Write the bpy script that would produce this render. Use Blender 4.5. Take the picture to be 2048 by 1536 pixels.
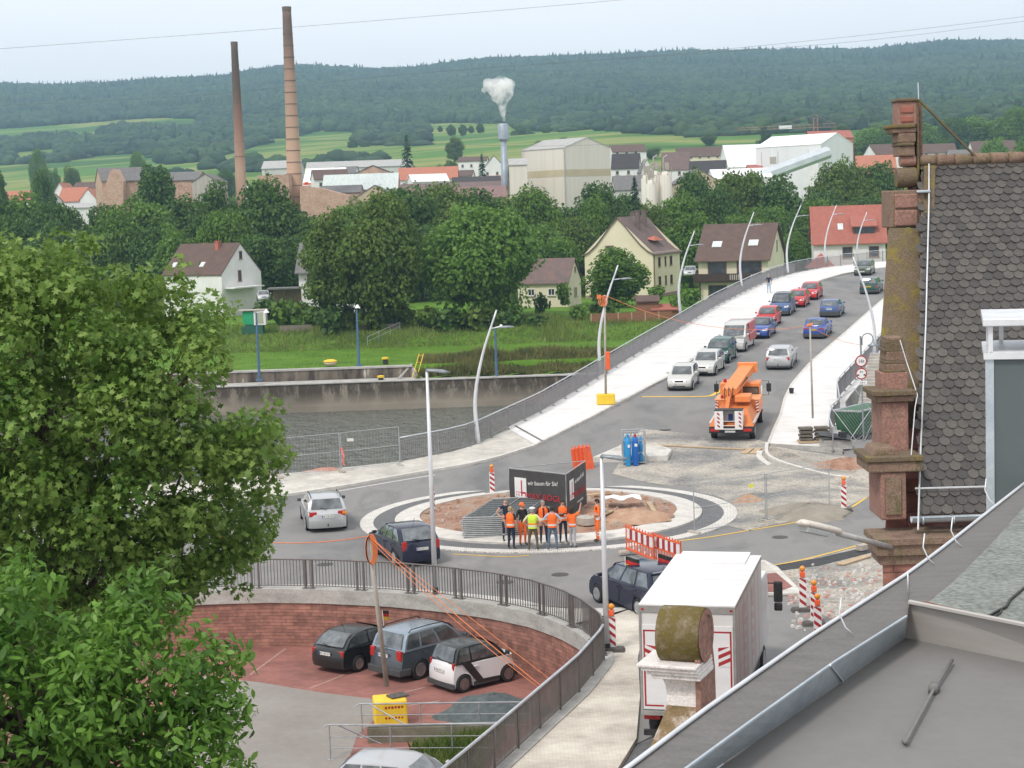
import bpy, bmesh, math, random
import numpy as np
from mathutils import Vector, Matrix, Euler
from math import sin, cos, pi, radians, atan2, sqrt, hypot
C = bpy.context.scene.collection
SC = bpy.context.scene
for o in list(bpy.data.objects): bpy.data.objects.remove(o)
R_ = random.Random(7)
# ---------------------------------------------------------------- camera
F = 3500.0; H = 13.9; P = math.atan(358/3500.); RO = .034
cd = bpy.data.cameras.new('camera'); cam = bpy.data.objects.new('camera', cd); C.objects.link(cam)
cd.sensor_width = 36; cd.lens = F/2048*36; cd.clip_start = .3; cd.clip_end = 20000
cam.matrix_world = Matrix.Translation((0, 0, H)) @ Matrix.Rotation(pi/2-P, 4, 'X') @ Matrix.Rotation(-RO, 4, 'Z')
SC.camera = cam
# ---------------------------------------------------------------- world, sun, exposure
SUN_EL, SUN_AZ = radians(52), radians(215)      # azimuth clockwise from +Y (north)
w = bpy.data.worlds.new('World'); SC.world = w; w.use_nodes = True
nt = w.node_tree; N = nt.nodes; L = nt.links
bg = N['Background']
sky = N.new('ShaderNodeTexSky'); sky.sky_type = 'NISHITA'; sky.sun_disc = False
sky.sun_elevation = SUN_EL; sky.sun_rotation = SUN_AZ; sky.air_density = 1.0; sky.dust_density = 4.0; sky.ozone_density = 1.0
tc = N.new('ShaderNodeTexCoord')
mp = N.new('ShaderNodeMapping'); mp.inputs['Scale'].default_value = (1, 1, 5)
cn = N.new('ShaderNodeTexNoise'); cn.inputs['Scale'].default_value = 3.0; cn.inputs['Detail'].default_value = 5
cr = N.new('ShaderNodeValToRGB'); cr.color_ramp.elements[0].position = .3; cr.color_ramp.elements[1].position = .75
cr.color_ramp.elements[0].color = (8.9, 8.9, 9.05, 1); cr.color_ramp.elements[1].color = (9.8, 9.75, 9.8, 1)
mx = N.new('ShaderNodeMixRGB'); mx.inputs[0].default_value = .93
L.new(tc.outputs['Generated'], mp.inputs[0]); L.new(mp.outputs[0], cn.inputs['Vector']); L.new(cn.outputs['Fac'], cr.inputs[0])
L.new(sky.outputs[0], mx.inputs[1]); L.new(cr.outputs[0], mx.inputs[2]); L.new(mx.outputs[0], bg.inputs[0])
bg.inputs[1].default_value = .1
sl = bpy.data.lights.new('sun', 'SUN'); sl.energy = 1.8; sl.angle = radians(10); sl.color = (1, .94, .87)
so = bpy.data.objects.new('sun', sl); C.objects.link(so)
sd = Vector((sin(SUN_AZ)*cos(SUN_EL), cos(SUN_AZ)*cos(SUN_EL), sin(SUN_EL)))
so.rotation_euler = sd.to_track_quat('Z', 'Y').to_euler(); so.location = (0, 0, 60)
SC.view_settings.view_transform = 'Standard'; SC.view_settings.look = 'None'
SC.view_settings.gamma = 1; SC.view_settings.use_curve_mapping = False; SC.view_settings.exposure = 0.38
SC.render.engine = 'CYCLES'; cy = SC.cycles
cy.max_bounces = 6; cy.diffuse_bounces = 3; cy.glossy_bounces = 3; cy.transparent_max_bounces = 12; cy.volume_bounces = 6
cy.transmission_bounces = 4
cy.use_denoising = True; cy.caustics_reflective = False; cy.caustics_refractive = False
# ---------------------------------------------------------------- pixel rays of the 2048x1536 photograph
def ray(px, py):
    u = (px-1024)/F; v = -(py-768)/F
    a = u*cos(RO)+v*sin(RO); b = -u*sin(RO)+v*cos(RO)
    return Vector((a, cos(P)+b*sin(P), -sin(P)+b*cos(P)))
def gz(px, py, z=0.):
    d = ray(px, py); t = (z-H)/d.z; return Vector((d.x*t, d.y*t, z))
def gd(px, py, Y):
    d = ray(px, py); t = Y/d.y; return Vector((d.x*t, Y, H+d.z*t))
def zb(Y):
    t = max(0, min(Y-84, 187)); return .075*t-.0002*t*t
def gs(px, py, off=0):
    d = ray(px, py); Y = 60
    while Y < 330 and H+d.z*Y/d.y > zb(Y)+off: Y += .1
    return Vector((d.x*Y/d.y, Y, zb(Y)+off))
def lin(c):
    if isinstance(c, str):
        c = [int(c[i:i+2], 16)/255 for i in (0, 2, 4)]
        return tuple(x/12.92 if x <= .04045 else ((x+.055)/1.055)**2.4 for x in c)
    return tuple(c)
# ---------------------------------------------------------------- materials
MATS = {}
def nn(m, t, **k):
    n = m.node_tree.nodes.new(t)
    for a, b in k.items(): setattr(n, a, b)
    return n
def base(name, rough=.7, metal=0., spec=.4):
    m = bpy.data.materials.new(name); m.use_nodes = True; MATS[name] = m
    b = m.node_tree.nodes['Principled BSDF']
    b.inputs['Roughness'].default_value = rough; b.inputs['Metallic'].default_value = metal
    b.inputs['Specular IOR Level'].default_value = spec
    return m, b
def ramp(m, fac, stops):
    r = nn(m, 'ShaderNodeValToRGB'); e = r.color_ramp.elements
    while len(e) < len(stops): e.new(.5)
    for i, (p, c) in enumerate(stops): e[i].position = p; e[i].color = (*lin(c), 1)
    m.node_tree.links.new(fac, r.inputs[0]); return r.outputs[0]
def noise(m, scale, detail=4, stretch=None, rough=.6, obj=True):
    tcn = nn(m, 'ShaderNodeTexCoord'); o = tcn.outputs['Object' if obj else 'Generated']
    if stretch:
        q = nn(m, 'ShaderNodeMapping'); q.inputs['Scale'].default_value = stretch; m.node_tree.links.new(o, q.inputs[0]); o = q.outputs[0]
    n = nn(m, 'ShaderNodeTexNoise'); n.inputs['Scale'].default_value = scale; n.inputs['Detail'].default_value = detail
    n.inputs['Roughness'].default_value = rough; m.node_tree.links.new(o, n.inputs['Vector']); return n.outputs['Fac']
def mixc(m, f, a, b, mode='MIX'):
    x = nn(m, 'ShaderNodeMixRGB', blend_type=mode); l = m.node_tree.links
    for s, v in ((0, f), (1, a), (2, b)):
        if hasattr(v, 'links') or hasattr(v, 'is_linked'): l.new(v, x.inputs[s])
        elif s == 0: x.inputs[0].default_value = v
        else: x.inputs[s].default_value = (*lin(v), 1)
    return x.outputs[0]
def bump(m, b, h, strength=.3, dist=.02):
    u = nn(m, 'ShaderNodeBump'); u.inputs['Strength'].default_value = strength; u.inputs['Distance'].default_value = dist
    m.node_tree.links.new(h, u.inputs['Height']); m.node_tree.links.new(u.outputs[0], b.inputs['Normal'])
def pm(name, c1, c2=None, scale=3., rough=.7, metal=0., bmp=0., stretch=None, c3=None, spec=.4, fine=0.):
    """plain procedural material: two or three colours over noise, optional bump"""
    if name in MATS: return MATS[name]
    m, b = base(name, rough, metal, spec); c2 = c2 or c1
    a1 = lin(c1); a2 = lin(c2)
    if a1 == a2: a1 = tuple(x*.88 for x in a1); a2 = tuple(min(1, x*1.08) for x in a2)
    n = noise(m, scale, 5, stretch)
    st = [(.32, a1), (.68, a2)] if c3 is None else [(.3, a1), (.52, a2), (.72, lin(c3))]
    col = ramp(m, n, st)
    if fine:
        n2 = noise(m, scale*14, 3); col = mixc(m, fine, col, ramp(m, n2, [(.3, (.1, .1, .1)), (.7, (.9, .9, .9))]), 'OVERLAY')
    m.node_tree.links.new(col, b.inputs['Base Color'])
    if bmp: bump(m, b, noise(m, scale*8, 3), bmp)
    return m
def paint(name, c, metal=.0, rough=.28, coat=.5):
    if name in MATS: return MATS[name]
    m, b = base(name, rough, metal); b.inputs['Coat Weight'].default_value = coat; b.inputs['Coat Roughness'].default_value = .06
    c = lin(c); n = noise(m, 1.7, 4)
    m.node_tree.links.new(ramp(m, n, [(.3, tuple(x*.95 for x in c)), (.7, c)]), b.inputs['Base Color'])
    # road dust low on the body: rougher patches
    m.node_tree.links.new(ramp(m, noise(m, 6, 4), [(.3, (rough,)*3), (.8, (min(1, rough+.07),)*3)]), b.inputs['Roughness'])
    return m
def leafm(name, dark, mid, light, trans=.25, rough=.55, clump=.35):
    if name in MATS: return MATS[name]
    m, b = base(name, rough, 0, .3); g = nn(m, 'ShaderNodeNewGeometry')
    c = ramp(m, g.outputs['Random Per Island'], [(.05, dark), (.5, mid), (.97, light)])
    c = mixc(m, .42, c, ramp(m, noise(m, clump, 3), [(.38, dark), (.62, light)]))  # lit and dark foliage clumps put into the colour by noise
    l = m.node_tree.links; l.new(c, b.inputs['Base Color'])
    t = nn(m, 'ShaderNodeBsdfTranslucent'); l.new(mixc(m, .5, c, light), t.inputs[0])
    s = nn(m, 'ShaderNodeMixShader'); s.inputs[0].default_value = trans
    l.new(b.outputs[0], s.inputs[1]); l.new(t.outputs[0], s.inputs[2]); l.new(s.outputs[0], m.node_tree.nodes['Material Output'].inputs[0])
    return m
def bricks(name, c1, c2, mortar, bw, bh, msize=.02, rough=.85, off=.5, axis='XZ', bmp=.5, var=.35, ns=6):
    if name in MATS: return MATS[name]
    m, b = base(name, rough); l = m.node_tree.links
    tcn = nn(m, 'ShaderNodeTexCoord'); sp = nn(m, 'ShaderNodeSeparateXYZ'); cb = nn(m, 'ShaderNodeCombineXYZ')
    l.new(tcn.outputs['UV' if axis == 'UV' else 'Object'], sp.inputs[0])
    if axis == 'XZ+': 
        ad = nn(m, 'ShaderNodeMath', operation='ADD'); l.new(sp.outputs[0], ad.inputs[0]); l.new(sp.outputs[1], ad.inputs[1]); l.new(ad.outputs[0], cb.inputs[0]); l.new(sp.outputs[2], cb.inputs[1])
    else:
        ia, ib = {'XZ': (0, 2), 'YZ': (1, 2), 'XY': (0, 1), 'UV': (0, 1)}[axis]
        l.new(sp.outputs[ia], cb.inputs[0]); l.new(sp.outputs[ib], cb.inputs[1])
    br = nn(m, 'ShaderNodeTexBrick'); br.offset = off; l.new(cb.outputs[0], br.inputs['Vector'])
    br.inputs['Color1'].default_value = (*lin(c1), 1); br.inputs['Color2'].default_value = (*lin(c2), 1); br.inputs['Mortar'].default_value = (*lin(mortar), 1)
    br.inputs['Scale'].default_value = 1; br.inputs['Mortar Size'].default_value = msize; br.inputs['Brick Width'].default_value = bw; br.inputs['Row Height'].default_value = bh
    n = noise(m, ns, 5); col = mixc(m, var, br.outputs[0], ramp(m, n, [(.3, (.15, .15, .15)), (.7, (.85, .85, .85))]), 'OVERLAY')
    l.new(col, b.inputs['Base Color'])
    if bmp:
        mm = mixc(m, .4, br.outputs['Fac'], n); iv = nn(m, 'ShaderNodeInvert'); l.new(mm, iv.inputs[1]); bump(m, b, iv.outputs[0], bmp, .02)
    return m
# ---------------------------------------------------------------- mesh builder
class MB:
    def __init__(s): s.v = []; s.f = []; s.m = []; s.uv = None
    def add(s, v, f, mi=0, M=None):
        o = len(s.v)
        if M is not None: v = [tuple(M @ Vector(p)) for p in v]
        s.v += [tuple(p) for p in v]; s.f += [tuple(i+o for i in q) for q in f]; s.m += [mi]*len(f); return s
    def box(s, c, d, mi=0, rz=0, M=None, taper=None):
        x, y, z = d[0]/2, d[1]/2, d[2]/2; tx, ty = taper or (1, 1)
        v = [(-x, -y, -z), (x, -y, -z), (x, y, -z), (-x, y, -z), (-x*tx, -y*ty, z), (x*tx, -y*ty, z), (x*tx, y*ty, z), (-x*tx, y*ty, z)]
        f = [(3, 2, 1, 0), (4, 5, 6, 7), (0, 1, 5, 4), (1, 2, 6, 5), (2, 3, 7, 6), (3, 0, 4, 7)]
        T = Matrix.Translation(c) @ Matrix.Rotation(rz, 4, 'Z')
        if M is not None: T = M @ T
        return s.add(v, f, mi, T)
    def bb(s, x0, x1, y0, y1, z0, z1, mi=0): return s.box(((x0+x1)/2, (y0+y1)/2, (z0+z1)/2), (x1-x0, y1-y0, z1-z0), mi)
    def quad(s, *p, mi=0): return s.add(p, [tuple(range(len(p)))], mi)
    def prism(s, poly, a, b, axis='z', mi=0, M=None):
        n = len(poly); P3 = {'z': lambda p, h: (p[0], p[1], h), 'y': lambda p, h: (p[0], h, p[1]), 'x': lambda p, h: (h, p[0], p[1])}[axis]
        v = [P3(p, a) for p in poly]+[P3(p, b) for p in poly]
        f = [tuple(range(n-1, -1, -1)), tuple(range(n, 2*n))]+[(i, (i+1) % n, n+(i+1) % n, n+i) for i in range(n)]
        return s.add(v, f, mi, M)
    def tube(s, pts, r, n=6, mi=0, cap=True, M=None, closed=False):
        pts = [Vector(p) for p in pts]; k = len(pts); rs = r if isinstance(r, (list, tuple)) else [r]*k
        v = []; f = []; up = None
        for i, p in enumerate(pts):
            a = pts[i-1] if i or closed else p; b = pts[(i+1) % k] if i < k-1 or closed else p
            d = (b-a).normalized() if (b-a).length > 1e-9 else Vector((0, 0, 1))
            if up is None: up = Vector((0, 0, 1)) if abs(d.z) < .9 else Vector((1, 0, 0))
            sx = d.cross(up)
            if sx.length < 1e-6: sx = d.cross(Vector((0, 1, 0)))
            sx.normalize(); up = sx.cross(d).normalized()
            for j in range(n):
                t = 2*pi*j/n+pi/n; v.append(p+(sx*cos(t)+up*sin(t))*rs[i])
        for i in range(k if closed else k-1):
            for j in range(n):
                i2 = (i+1) % k; f.append((i*n+j, i2*n+j, i2*n+(j+1) % n, i*n+(j+1) % n))
        if cap and not closed: f += [tuple(range(n)), tuple((k-1)*n+j for j in range(n-1, -1, -1))]
        return s.add(v, f, mi, M)
    def lathe(s, prof, n=16, mi=0, M=None, c=(0, 0, 0)):
        v = []; f = []; k = len(prof)
        for r, z in prof:
            for j in range(n): v.append((c[0]+r*cos(2*pi*j/n), c[1]+r*sin(2*pi*j/n), c[2]+z))
        for i in range(k-1):
            for j in range(n): f.append((i*n+j, i*n+(j+1) % n, (i+1)*n+(j+1) % n, (i+1)*n+j))
        f += [tuple(range(n-1, -1, -1)), tuple((k-1)*n+j for j in range(n))]
        return s.add(v, f, mi, M)
    def grid(s, rows, mi=0, M=None, close=False):
        n = len(rows[0]); v = [p for r in rows for p in r]; f = []
        for i in range(len(rows)-1):
            for j in range(n-1 if not close else n): f.append((i*n+j, i*n+(j+1) % n, (i+1)*n+(j+1) % n, (i+1)*n+j))
        return s.add(v, f, mi, M)
    def cyl(s, a, b, r, n=12, mi=0, M=None): return s.tube([a, b], r, n, mi, True, M)
    def build(s, name, mats, parent=None, smooth=False, loc=None, auto=None, bevel=0):
        me = bpy.data.meshes.new(name); me.from_pydata(s.v, [], s.f)
        if not isinstance(mats, (list, tuple)): mats = [mats]
        for x in mats: me.materials.append(x)
        if len(mats) > 1: me.polygons.foreach_set('material_index', s.m)
        if smooth: me.polygons.foreach_set('use_smooth', [True]*len(s.f))
        me.update()
        if auto is not None:
            me.polygons.foreach_set('use_smooth', [True]*len(s.f)); me.set_sharp_from_angle(angle=radians(auto))
        o = bpy.data.objects.new(name, me); C.objects.link(o)
        if parent is not None: o.parent = parent
        if loc is not None: o.location = loc
        if bevel:
            bv = o.modifiers.new('b', 'BEVEL'); bv.width = bevel; bv.segments = 2; bv.limit_method = 'ANGLE'
        return o
def tag(o, label=None, cat=None, group=None, kind=None):
    for k, v in (('label', label), ('category', cat), ('group', group), ('kind', kind)):
        if v: o[k] = v
    return o
def root(name, label, cat, loc=(0, 0, 0), rz=0, group=None, M=None):
    o = bpy.data.objects.new(name, None); C.objects.link(o)
    if M is not None: o.matrix_world = M
    else: o.location = loc; o.rotation_euler = (0, 0, rz)
    return tag(o, label, cat, group)
def struct(o): o['kind'] = 'structure'; return o
def copy_tree(o, parent=None):
    c = o.copy(); C.objects.link(c)
    if parent is not None: c.parent = parent
    for ch in KIDS.get(o.name, []) or [x for x in o.children]: copy_tree(ch, c)
    return c
KIDS = {}
def raw(name, V, Fc, mats, parent=None, smooth=False, k=4):
    """fast mesh from numpy: V (n,3), Fc (m,k)"""
    me = bpy.data.meshes.new(name); me.vertices.add(len(V)); me.vertices.foreach_set('co', np.asarray(V, np.float32).ravel())
    m = len(Fc); me.loops.add(m*k); me.loops.foreach_set('vertex_index', np.asarray(Fc, np.int32).ravel())
    me.polygons.add(m); me.polygons.foreach_set('loop_start', np.arange(0, m*k, k, dtype=np.int32)); 
    try: me.polygons.foreach_set('loop_total', np.full(m, k, np.int32))
    except Exception: pass
    if smooth: me.polygons.foreach_set('use_smooth', np.ones(m, bool))
    for x in (mats if isinstance(mats, (list, tuple)) else [mats]): me.materials.append(x)
    me.update(calc_edges=True); me.validate()
    o = bpy.data.objects.new(name, me); C.objects.link(o)
    if parent is not None: o.parent = parent
    return o
def text(s, size, mat, parent, M, name='lettering', depth=.004, sx=1., shear=0., align='CENTER'):
    c = bpy.data.curves.new('t', 'FONT'); c.body = s; c.size = size; c.align_x = align; c.align_y = 'CENTER'; c.extrude = depth; c.shear = shear; c.resolution_u = 3
    t = bpy.data.objects.new('t', c); C.objects.link(t); me = bpy.data.meshes.new_from_object(t); bpy.data.objects.remove(t)
    me.transform(M @ Matrix.Diagonal((sx, 1, 1, 1))); me.materials.clear(); me.materials.append(mat); me.name = name
    o = bpy.data.objects.new(name, me); C.objects.link(o); o.parent = parent; return o
def resamp(pts, step):
    pts = [Vector(p) for p in pts]; out = [pts[0]]; acc = 0
    for a, b in zip(pts, pts[1:]):
        L_ = (b-a).length; t = step-acc
        while t <= L_: out.append(a.lerp(b, t/L_)); t += step
        acc = L_-(t-step)
    if (out[-1]-pts[-1]).length > .02: out.append(pts[-1])
    return out
def spline(pts, n=6):
    pts = [Vector(p) for p in pts]; q = [pts[0]*2-pts[1]]+pts+[pts[-1]*2-pts[-2]]; out = []
    for i in range(1, len(q)-2):
        a, b, c, d = q[i-1:i+3]
        for k in range(n):
            t = k/n; out.append(.5*((2*b)+(c-a)*t+(2*a-5*b+4*c-d)*t*t+(-a+3*b-3*c+d)*t**3))
    return out+[pts[-1]]
def offset(pts, d):
    out = []
    for i, p in enumerate(pts):
        a = pts[max(0, i-1)]; b = pts[min(len(pts)-1, i+1)]; t = (b-a).xy.normalized(); out.append(Vector((p.x-t.y*d, p.y+t.x*d, p.z)))
    return out
def strip(mb, A, B, mi=0): return mb.grid([[tuple(p) for p in A], [tuple(p) for p in B]], mi)
def interp(tab, y):
    return float(np.interp(y, [t[0] for t in tab], [t[1] for t in tab]))
HAZE = .00019
# ================================================================ SETTING
# far terrain: valley floor, meadows and wooded hills
DT = [(0, -4.2), (172, -4.2), (175.5, -4.2), (175.85, -1.8), (196, -1.6), (203, -.4), (212, .4), (230, .2), (260, 0), (400, 2), (500, 7), (600, 13), (700, 22), (800, 31), (1000, 46), (1200, 61), (1500, 85), (1700, 103), (2200, 165), (3000, 262), (3600, 268), (4500, 200)]
def vnoise(x, y, s, seed=0):
    """smooth value noise, numpy"""
    x = np.asarray(x)/s+seed*17.3; y = np.asarray(y)/s-seed*9.1
    xi = np.floor(x); yi = np.floor(y); fx = x-xi; fy = y-yi; fx = fx*fx*(3-2*fx); fy = fy*fy*(3-2*fy)
    def h(a, b): 
        t = np.sin(a*127.1+b*311.7+seed*74.7)*43758.5453; return t-np.floor(t)
    return (h(xi, yi)*(1-fx)+h(xi+1, yi)*fx)*(1-fy)+(h(xi, yi+1)*(1-fx)+h(xi+1, yi+1)*fx)*fy
RIDGE = [(0, 166), (120, 172), (250, 168), (330, 160), (480, 152), (520, 143), (600, 132), (760, 138), (850, 136), (1000, 118), (1200, 112), (1400, 104), (1600, 101), (1750, 100), (1900, 84), (2048, 82)]
def terr(X, Y):
    X = np.asarray(X, float); Y = np.asarray(Y, float)
    z = np.interp(Y, [a for a, b in DT], [b for a, b in DT])
    far = np.clip((Y-1500)/1500, 0, 1)**1.3
    px = 1024+X/np.maximum(Y, 1)*F
    ry = np.interp(px, [a for a, b in RIDGE], [b for a, b in RIDGE])
    # ridge height asked for by the skyline (at 3000 m)
    zr = H+((768-ry)-358-(px-1024)*.034*-1*-1+0*px)/F*3000
    zr = H+((410+RO*-(px-1024))-ry)/F*3000
    z = z+(zr-12-262)*far
    mid = np.clip((Y-450)/500, 0, 1)*np.clip((2600-Y)/800, 0, 1)
    z = z+mid*(-14*np.clip((900-px)/900, -.4, 1)+10*(vnoise(X, Y, 420, 3)-.5))*1.0
    return z
def tz(X, Y): return float(terr(X, Y))
g_grass = None
m, b = base('valley_ground', .95, 0, .1); g_ground = m
pos = nn(m, 'ShaderNodeNewGeometry'); l = m.node_tree.links
n1 = nn(m, 'ShaderNodeTexNoise'); n1.inputs['Scale'].default_value = .0042; n1.inputs['Detail'].default_value = 2
mpp = nn(m, 'ShaderNodeMapping'); mpp.inputs['Scale'].default_value = (1, 2.6, 1); mpp.inputs['Rotation'].default_value = (0, 0, .25)
l.new(pos.outputs['Position'], mpp.inputs[0]); l.new(mpp.outputs[0], n1.inputs['Vector'])
c1 = ramp(m, n1.outputs['Fac'], [(.36, (.045, .115, .02)), (.44, (.10, .19, .03)), (.5, (.24, .25, .075)), (.56, (.09, .19, .03)), (.68, (.055, .13, .025))])
n2 = nn(m, 'ShaderNodeTexNoise'); n2.inputs['Scale'].default_value = .35; n2.inputs['Detail'].default_value = 6; l.new(pos.outputs['Position'], n2.inputs['Vector'])
c2 = ramp(m, n2.outputs['Fac'], [(.3, (.07, .15, .016)), (.7, (.12, .23, .028))])
sp = nn(m, 'ShaderNodeSeparateXYZ'); l.new(pos.outputs['Position'], sp.inputs[0])
mr = nn(m, 'ShaderNodeMapRange'); mr.inputs[1].default_value = 300; mr.inputs[2].default_value = 600; l.new(sp.outputs[1], mr.inputs[0])
mr2 = nn(m, 'ShaderNodeMapRange'); mr2.inputs[1].default_value = 165; mr2.inputs[2].default_value = 172; l.new(sp.outputs[1], mr2.inputs[0])
l.new(mixc(m, mr2.outputs[0], (.24, .22, .20), mixc(m, mr.outputs[0], c2, c1)), b.inputs['Base Color'])
def gridmesh(name, xs_of, Ys, mat, zf, nx, smooth=True):
    V = []
    for Y in Ys:
        x0, x1 = xs_of(Y); X = np.linspace(x0, x1, nx); V.append(np.stack([X, np.full(nx, Y), zf(X, np.full(nx, Y))], 1))
    V = np.concatenate(V); ny = len(Ys); i = np.arange(ny-1)[:, None]*nx+np.arange(nx-1)[None]; i = i.ravel()
    return raw(name, V, np.stack([i, i+1, i+nx+1, i+nx], 1), mat, None, smooth)
Ys = [-120, 0, 60, 100, 140, 165, 172.3, 172.6, 175.5, 175.85, 178, 185, 196, 199, 203, 207, 212, 230, 260]+list(range(300, 1700, 25))+list(range(1700, 4600, 100))+[6000, 9000]
def rb(X, Y):   # river bed cut into the sheet
    z = terr(X, Y); return np.where(Y < 172.5, -8.5, z)
struct(gridmesh('ground', lambda Y: (-abs(Y)*.42-160, abs(Y)*.42+160), Ys, g_ground, rb, 90))
# water
m, b = base('river_water', .12, 0, .6); b.inputs['Base Color'].default_value = (.12, .13, .11, 1); b.inputs['IOR'].default_value = 1.33
nw = noise(m, 1.1, 3, (1, .5, 1)); nw2 = noise(m, .22, 2, (1, .6, 1)); mw = mixc(m, .3, nw, nw2); bump(m, b, mw, 1., 2.6)
W = MB(); W.quad((-260, 40, -5.8), (160, 40, -5.8), (160, 171.97, -5.8), (-260, 171.97, -5.8)); struct(W.build('water', m))
# forest on the hills: one displaced canopy sheet (nobody could count it)
def forest(name, xr, Ys, dens_f, base_h, mat, nxf, seed, conifer=False):
    V = []; 
    for Y in Ys:
        x0, x1 = xr(Y); nx = nxf; X = np.linspace(x0, x1, nx)+R_.uniform(-1, 1)*(x1-x0)/nx*.5; V.append(np.stack([X, np.full(nx, Y)], 1))
    V = np.concatenate(V); rs = np.random.RandomState(seed); V += rs.uniform(-1, 1, V.shape)*[1.2, 1.2]
    z = terr(V[:, 0], V[:, 1]); d = dens_f(V[:, 0], V[:, 1])
    tree = rs.uniform(0, 1, len(V)); big = vnoise(V[:, 0], V[:, 1], 38, seed)
    z = z+np.where(d > 0, base_h*np.clip(d, 0, 1)*(.62+.25*big)+tree*base_h*.38, -6)
    z = z+np.where((rs.uniform(0, 1, len(V)) > .965) & (d > .5), rs.uniform(2, 7, len(V)), 0)
    V = np.column_stack([V, z]); nx = nxf; ny = len(Ys); i = np.arange(ny-1)[:, None]*nx+np.arange(nx-1)[None]; i = i.ravel(); Fc = np.stack([i, i+1, i+nx+1, i+nx], 1)
    keep = (d[Fc] > 0).any(1); Fc = Fc[keep]
    o = raw(name, V, Fc, mat, None, False); return o
g_for = leafm('forest_canopy', (.012, .030, .018), (.026, .055, .026), (.055, .10, .036), 0, .9, .012)
FIELDS = [[(-60, 262), (120, 250), (300, 236), (400, 238), (400, 262), (230, 262), (190, 284), (90, 282), (-60, 300)],
 [(20, 306), (110, 298), (130, 312), (30, 330)],
 [(-60, 334), (120, 326), (200, 312), (290, 306), (330, 330), (240, 352), (100, 372), (-60, 374)],
 [(560, 280), (640, 262), (715, 264), (710, 290), (850, 292), (850, 246), (1010, 247), (1060, 262), (1200, 264), (1355, 270), (1360, 292), (1300, 312), (1040, 316), (760, 322), (560, 324), (430, 330), (440, 312)]]
def inpoly(x, y, poly):
    x = np.asarray(x); y = np.asarray(y); c = np.zeros(x.shape, bool); n = len(poly)
    for i in range(n):
        x1, y1 = poly[i]; x2, y2 = poly[(i+1) % n]
        c ^= ((y1 > y) != (y2 > y)) & (x < (x2-x1)*(y-y1)/((y2-y1) or 1e-9)+x1)
    return c
def proj(X, Y, Z):
    """world -> photograph pixels (numpy)"""
    z = np.asarray(Z)-H; f = np.asarray(Y)*cos(P)-z*sin(P); v = np.asarray(Y)*sin(P)+z*cos(P)
    a = np.asarray(X)/f; b = v/f; u2 = a*cos(RO)-b*sin(RO); v2 = a*sin(RO)+b*cos(RO)
    return 1024+u2*F, 768-v2*F
def dome_trees(name, X, Y, Z, r, h, conif, mat, seed):
    rs = np.random.RandomState(seed); n = len(X); K = 6
    rings = [(.55, .0), (1., .45), (.78, .8), (.3, .98)]
    rc = [(.8, .0), (1., .2), (.5, .62), (.06, 1.)]
    V = []; ang = rs.uniform(0, 6.28, n)
    for i, ((a, z), (a2, z2)) in enumerate(zip(rings, rc)):
        for k in range(K):
            t = ang+2*pi*k/K+i*.5; rr = np.where(conif, a2*.6, a)*r*rs.uniform(.78, 1.22, n); zz = np.where(conif, z2*1.15, z)*h*rs.uniform(.9, 1.1, n)
            V.append(np.stack([X+rr*np.cos(t), Y+rr*np.sin(t), Z+zz], 1))
    V = np.stack(V, 1).reshape(-1, 3); nv = 4*K; f = []
    for i in range(3):
        for k in range(K): f.append((i*K+k, i*K+(k+1) % K, (i+1)*K+(k+1) % K, (i+1)*K+k))
    f += [(18, 19, 20, 21), (18, 21, 22, 23)]
    Fc = (np.array(f)[None]+np.arange(n)[:, None, None]*nv).reshape(-1, 4)
    return raw(name, V, Fc, mat, None, True)
def wood(name, y0, y1, sp, seed, label, rmul=.62):
    rs = np.random.RandomState(seed); X = []; Y = []; y = y0
    while y < y1:
        w_ = y*.31+30; x = np.arange(-w_, w_, sp)+rs.uniform(-.5, .5)*sp; X.append(x+rs.uniform(-.35, .35, len(x))*sp); Y.append(np.full(len(x), y)+rs.uniform(-.35, .35, len(x))*sp); y += sp
    X = np.concatenate(X); Y = np.concatenate(Y); Z = terr(X, Y); px, py = proj(X, Y, Z)
    ok = np.ones(len(X), bool)
    for f in FIELDS: ok &= ~inpoly(px, py, f)
    if y0 < 1400: ok &= (vnoise(X, Y, 60, 5)+.5*vnoise(X, Y, 17, 8) > (.42 if y0 > 1000 else .62)+np.clip((1150-Y)/900, 0, .3)) 
    X, Y, Z = X[ok], Y[ok], Z[ok]; n = len(X); big = vnoise(X, Y, 120, seed)
    con = rs.uniform(0, 1, n) < np.where(Y > 2500, .12, .02)+.25*(big > .75)
    r = sp*rmul*rs.uniform(.8, 1.7, n); h = sp*rs.uniform(.8, 1.25, n)*(1+.25*big)+np.where(con, 2.5, 0)
    if y0 < 1400: h = h*rs.uniform(.5, 1, n)
    o = dome_trees(name, X, Y, Z-1.5, r, h, con, g_for, seed); tag(o, label, 'forest', None, 'stuff'); return o
wood('hill_forest', 1500, 2300, 8.5, 11, 'dense dark green forest covering the lower hillsides behind the fields')
wood('ridge_forest', 2300, 3330, 10, 12, 'hazy blue green mixed forest covering the hills up to the skyline')
wood('hedgerow_wood', 930, 1500, 7.5, 13, 'bushy woodland and hedgerows between the bright green fields')
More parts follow.
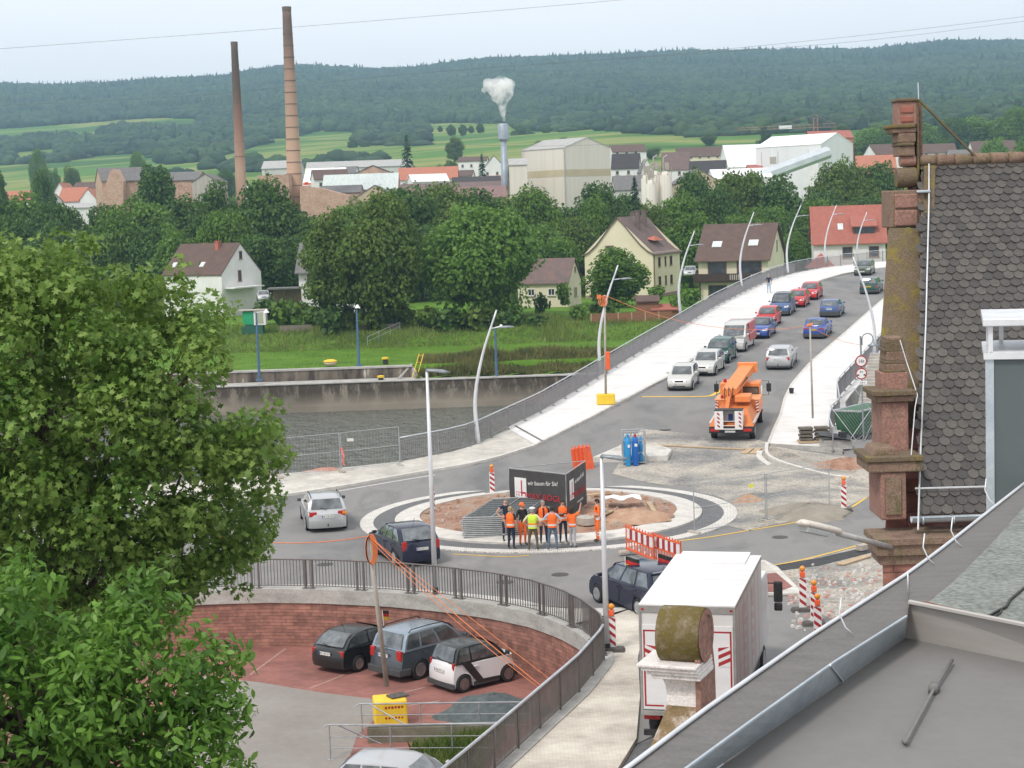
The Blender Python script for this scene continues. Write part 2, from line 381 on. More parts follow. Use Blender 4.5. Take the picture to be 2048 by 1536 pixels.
# ================================================================ TREES
g_bark = pm('bark', '5a4c3e', '3a3028', 8, .9, bmp=.5)
g_lin = leafm('leaves_mid_green', (.06, .13, .013), (.105, .205, .02), (.165, .285, .04), .35)
g_drk = leafm('leaves_dark_green', (.035, .085, .012), (.062, .132, .018), (.10, .19, .03), .3)
g_oliv = leafm('leaves_olive', (.058, .105, .012), (.10, .172, .02), (.155, .235, .035), .32)
g_brt = leafm('leaves_bright', (.07, .15, .018), (.12, .235, .028), (.18, .32, .05), .35)
g_con = leafm('needles', (.012, .034, .014), (.024, .06, .024), (.045, .10, .034), .05)
g_mapl = leafm('maple_leaves', (.035, .10, .010), (.095, .20, .022), (.28, .40, .10), .4, .5, .9)
g_waln = leafm('walnut_leaves', (.035, .10, .012), (.08, .20, .022), (.19, .35, .06), .38, .42, .9)
def cards(rs, lobes, dens, size, shape='quad', flat=.35, inner=.25, droop=0.):
    """leaf faces spread over and through overlapping lobes; returns V, F, k"""
    LC = np.array([l[:3] for l in lobes]); LR = np.array([l[3] for l in lobes]); sq = np.array([l[4] if len(l) > 4 else .8 for l in lobes])
    cnt = np.maximum(8, (LR**2*4*pi*dens/size**2)).astype(int); idx = np.repeat(np.arange(len(lobes)), cnt); n = len(idx)
    d = rs.normal(size=(n, 3)); d /= np.linalg.norm(d, axis=1)[:, None]; rad = np.where(rs.uniform(0, 1, n) < inner, rs.uniform(.3, .9, n), rs.uniform(.86, 1.12, n))
    # bumpy lobe surface
    rad *= 1+.16*np.sin(d[:, 0]*5+idx)*np.cos(d[:, 1]*6+idx*2)+.1*np.sin(d[:, 2]*9+idx)
    pos = LC[idx]+d*(rad*LR[idx])[:, None]*np.stack([np.ones(n), np.ones(n), sq[idx]], 1)
    nrm = d*.8+rs.normal(size=(n, 3))*.55+np.array([0, 0, flat]); nrm /= np.linalg.norm(nrm, axis=1)[:, None]
    a = np.cross(nrm, rs.normal(size=(n, 3))); a /= np.linalg.norm(a, axis=1)[:, None]; b = np.cross(nrm, a)
    if droop: b = b*(1-droop)+np.array([0, 0, -droop]); b /= np.linalg.norm(b, axis=1)[:, None]
    s = size*rs.uniform(.5, 1.4, n)*(1 if shape == 'quad' else 1.)
    if shape == 'quad': uv = [(-.5, -.45, 0), (.5, -.5, .12), (.45, .5, 0), (-.5, .5, .1)]
    elif shape == 'leaf': uv = [(0, -.62, 0), (.24, -.2, .06), (.2, .25, .05), (0, .62, -.08), (-.2, .25, .05), (-.24, -.2, .06)]
    else: uv = [(.0, -.35, 0), (.5, -.28, .05), (.26, .02, .03), (.52, .3, -.04), (.14, .26, 0), (0, .62, -.06), (-.14, .26, 0), (-.52, .3, -.04), (-.26, .02, .03), (-.5, -.28, .05)]
    V = np.stack([pos+(a*u+b*v+nrm*w_)*s[:, None] for u, v, w_ in uv], 1).reshape(-1, 3); k = len(uv)
    return V, np.arange(n*k).reshape(n, k), k
def lobes_round(rs, r, h, n, lr=.36, z0=.0):
    """crown lobes in a squashed ball of radius r, height h standing from z0"""
    out = []
    for i in range(n):
        t = rs.uniform(0, 6.283); u = rs.uniform(-1, 1); q = sqrt(max(0, 1-u*u)); k = rs.uniform(.42, .8)
        out.append((cos(t)*q*r*k, sin(t)*q*r*k, z0+h/2+u*h/2*k*1.1, r*lr*rs.uniform(.75, 1.25), .85))
    out.append((0, 0, z0+h/2, r*.55, 1.)); return out
def limbs(mb, base_, r0, top, lobes, n, rs, k=6):
    b = Vector(base_); t = Vector(top); mid = b.lerp(t, .5)+Vector((rs.uniform(-.2, .2), rs.uniform(-.2, .2), 0))*r0*2
    mb.tube([b, b.lerp(t, .08), mid, t], [r0*1.3, r0, r0*.75, r0*.35], 9)
    for i in rs.permutation(len(lobes))[:n]:
        c = Vector(lobes[i][:3]); s = b.lerp(t, rs.uniform(.45, .95)); s.z = min(s.z, c.z+lobes[i][3]*.3) if s.z > c.z else s.z
        m1 = s.lerp(c, .5)+Vector((0, 0, -(c-s).length*.08)); mb.tube([s, m1, c], [r0*.4, r0*.25, r0*.07], 5)
PROTO = {}
def proto(key, fn):
    if key not in PROTO: PROTO[key] = fn()
    return PROTO[key]
def tree_mesh(kind, seed):
    rs = np.random.RandomState(seed)
    if kind in ('round', 'wide', 'tall'):
        r, h, z0 = {'round': (4.9, 11.4, .6), 'wide': (6.9, 11.6, .9), 'tall': (4.3, 14.2, .9)}[kind]
        lb = lobes_round(rs, r, h, {'round': 44, 'wide': 60, 'tall': 52}[kind], .34 if kind != 'tall' else .36, z0); V, Fc, k = cards(rs, lb, .8, .3)
        mb = MB(); limbs(mb, (0, 0, 0), .35, (0, 0, z0+h*.7), lb, 9, rs); return V, Fc, k, mb
    if kind == 'bush':
        lb = lobes_round(rs, 1.5, 2.4, 10, .5, -.2); V, Fc, k = cards(rs, lb, .7, .34); mb = MB(); limbs(mb, (0, 0, 0), .07, (0, 0, 1.4), lb, 5, rs); return V, Fc, k, mb
    if kind == 'spruce':
        pos = []; nr = 34
        for i in range(nr):
            f = i/nr; z = 1.2+f*13.; rad = (1-f)**.85*3.4+.15; m_ = int(7+26*(1-f))
            for j in range(m_):
                t = rs.uniform(0, 6.283); 
                for q in (rs.uniform(.75, 1.08), rs.uniform(.35, .75)): pos.append((cos(t)*rad*q, sin(t)*rad*q, z-rad*q*.28+rs.uniform(-.15, .15), t))
        pos = np.array(pos); n = len(pos); t = pos[:, 3]; out = np.stack([np.cos(t), np.sin(t), -.35+rs.uniform(-.2, .2, n)], 1); side = np.stack([-np.sin(t), np.cos(t), rs.uniform(-.3, .3, n)], 1)
        s = .95*rs.uniform(.6, 1.2, n)*(.45+.55*(1-(pos[:, 2]/15)))
        V = np.stack([pos[:, :3]+(out*u+side*v)*s[:, None] for u, v in ((-.6, -.32), (.2, -.36), (.75, 0), (.2, .36), (-.6, .32))], 1).reshape(-1, 3)
        mb = MB(); mb.tube([(0, 0, 0), (0, 0, 14.6)], [.28, .03], 7); return V, np.arange(n*5).reshape(n, 5), 5, mb
def put_tree(kind, var, mat, loc, sc, name, label, cat='tree', group=None, rz=None):
    key = (kind, var)
    V, Fc, k, mb = proto(key, lambda: tree_mesh(kind, 100+var*7+len(kind)))
    mk = (kind, var, mat.name)
    if mk not in PROTO:
        c = raw('crown', V, Fc, mat, None, False, k); t = mb.build('trunk', g_bark, None, True); PROTO[mk] = (c.data, t.data)
        bpy.data.objects.remove(c); bpy.data.objects.remove(t)
    cm, tm = PROTO[mk]; r = root(name, label, cat, loc, R_.uniform(0, 6.28) if rz is None else rz, group)
    r.scale = sc if isinstance(sc, (tuple, list)) else (sc, sc, sc)
    for nm, d in (('crown', cm), ('trunk', tm)):
        o = bpy.data.objects.new(nm, d); C.objects.link(o); o.parent = r
    return r
def tree_px(kind, var, mat, px, ytop, Y, wpx, name, label, zbase=None, cat='tree', group=None):
    """tree whose crown top shows at (px, ytop) when standing Y metres out; wpx = crown width"""
    t = gd(px, ytop, Y); zb_ = tz(t.x, Y) if zbase is None else zbase; h = t.z-zb_
    hh = {'round': 11.2, 'wide': 11.8, 'tall': 14.6, 'bush': 2.4, 'spruce': 14.9}[kind]; ww = {'round': 9.6, 'wide': 13.6, 'tall': 8.8, 'bush': 3.2, 'spruce': 7}[kind]
    s = wpx*Y/F/ww
    return put_tree(kind, var, mat, (t.x, Y, zb_), (s, s, h/hh), name, label, cat, group)
# --- the belt of dark trees behind the bank houses
g_ = 'dense trees in the belt behind the bank houses'
belt = [(-40, 405, 290, 150, 'wide', 0), (40, 398, 300, 140, 'round', 0), (120, 415, 285, 130, 'wide', 1), (205, 418, 275, 130, 'round', 1), (300, 400, 290, 150, 'round', 2), (372, 402, 280, 120, 'tall', 0), (430, 375, 300, 110, 'round', 0),
 (455, 430, 262, 130, 'wide', 1), (550, 392, 270, 180, 'wide', 0), (625, 440, 262, 110, 'round', 1), (690, 405, 300, 100, 'round', 2), (790, 385, 275, 190, 'wide', 1), (880, 380, 290, 160, 'wide', 2), (960, 388, 280, 140, 'round', 0),
 (1010, 400, 292, 120, 'round', 1), (1065, 402, 285, 130, 'wide', 0), (1130, 410, 292, 120, 'round', 2), (1150, 445, 270, 120, 'wide', 2), (1200, 372, 300, 120, 'round', 1), (1085, 455, 262, 130, 'round', 0),
 (1345, 390, 290, 110, 'round', 2), (1400, 372, 300, 130, 'wide', 0), (1480, 352, 310, 140, 'wide', 1), (1555, 360, 305, 120, 'round', 0), (1380, 430, 272, 110, 'round', 1), (1630, 405, 290, 110, 'round', 1), (1590, 430, 280, 100, 'round', 2), (1690, 350, 320, 140, 'wide', 0), (1755, 338, 325, 120, 'wide', 2), (1680, 420, 290, 110, 'round', 0), (1480, 440, 282, 130, 'wide', 2), (1740, 400, 300, 120, 'wide', 1),
 (30, 440, 275, 130, 'wide', 1), (110, 455, 270, 120, 'wide', 2), (240, 445, 272, 120, 'wide', 0), (300, 450, 270, 110, 'round', 2), (400, 440, 272, 110, 'wide', 2), (480, 470, 262, 110, 'round', 0), (580, 480, 258, 110, 'wide', 2), (640, 500, 256, 90, 'round', 1), (760, 480, 258, 120, 'wide', 1), (840, 460, 262, 120, 'wide', 2), (910, 440, 268, 120, 'wide', 0), (1060, 485, 256, 100, 'wide', 1), (1150, 490, 268, 90, 'round', 2), (1180, 420, 285, 110, 'wide', 0), (1250, 400, 296, 110, 'wide', 2), (1300, 430, 282, 110, 'wide', 0), (1435, 400, 290, 110, 'wide', 0), (1530, 420, 290, 120, 'wide', 1), (1590, 470, 272, 80, 'wide', 2), (1650, 390, 310, 110, 'wide', 2), (350, 470, 262, 110, 'round', 0), (520, 470, 258, 120, 'round', 2), (700, 470, 262, 120, 'wide', 0), (1000, 470, 262, 110, 'wide', 0), (160, 470, 268, 120, 'round', 2)]
for i, (px, yt, Y, wp, kd, v) in enumerate(belt):
    tree_px(kd, v, [g_lin, g_drk, g_oliv, g_drk, g_lin][i % 5] if px > 640 else [g_drk, g_lin, g_drk][i % 3], px, yt, Y, wp, 'broadleaf_tree', 'dense green broadleaf tree in the belt below the factory and behind the bank houses', None, 'tree', g_)
# --- trees that stand out
def one(kind, v, mat, px, yt, Y, wp, label, name='broadleaf_tree', **k): return tree_px(kind, v, mat, px, yt, Y, wp, name, label, **k)
one('wide', 2, g_brt, 955, 424, 212, 235, 'large round mid-green tree on the far bank left of the small cream house', zbase=-.2)
one('tall', 0, g_oliv, 655, 432, 205, 115, 'tall loose olive-green tree standing in front of the grey-roofed white house, left of the pair', zbase=-.4)
one('wide', 0, g_oliv, 745, 425, 208, 200, 'broad dark olive tree between the white house and the large round tree', zbase=-.3)
one('round', 1, g_lin, 1232, 500, 226, 130, 'bushy round tree in front of the yellow house with three chimneys', zbase=0)
one('spruce', 0, g_con, 1268, 338, 262, 66, 'dark spruce rising behind the yellow house in front of the silos', 'spruce_tree')
one('round', 2, g_brt, 1120, 475, 258, 70, 'pale young tree in front of the dark belt above the small cream house')
one('spruce', 0, g_con, 812, 258, 520, 62, 'tall dark spruce above the orange-roofed low building in town', 'spruce_tree')
one('spruce', 0, g_con, 963, 298, 500, 44, 'smaller dark spruce left of the grey steel smokestack', 'spruce_tree')
one('tall', 1, g_drk, 312, 318, 330, 95, 'loose grey-green birch-like tree in front of the old brick factory halls')
one('round', 1, g_drk, 85, 348, 420, 60, 'dark round tree among the red-roofed houses at far left')
one('tall', 0, g_drk, 0, 352, 400, 34, 'dark narrow tree cut by the left edge of the picture beside a red roof')
one('round', 0, g_con, 1530, 262, 640, 40, 'dark purple-brown copper beech crown left of the white hall roof')
one('round', 0, g_brt, 340, 455, 268, 70, 'pale green tree just above the brown roof of the white gabled house')
# town trees
g_ = 'green trees scattered between the houses of the town'
for i in range(74):
    px = R_.uniform(-40, 2080); Y = R_.uniform(470, 860)
    if 600 < px < 1700 and Y < 560: Y += 110
    tree_px(['round', 'wide', 'round', 'tall'][i % 4], i % 3 if i % 4 != 3 else 0, [g_lin, g_drk, g_oliv][i % 3], px, proj(0, Y, tz(0, Y)+R_.uniform(7, 12))[1]-(px-1024)*.034, Y, R_.uniform(26, 52)*600/Y, 'town_tree', 'green broadleaf tree among the roofs of the town beyond the factory', None, 'tree', g_)
g_ = 'trees behind the slate roof on the right'
for i, (px, yt, Y, wp) in enumerate([(1850, 250, 700, 70), (1905, 240, 720, 80), (1960, 232, 740, 90), (2030, 228, 720, 90), (1890, 285, 560, 60), (1990, 285, 520, 70), (2050, 290, 480, 80), (1790, 262, 640, 70), (1740, 252, 660, 80)]):
    tree_px('wide' if i % 2 else 'round', i % 3, [g_lin, g_drk, g_brt][i % 3], px, yt, Y, wp, 'town_tree', 'leafy tree rising behind the town roofs at the right beyond the slate roof', None, 'tree', g_)
g_ = 'small orchard trees on the meadow below the forest'
for px, yt, wp in [(880, 252, 10), (902, 250, 18), (925, 250, 18), (942, 252, 12), (960, 247, 16), (1092, 250, 18), (1150, 252, 20), (1172, 256, 14), (1265, 252, 28), (1213, 250, 20), (1005, 268, 30), (1040, 252, 40), (1060, 262, 30), (705, 278, 20), (730, 282, 18)]:
    Y = 1180; tree_px('round', 0, g_drk, px, yt, Y, wp*1.1, 'orchard_tree', 'small round orchard tree on the bright meadow below the forest edge', gd(px, yt, Y).z-wp*1.25*Y/F, 'tree', g_)
# --- bank bushes
for px, py, Y, wp, hp, mt, lab in [(1080, 665, 205, 62, 36, g_drk, 'dark rounded bush on the grassy slope below the small cream house'), (1128, 610, 214, 34, 44, g_lin, 'green bush beside the steps of the small cream house'), (1160, 650, 208, 46, 40, g_lin, 'bright bush left of the brown wooden fence'),
  (1085, 630, 216, 30, 44, g_drk, 'dark hedge bush under the right side of the large round tree'), (575, 660, 212, 70, 60, g_lin, 'loose shrub right of the green and white shed'), (620, 665, 210, 60, 50, g_lin, 'shrub leaning over the reed fence'), (1380, 612, 216, 50, 34, g_brt, 'low bright garden shrub beside the brown balcony house'), (1350, 625, 208, 34, 34, g_brt, 'small round garden shrub behind the bridge railing'), (1310, 600, 222, 46, 28, g_lin, 'low green bushes at the foot of the yellow house')]:
    p_ = gd(px, py, Y); s = wp*Y/F/3.2; put_tree('bush', 0, mt, (p_.x, Y, p_.z), (s, s, hp*Y/F/2.3), 'bush', lab, 'bush')
g_ = 'undergrowth bushes at the foot of the bank trees'
for px, py, Y, wp, hp in [(655, 668, 204, 70, 60), (700, 660, 206, 60, 50), (748, 664, 205, 70, 56), (800, 655, 207, 60, 44), (850, 664, 205, 70, 50), (905, 668, 204, 80, 54), (960, 668, 204, 80, 56), (1015, 664, 206, 70, 48), (535, 640, 214, 60, 40), (600, 640, 214, 50, 36), (1205, 640, 212, 60, 40)]:
    p_ = gd(px, py, Y); s = wp*Y/F/3.2; put_tree('bush', 0, g_drk if px % 2 else g_oliv, (p_.x, Y, p_.z), (s, s, hp*Y/F/2.3), 'bush', 'dark bush in the undergrowth along the foot of the bank trees', 'bush', g_)
# --- near trees at the left, leaf by leaf
def near_tree(name, label, poly, Y0, dY, nl, lr, size, shape, mat, seed, foot, ctr, droop=0., dens=.5):
    rs = np.random.RandomState(seed); lb = []; xs = [p[0] for p in poly]; ys = [p[1] for p in poly]; tries = 0
    while len(lb) < nl and tries < 20000:
        tries += 1; x = rs.uniform(min(xs), max(xs)); y = rs.uniform(min(ys), max(ys)); r = rs.uniform(*lr)
        if not all(inpoly(np.array([x+cos(a)*r*.98]), np.array([y+sin(a)*r*.98]), poly)[0] for a in np.arange(0, 6.3, .785)): continue
        e = min(1, hypot((x-ctr[0])/ctr[2], (y-ctr[1])/ctr[3])); depth = dY*sqrt(1-e*e*.96); Yc = Y0+rs.uniform(-1, 1)*depth
        if rs.uniform() < .6: Yc = Y0-depth*rs.uniform(.6, 1)
        p = gd(x, y, Yc); lb.append((p.x, p.y, p.z, r*Yc/F, .8))
    o = root(name, label, 'tree', foot)
    V, Fc, k = cards(rs, lb, dens, size, shape, .5, .3, droop); V = V-np.array(foot); raw('crown', V, Fc, mat, o, False, k)
    mb = MB(); f = Vector(foot); top = Vector(gd(ctr[0], ctr[1]-ctr[3]*.55, Y0))-f
    limbs(mb, (0, 0, 0), .3, top, [(l_[0]-f.x, l_[1]-f.y, l_[2]-f.z, l_[3]) for l_ in lb], 46, rs); mb.build('trunk', g_bark, o, True)
    return len(Fc)
maple = [(-420, 500), (-200, 420), (-40, 455), (70, 440), (150, 425), (210, 470), (215, 500), (275, 520), (330, 500), (410, 505), (425, 580), (470, 590), (498, 660), (478, 740), (450, 770), (560, 765), (590, 850), (575, 860), (618, 930), (560, 975), (625, 1015), (560, 1050), (560, 1090), (530, 1130), (545, 1180), (505, 1235), (440, 1200), (350, 1290), (0, 1350), (-420, 1300)]
near_tree('maple_tree', 'large maple-like tree with pointed leaves filling the left side, its twigs hanging over the road', maple, 31, 4.4, 760, (22, 64), .112, 'maple', g_mapl, 5, (-8.3, 31.5, -2.), (60, 850, 620, 480), 0., .72)
wal = [(-420, 1150), (-100, 1060), (20, 1085), (60, 1080), (110, 1120), (160, 1125), (210, 1160), (260, 1115), (360, 1110), (430, 1180), (432, 1235), (490, 1270), (512, 1330), (500, 1400), (540, 1450), (560, 1580), (500, 1900), (-420, 1900)]
near_tree('walnut_tree', 'nearer walnut-like tree with glossy bright oval leaves in the lower left corner', wal, 22, 2.6, 400, (30, 78), .122, 'leaf', g_waln, 9, (-5.6, 22.3, -2.), (60, 1560, 520, 480), .25, .8)
# ================================================================ ROADS, ROUNDABOUT, BRIDGE
m, b = base('asphalt', .88, 0, .25); a1 = noise(m, .22, 5, (1, .45, 1)); a2 = noise(m, 38, 2)
ac = mixc(m, .35, ramp(m, a1, [(.3, (.145, .145, .144)), (.42, (.20, .198, .194)), (.52, (.225, .22, .213)), (.6, (.18, .178, .175)), (.72, (.27, .262, .25))]), ramp(m, a2, [(.3, (.2, .2, .2)), (.7, (.8, .8, .8))]), 'OVERLAY')
m.node_tree.links.new(ac, b.inputs['Base Color']); bump(m, b, a2, .15, .01); g_asph = m
g_asph2 = pm('fresh_asphalt', (.11, .112, .117), (.155, .155, .156), 3, .85, bmp=.2, spec=.3)
g_walk = bricks('white_concrete_deck', (.62, .61, .595), (.70, .69, .675), (.47, .46, .44), 300, .62, .014, .8, .5, 'XY', .1, .22, .8)
g_conc = pm('grey_concrete', (.30, .29, .27), (.46, .45, .42), 1.2, .85, bmp=.15, stretch=(1, 1, 2.5), fine=.2)
g_kerb = pm('kerbstone', (.47, .45, .41), (.62, .60, .56), 2.5, .85, bmp=.1)
g_pav = bricks('pavers', (.46, .44, .40), (.54, .51, .45), (.30, .28, .25), .22, .11, .006, .85, .5, 'XY', .2, .3, 1)
g_redpav = bricks('red_pavers', (.29, .125, .10), (.23, .10, .085), (.19, .095, .08), .22, .11, .006, .9, .5, 'XY', .2, .45, .6)
g_ring = bricks('ring_setts', (.58, .56, .52), (.66, .64, .60), (.36, .34, .31), .16, .16, .012, .85, .5, 'XY', .3, .2, 2)
g_dirt = pm('construction_dirt', (.20, .175, .14), (.33, .30, .25), .6, .95, bmp=.6, c3=(.16, .15, .14), fine=.6)
g_red = pm('red_soil', (.22, .11, .075), (.33, .20, .14), 1.4, .95, bmp=.7, c3=(.28, .25, .20), fine=.6)
g_yel = pm('yellow_marking', (.62, .38, .03), (.75, .48, .05), 5, .6)
g_whm = pm('white_marking', (.5, .5, .48), (.66, .66, .63), 4, .6)
g_steel = pm('galvanised_steel', (.34, .36, .38), (.50, .52, .54), 3, .45, .6)
g_rail = pm('railing_grey_brown', (.13, .115, .11), (.18, .16, .15), 3, .5, .3); g_railb = pm('railing_grey', (.24, .235, .245), (.31, .305, .315), 3, .5, .3)
g_railt = pm('railing_top_silver', (.46, .48, .52), (.60, .63, .67), 2, .4, .4)
def zsurf(pts, off=0): return [Vector((p[0], p[1], zb(p[1])+off)) for p in pts]
KL = [(-60, 74), (-24, 81.2), (-11.53, 84.6), (-8.27, 86.4), (-6.35, 87.8), (-2.02, 90.5), (-.6, 92), (1.18, 94.4), (2.1, 96.4), (4.6, 101.8), (7.11, 107.6), (8.81, 111.6), (10.23, 114.8), (17, 134.6), (23.6, 154), (28.8, 169), (31.6, 176.5), (35, 183), (40, 189), (50, 196)]
RL = [(-60, 81), (-24, 86.5), (-11, 89.6), (-6, 91.3), (-3.15, 93.5), (-2.14, 94.9), (-1.17, 97), (-.3, 99), (1.57, 103.2), (4.43, 111.4), (7.26, 119.9), (12.46, 135.5), (18.14, 153.6), (23.8, 170), (27.2, 179), (30.5, 186), (35, 192.5), (41, 198), (52, 204)]
KR = [(14.4, 84), (13.4, 90), (13.51, 92.7), (14.4, 96.5), (15.42, 100.6), (16.47, 105.7), (17.71, 110.7), (20.25, 118.8), (25.65, 133.8), (33.32, 155.9), (38.4, 170), (44, 181), (56, 190)]
RR = [(16.6, 90.3), (16.9, 93), (17.6, 96), (18.48, 98.3), (18.82, 100.3), (19.4, 104), (20.23, 106.5), (21.76, 110.8), (24.02, 117.2), (29.9, 133.8), (37.6, 155.9), (43, 170), (48, 178), (58, 185)]
# road sheet: between the left kerb and (right kerb / plaza edge)
def dens(pts, st=1.5): return resamp([Vector((p[0], p[1], 0)) for p in pts], st)
def at_y(tab, y): return interp([(q[1], q[0]) for q in tab], y)
mb = MB(); rows = []
for y in [40, 46, 52, 58, 62, 66, 70, 74, 78, 81.2, 84.6, 86.4, 87.8, 90.5, 92, 94.4, 96.4, 99, 101.8, 104.5, 107.6, 111.6, 114.8, 120, 125, 130, 134.6, 140, 147, 154, 161, 169, 176.5, 183, 189, 196]:
    xl = at_y(KL, y) if y >= 74 else None
    xr = at_y(KR, y) if y >= 92.7 else 26
    if y < 62: xl = 3.4 if y < 58 else 1
    elif y < 74: xl = -60
    rows.append([(xl+(xr-xl)*i/12, y, zb(y)) for i in range(13)])
# keep the sheet out of the sunken car park: its front edge follows the curved wall
WALL = [(-26, 61.8), (-18, 62.9), (-13, 63.4), (-11.21, 63.5), (-9.24, 63.45), (-7.28, 63.03), (-4.71, 62.13), (-2.74, 61.02), (-.95, 59.7), (.35, 58.3), (1.3, 56.7), (1.95, 55.0), (2.36, 53.2), (2.42, 52.0), (2.31, 51.32), (1.52, 48.44), (.94, 46.78), (.41, 45.32), (-.15, 43.74), (-.69, 42.22), (-1.5, 40), (-3, 36)]
wl = dens(WALL, .7)
mb = MB(); 
edge = [q for q in wl if q.y <= 66]
out_ = [Vector((-60, 70, 0))]
far = [[(at_y(KL, y)+((at_y(KR, y) if y >= 92.7 else 26)-at_y(KL, y))*i/12, y, zb(y)) for i in range(13)] for y in [74, 78, 81.2, 84.6, 86.4, 87.8, 90.5, 92, 94.4, 96.4, 99, 101.8, 104.5, 107.6, 111.6, 114.8, 120, 125, 130, 134.6, 140, 147, 154, 161, 169, 176.5, 183, 189, 196]]
mb.grid(far)
A = [(p.x, p.y, 0) for p in edge]; ic = max(i for i, p in enumerate(edge) if p.y > 52.5); Bp = [((-60+(A[i][0]+26)/28.5*72) if i <= ic else 12+14*(i-ic)/(len(A)-ic), 74, 0) for i in range(len(A))]
mid_ = [[(a[0]+(b_[0]-a[0])*t, a[1]+(b_[1]-a[1])*t, 0) for a, b_ in zip(A, Bp)] for t in (0, .25, .5, .75, 1)]
mb.grid(mid_)
struct(mb.build('road', g_asph, None, True))
mb = MB(); mb.quad((3, 36, -.02), (60, 36, -.02), (60, 95, -.02), (3, 95, -.02)); mb.quad((1, 30, -.024), (14, 30, -.024), (14, 57, -.024), (2.5, 57, -.024)); mb.quad((26, 72, -.006), (90, 72, -.006), (90, 100, -.006), (26, 100, -.006)); struct(mb.build('road', g_asph2))
# embankment under the plaza down to the water
mb = MB(); rl = dens(RL, 2.5); rl = [p for p in rl if p.y < 99.5]
mb.grid([[(p.x, p.y, zb(p.y)+.1) for p in rl], [(p.x-.6, p.y+2.2, -1.5) for p in rl], [(p.x-1.5, p.y+7, -6.6) for p in rl]]); struct(mb.build('embankment', g_red, None, True))
# promenade and deck footways, with a real kerb step
def walkway(A, Bq, mat, hgt, name, y0, y1):
    mb = MB(); ya = [y0+(y1-y0)*i/70 for i in range(71)]
    a = [(at_y(A, y), y, zb(y)) for y in ya]; c = [(at_y(Bq, y), y, zb(y)) for y in ya]
    mb.grid([[(p[0], p[1], p[2]) for p in a], [(p[0], p[1], p[2]+hgt) for p in a], [(p[0], p[1], p[2]+hgt) for p in c], [(p[0], p[1], p[2]-.5) for p in c]]); return struct(mb.build(name, mat))
def ribbon(A, Bq, n, f):
    """quads between two polylines parametrised by arc length"""
    def par(T):
        T = [Vector((p[0], p[1], 0)) for p in T]; d = [0]
        for p, q in zip(T, T[1:]): d.append(d[-1]+(q-p).length)
        return [Vector((np.interp(d[-1]*i/n, d, [p.x for p in T]), np.interp(d[-1]*i/n, d, [p.y for p in T]), 0)) for i in range(n+1)]
    return par(A), par(Bq)
def cut(T, y0, y1): return [p for p in T if y0 <= p[1] <= y1]
kl_p = [p for p in KL if p[1] <= 94.5]; rl_p = [p for p in RL if p[1] <= 99.1]
a, c = ribbon(kl_p, rl_p, 60, None)
z = lambda p, h: (p.x, p.y, zb(p.y)+h)
mb = MB(); mb.grid([[z(p, 0) for p in a], [z(p, .13) for p in a], [z(p, .13) for p in [q.lerp(r_, .06) for q, r_ in zip(a, c)]]]); struct(mb.build('kerb', g_kerb))
mb = MB(); mb.grid([[z(q.lerp(r_, .06), .126) for q, r_ in zip(a, c)], [z(p, .126) for p in c], [(p.x, p.y, zb(p.y)-.6) for p in c]]); struct(mb.build('pavement', g_pav))
a, c = ribbon([p for p in KL if p[1] >= 94.3], [p for p in RL if p[1] >= 98.9], 90, None)
mb = MB(); mb.grid([[z(p, 0) for p in a], [z(p, .14) for p in a], [z(q.lerp(r_, .05), .14) for q, r_ in zip(a, c)]]); struct(mb.build('kerb', g_kerb))
mb = MB(); mb.grid([[z(q.lerp(r_, .05), .137) for q, r_ in zip(a, c)], [z(p, .137) for p in c]]); struct(mb.build('bridge_footway', g_walk))
mb = MB(); q0 = a[0]; q1 = c[0]
for t0, t1 in ((.35, .55),): 
    d_ = (a[1]-a[0]).normalized(); mb.quad(*[tuple(v) for v in (Vector(z(q0+d_*.8, .145)), Vector(z(q0+d_*1.05, .145)), Vector(z(q1+d_*1.05, .145)), Vector(z(q1+d_*.8, .145)))])
struct(mb.build('expansion_joint', g_rail))
# deck fascia and girder, abutments and a pier
mb = MB(); o_ = [p+(p-q).normalized()*.35 for p, q in zip(c, a)]
mb.grid([[z(p, .137) for p in c], [z(p, .16) for p in o_], [z(p, -.55) for p in o_], [z(p+(q-p)*.25, -1.1) for p, q in zip(c, a)]]); struct(mb.build('bridge_deck_edge', g_conc))
ka, kc = ribbon([p for p in KR if p[1] >= 92.7], [p for p in RR if p[1] >= 90.2], 90, None)
mb = MB(); mb.grid([[z(p, 0) for p in ka], [z(p, .14) for p in ka], [z(q.lerp(r_, .05), .14) for q, r_ in zip(ka, kc)]]); struct(mb.build('kerb', g_kerb))
mb = MB(); oc = [p+(p-q).normalized()*.55 for p, q in zip(kc, ka)]
mb.grid([[z(q.lerp(r_, .05), .137) for q, r_ in zip(ka, kc)], [z(p, .137) for p in kc], [z(p, .137) for p in oc]]); struct(mb.build('bridge_footway', g_walk))
mb = MB(); mb.grid([[z(p, .15) for p in oc], [z(p+(p-q).normalized()*.06, .15) for p, q in zip(oc, ka)], [z(p+(p-q).normalized()*.06, -.75) for p, q in zip(oc, ka)], [z(p, -.75) for p in oc], [z(p.lerp(q, .3), -1.2) for p, q in zip(oc, ka)]])
e0, e1 = ka[0], oc[0]; mb.quad((e0.x, e0.y, .78), (e1.x, e1.y, .78), (e1.x, e1.y, -.6), (e0.x, e0.y, -.6)); struct(mb.build('bridge_deck_edge', g_conc))
mb = MB(); mb.grid([[z(p, -1.1) for p in [q.lerp(r_, .25) for q, r_ in zip(c, a)]], [z(p, -1.1) for p in [q.lerp(r_, .3) for q, r_ in zip(oc, ka)]]])
for y in (104, 150, 176):
    x0 = at_y(RL, y)+1; x1 = at_y(RR, y)-1; mb.bb(x0, x1, y-1, y+1, -7, zb(y)-1.05)
struct(mb.build('bridge_girder', g_conc))
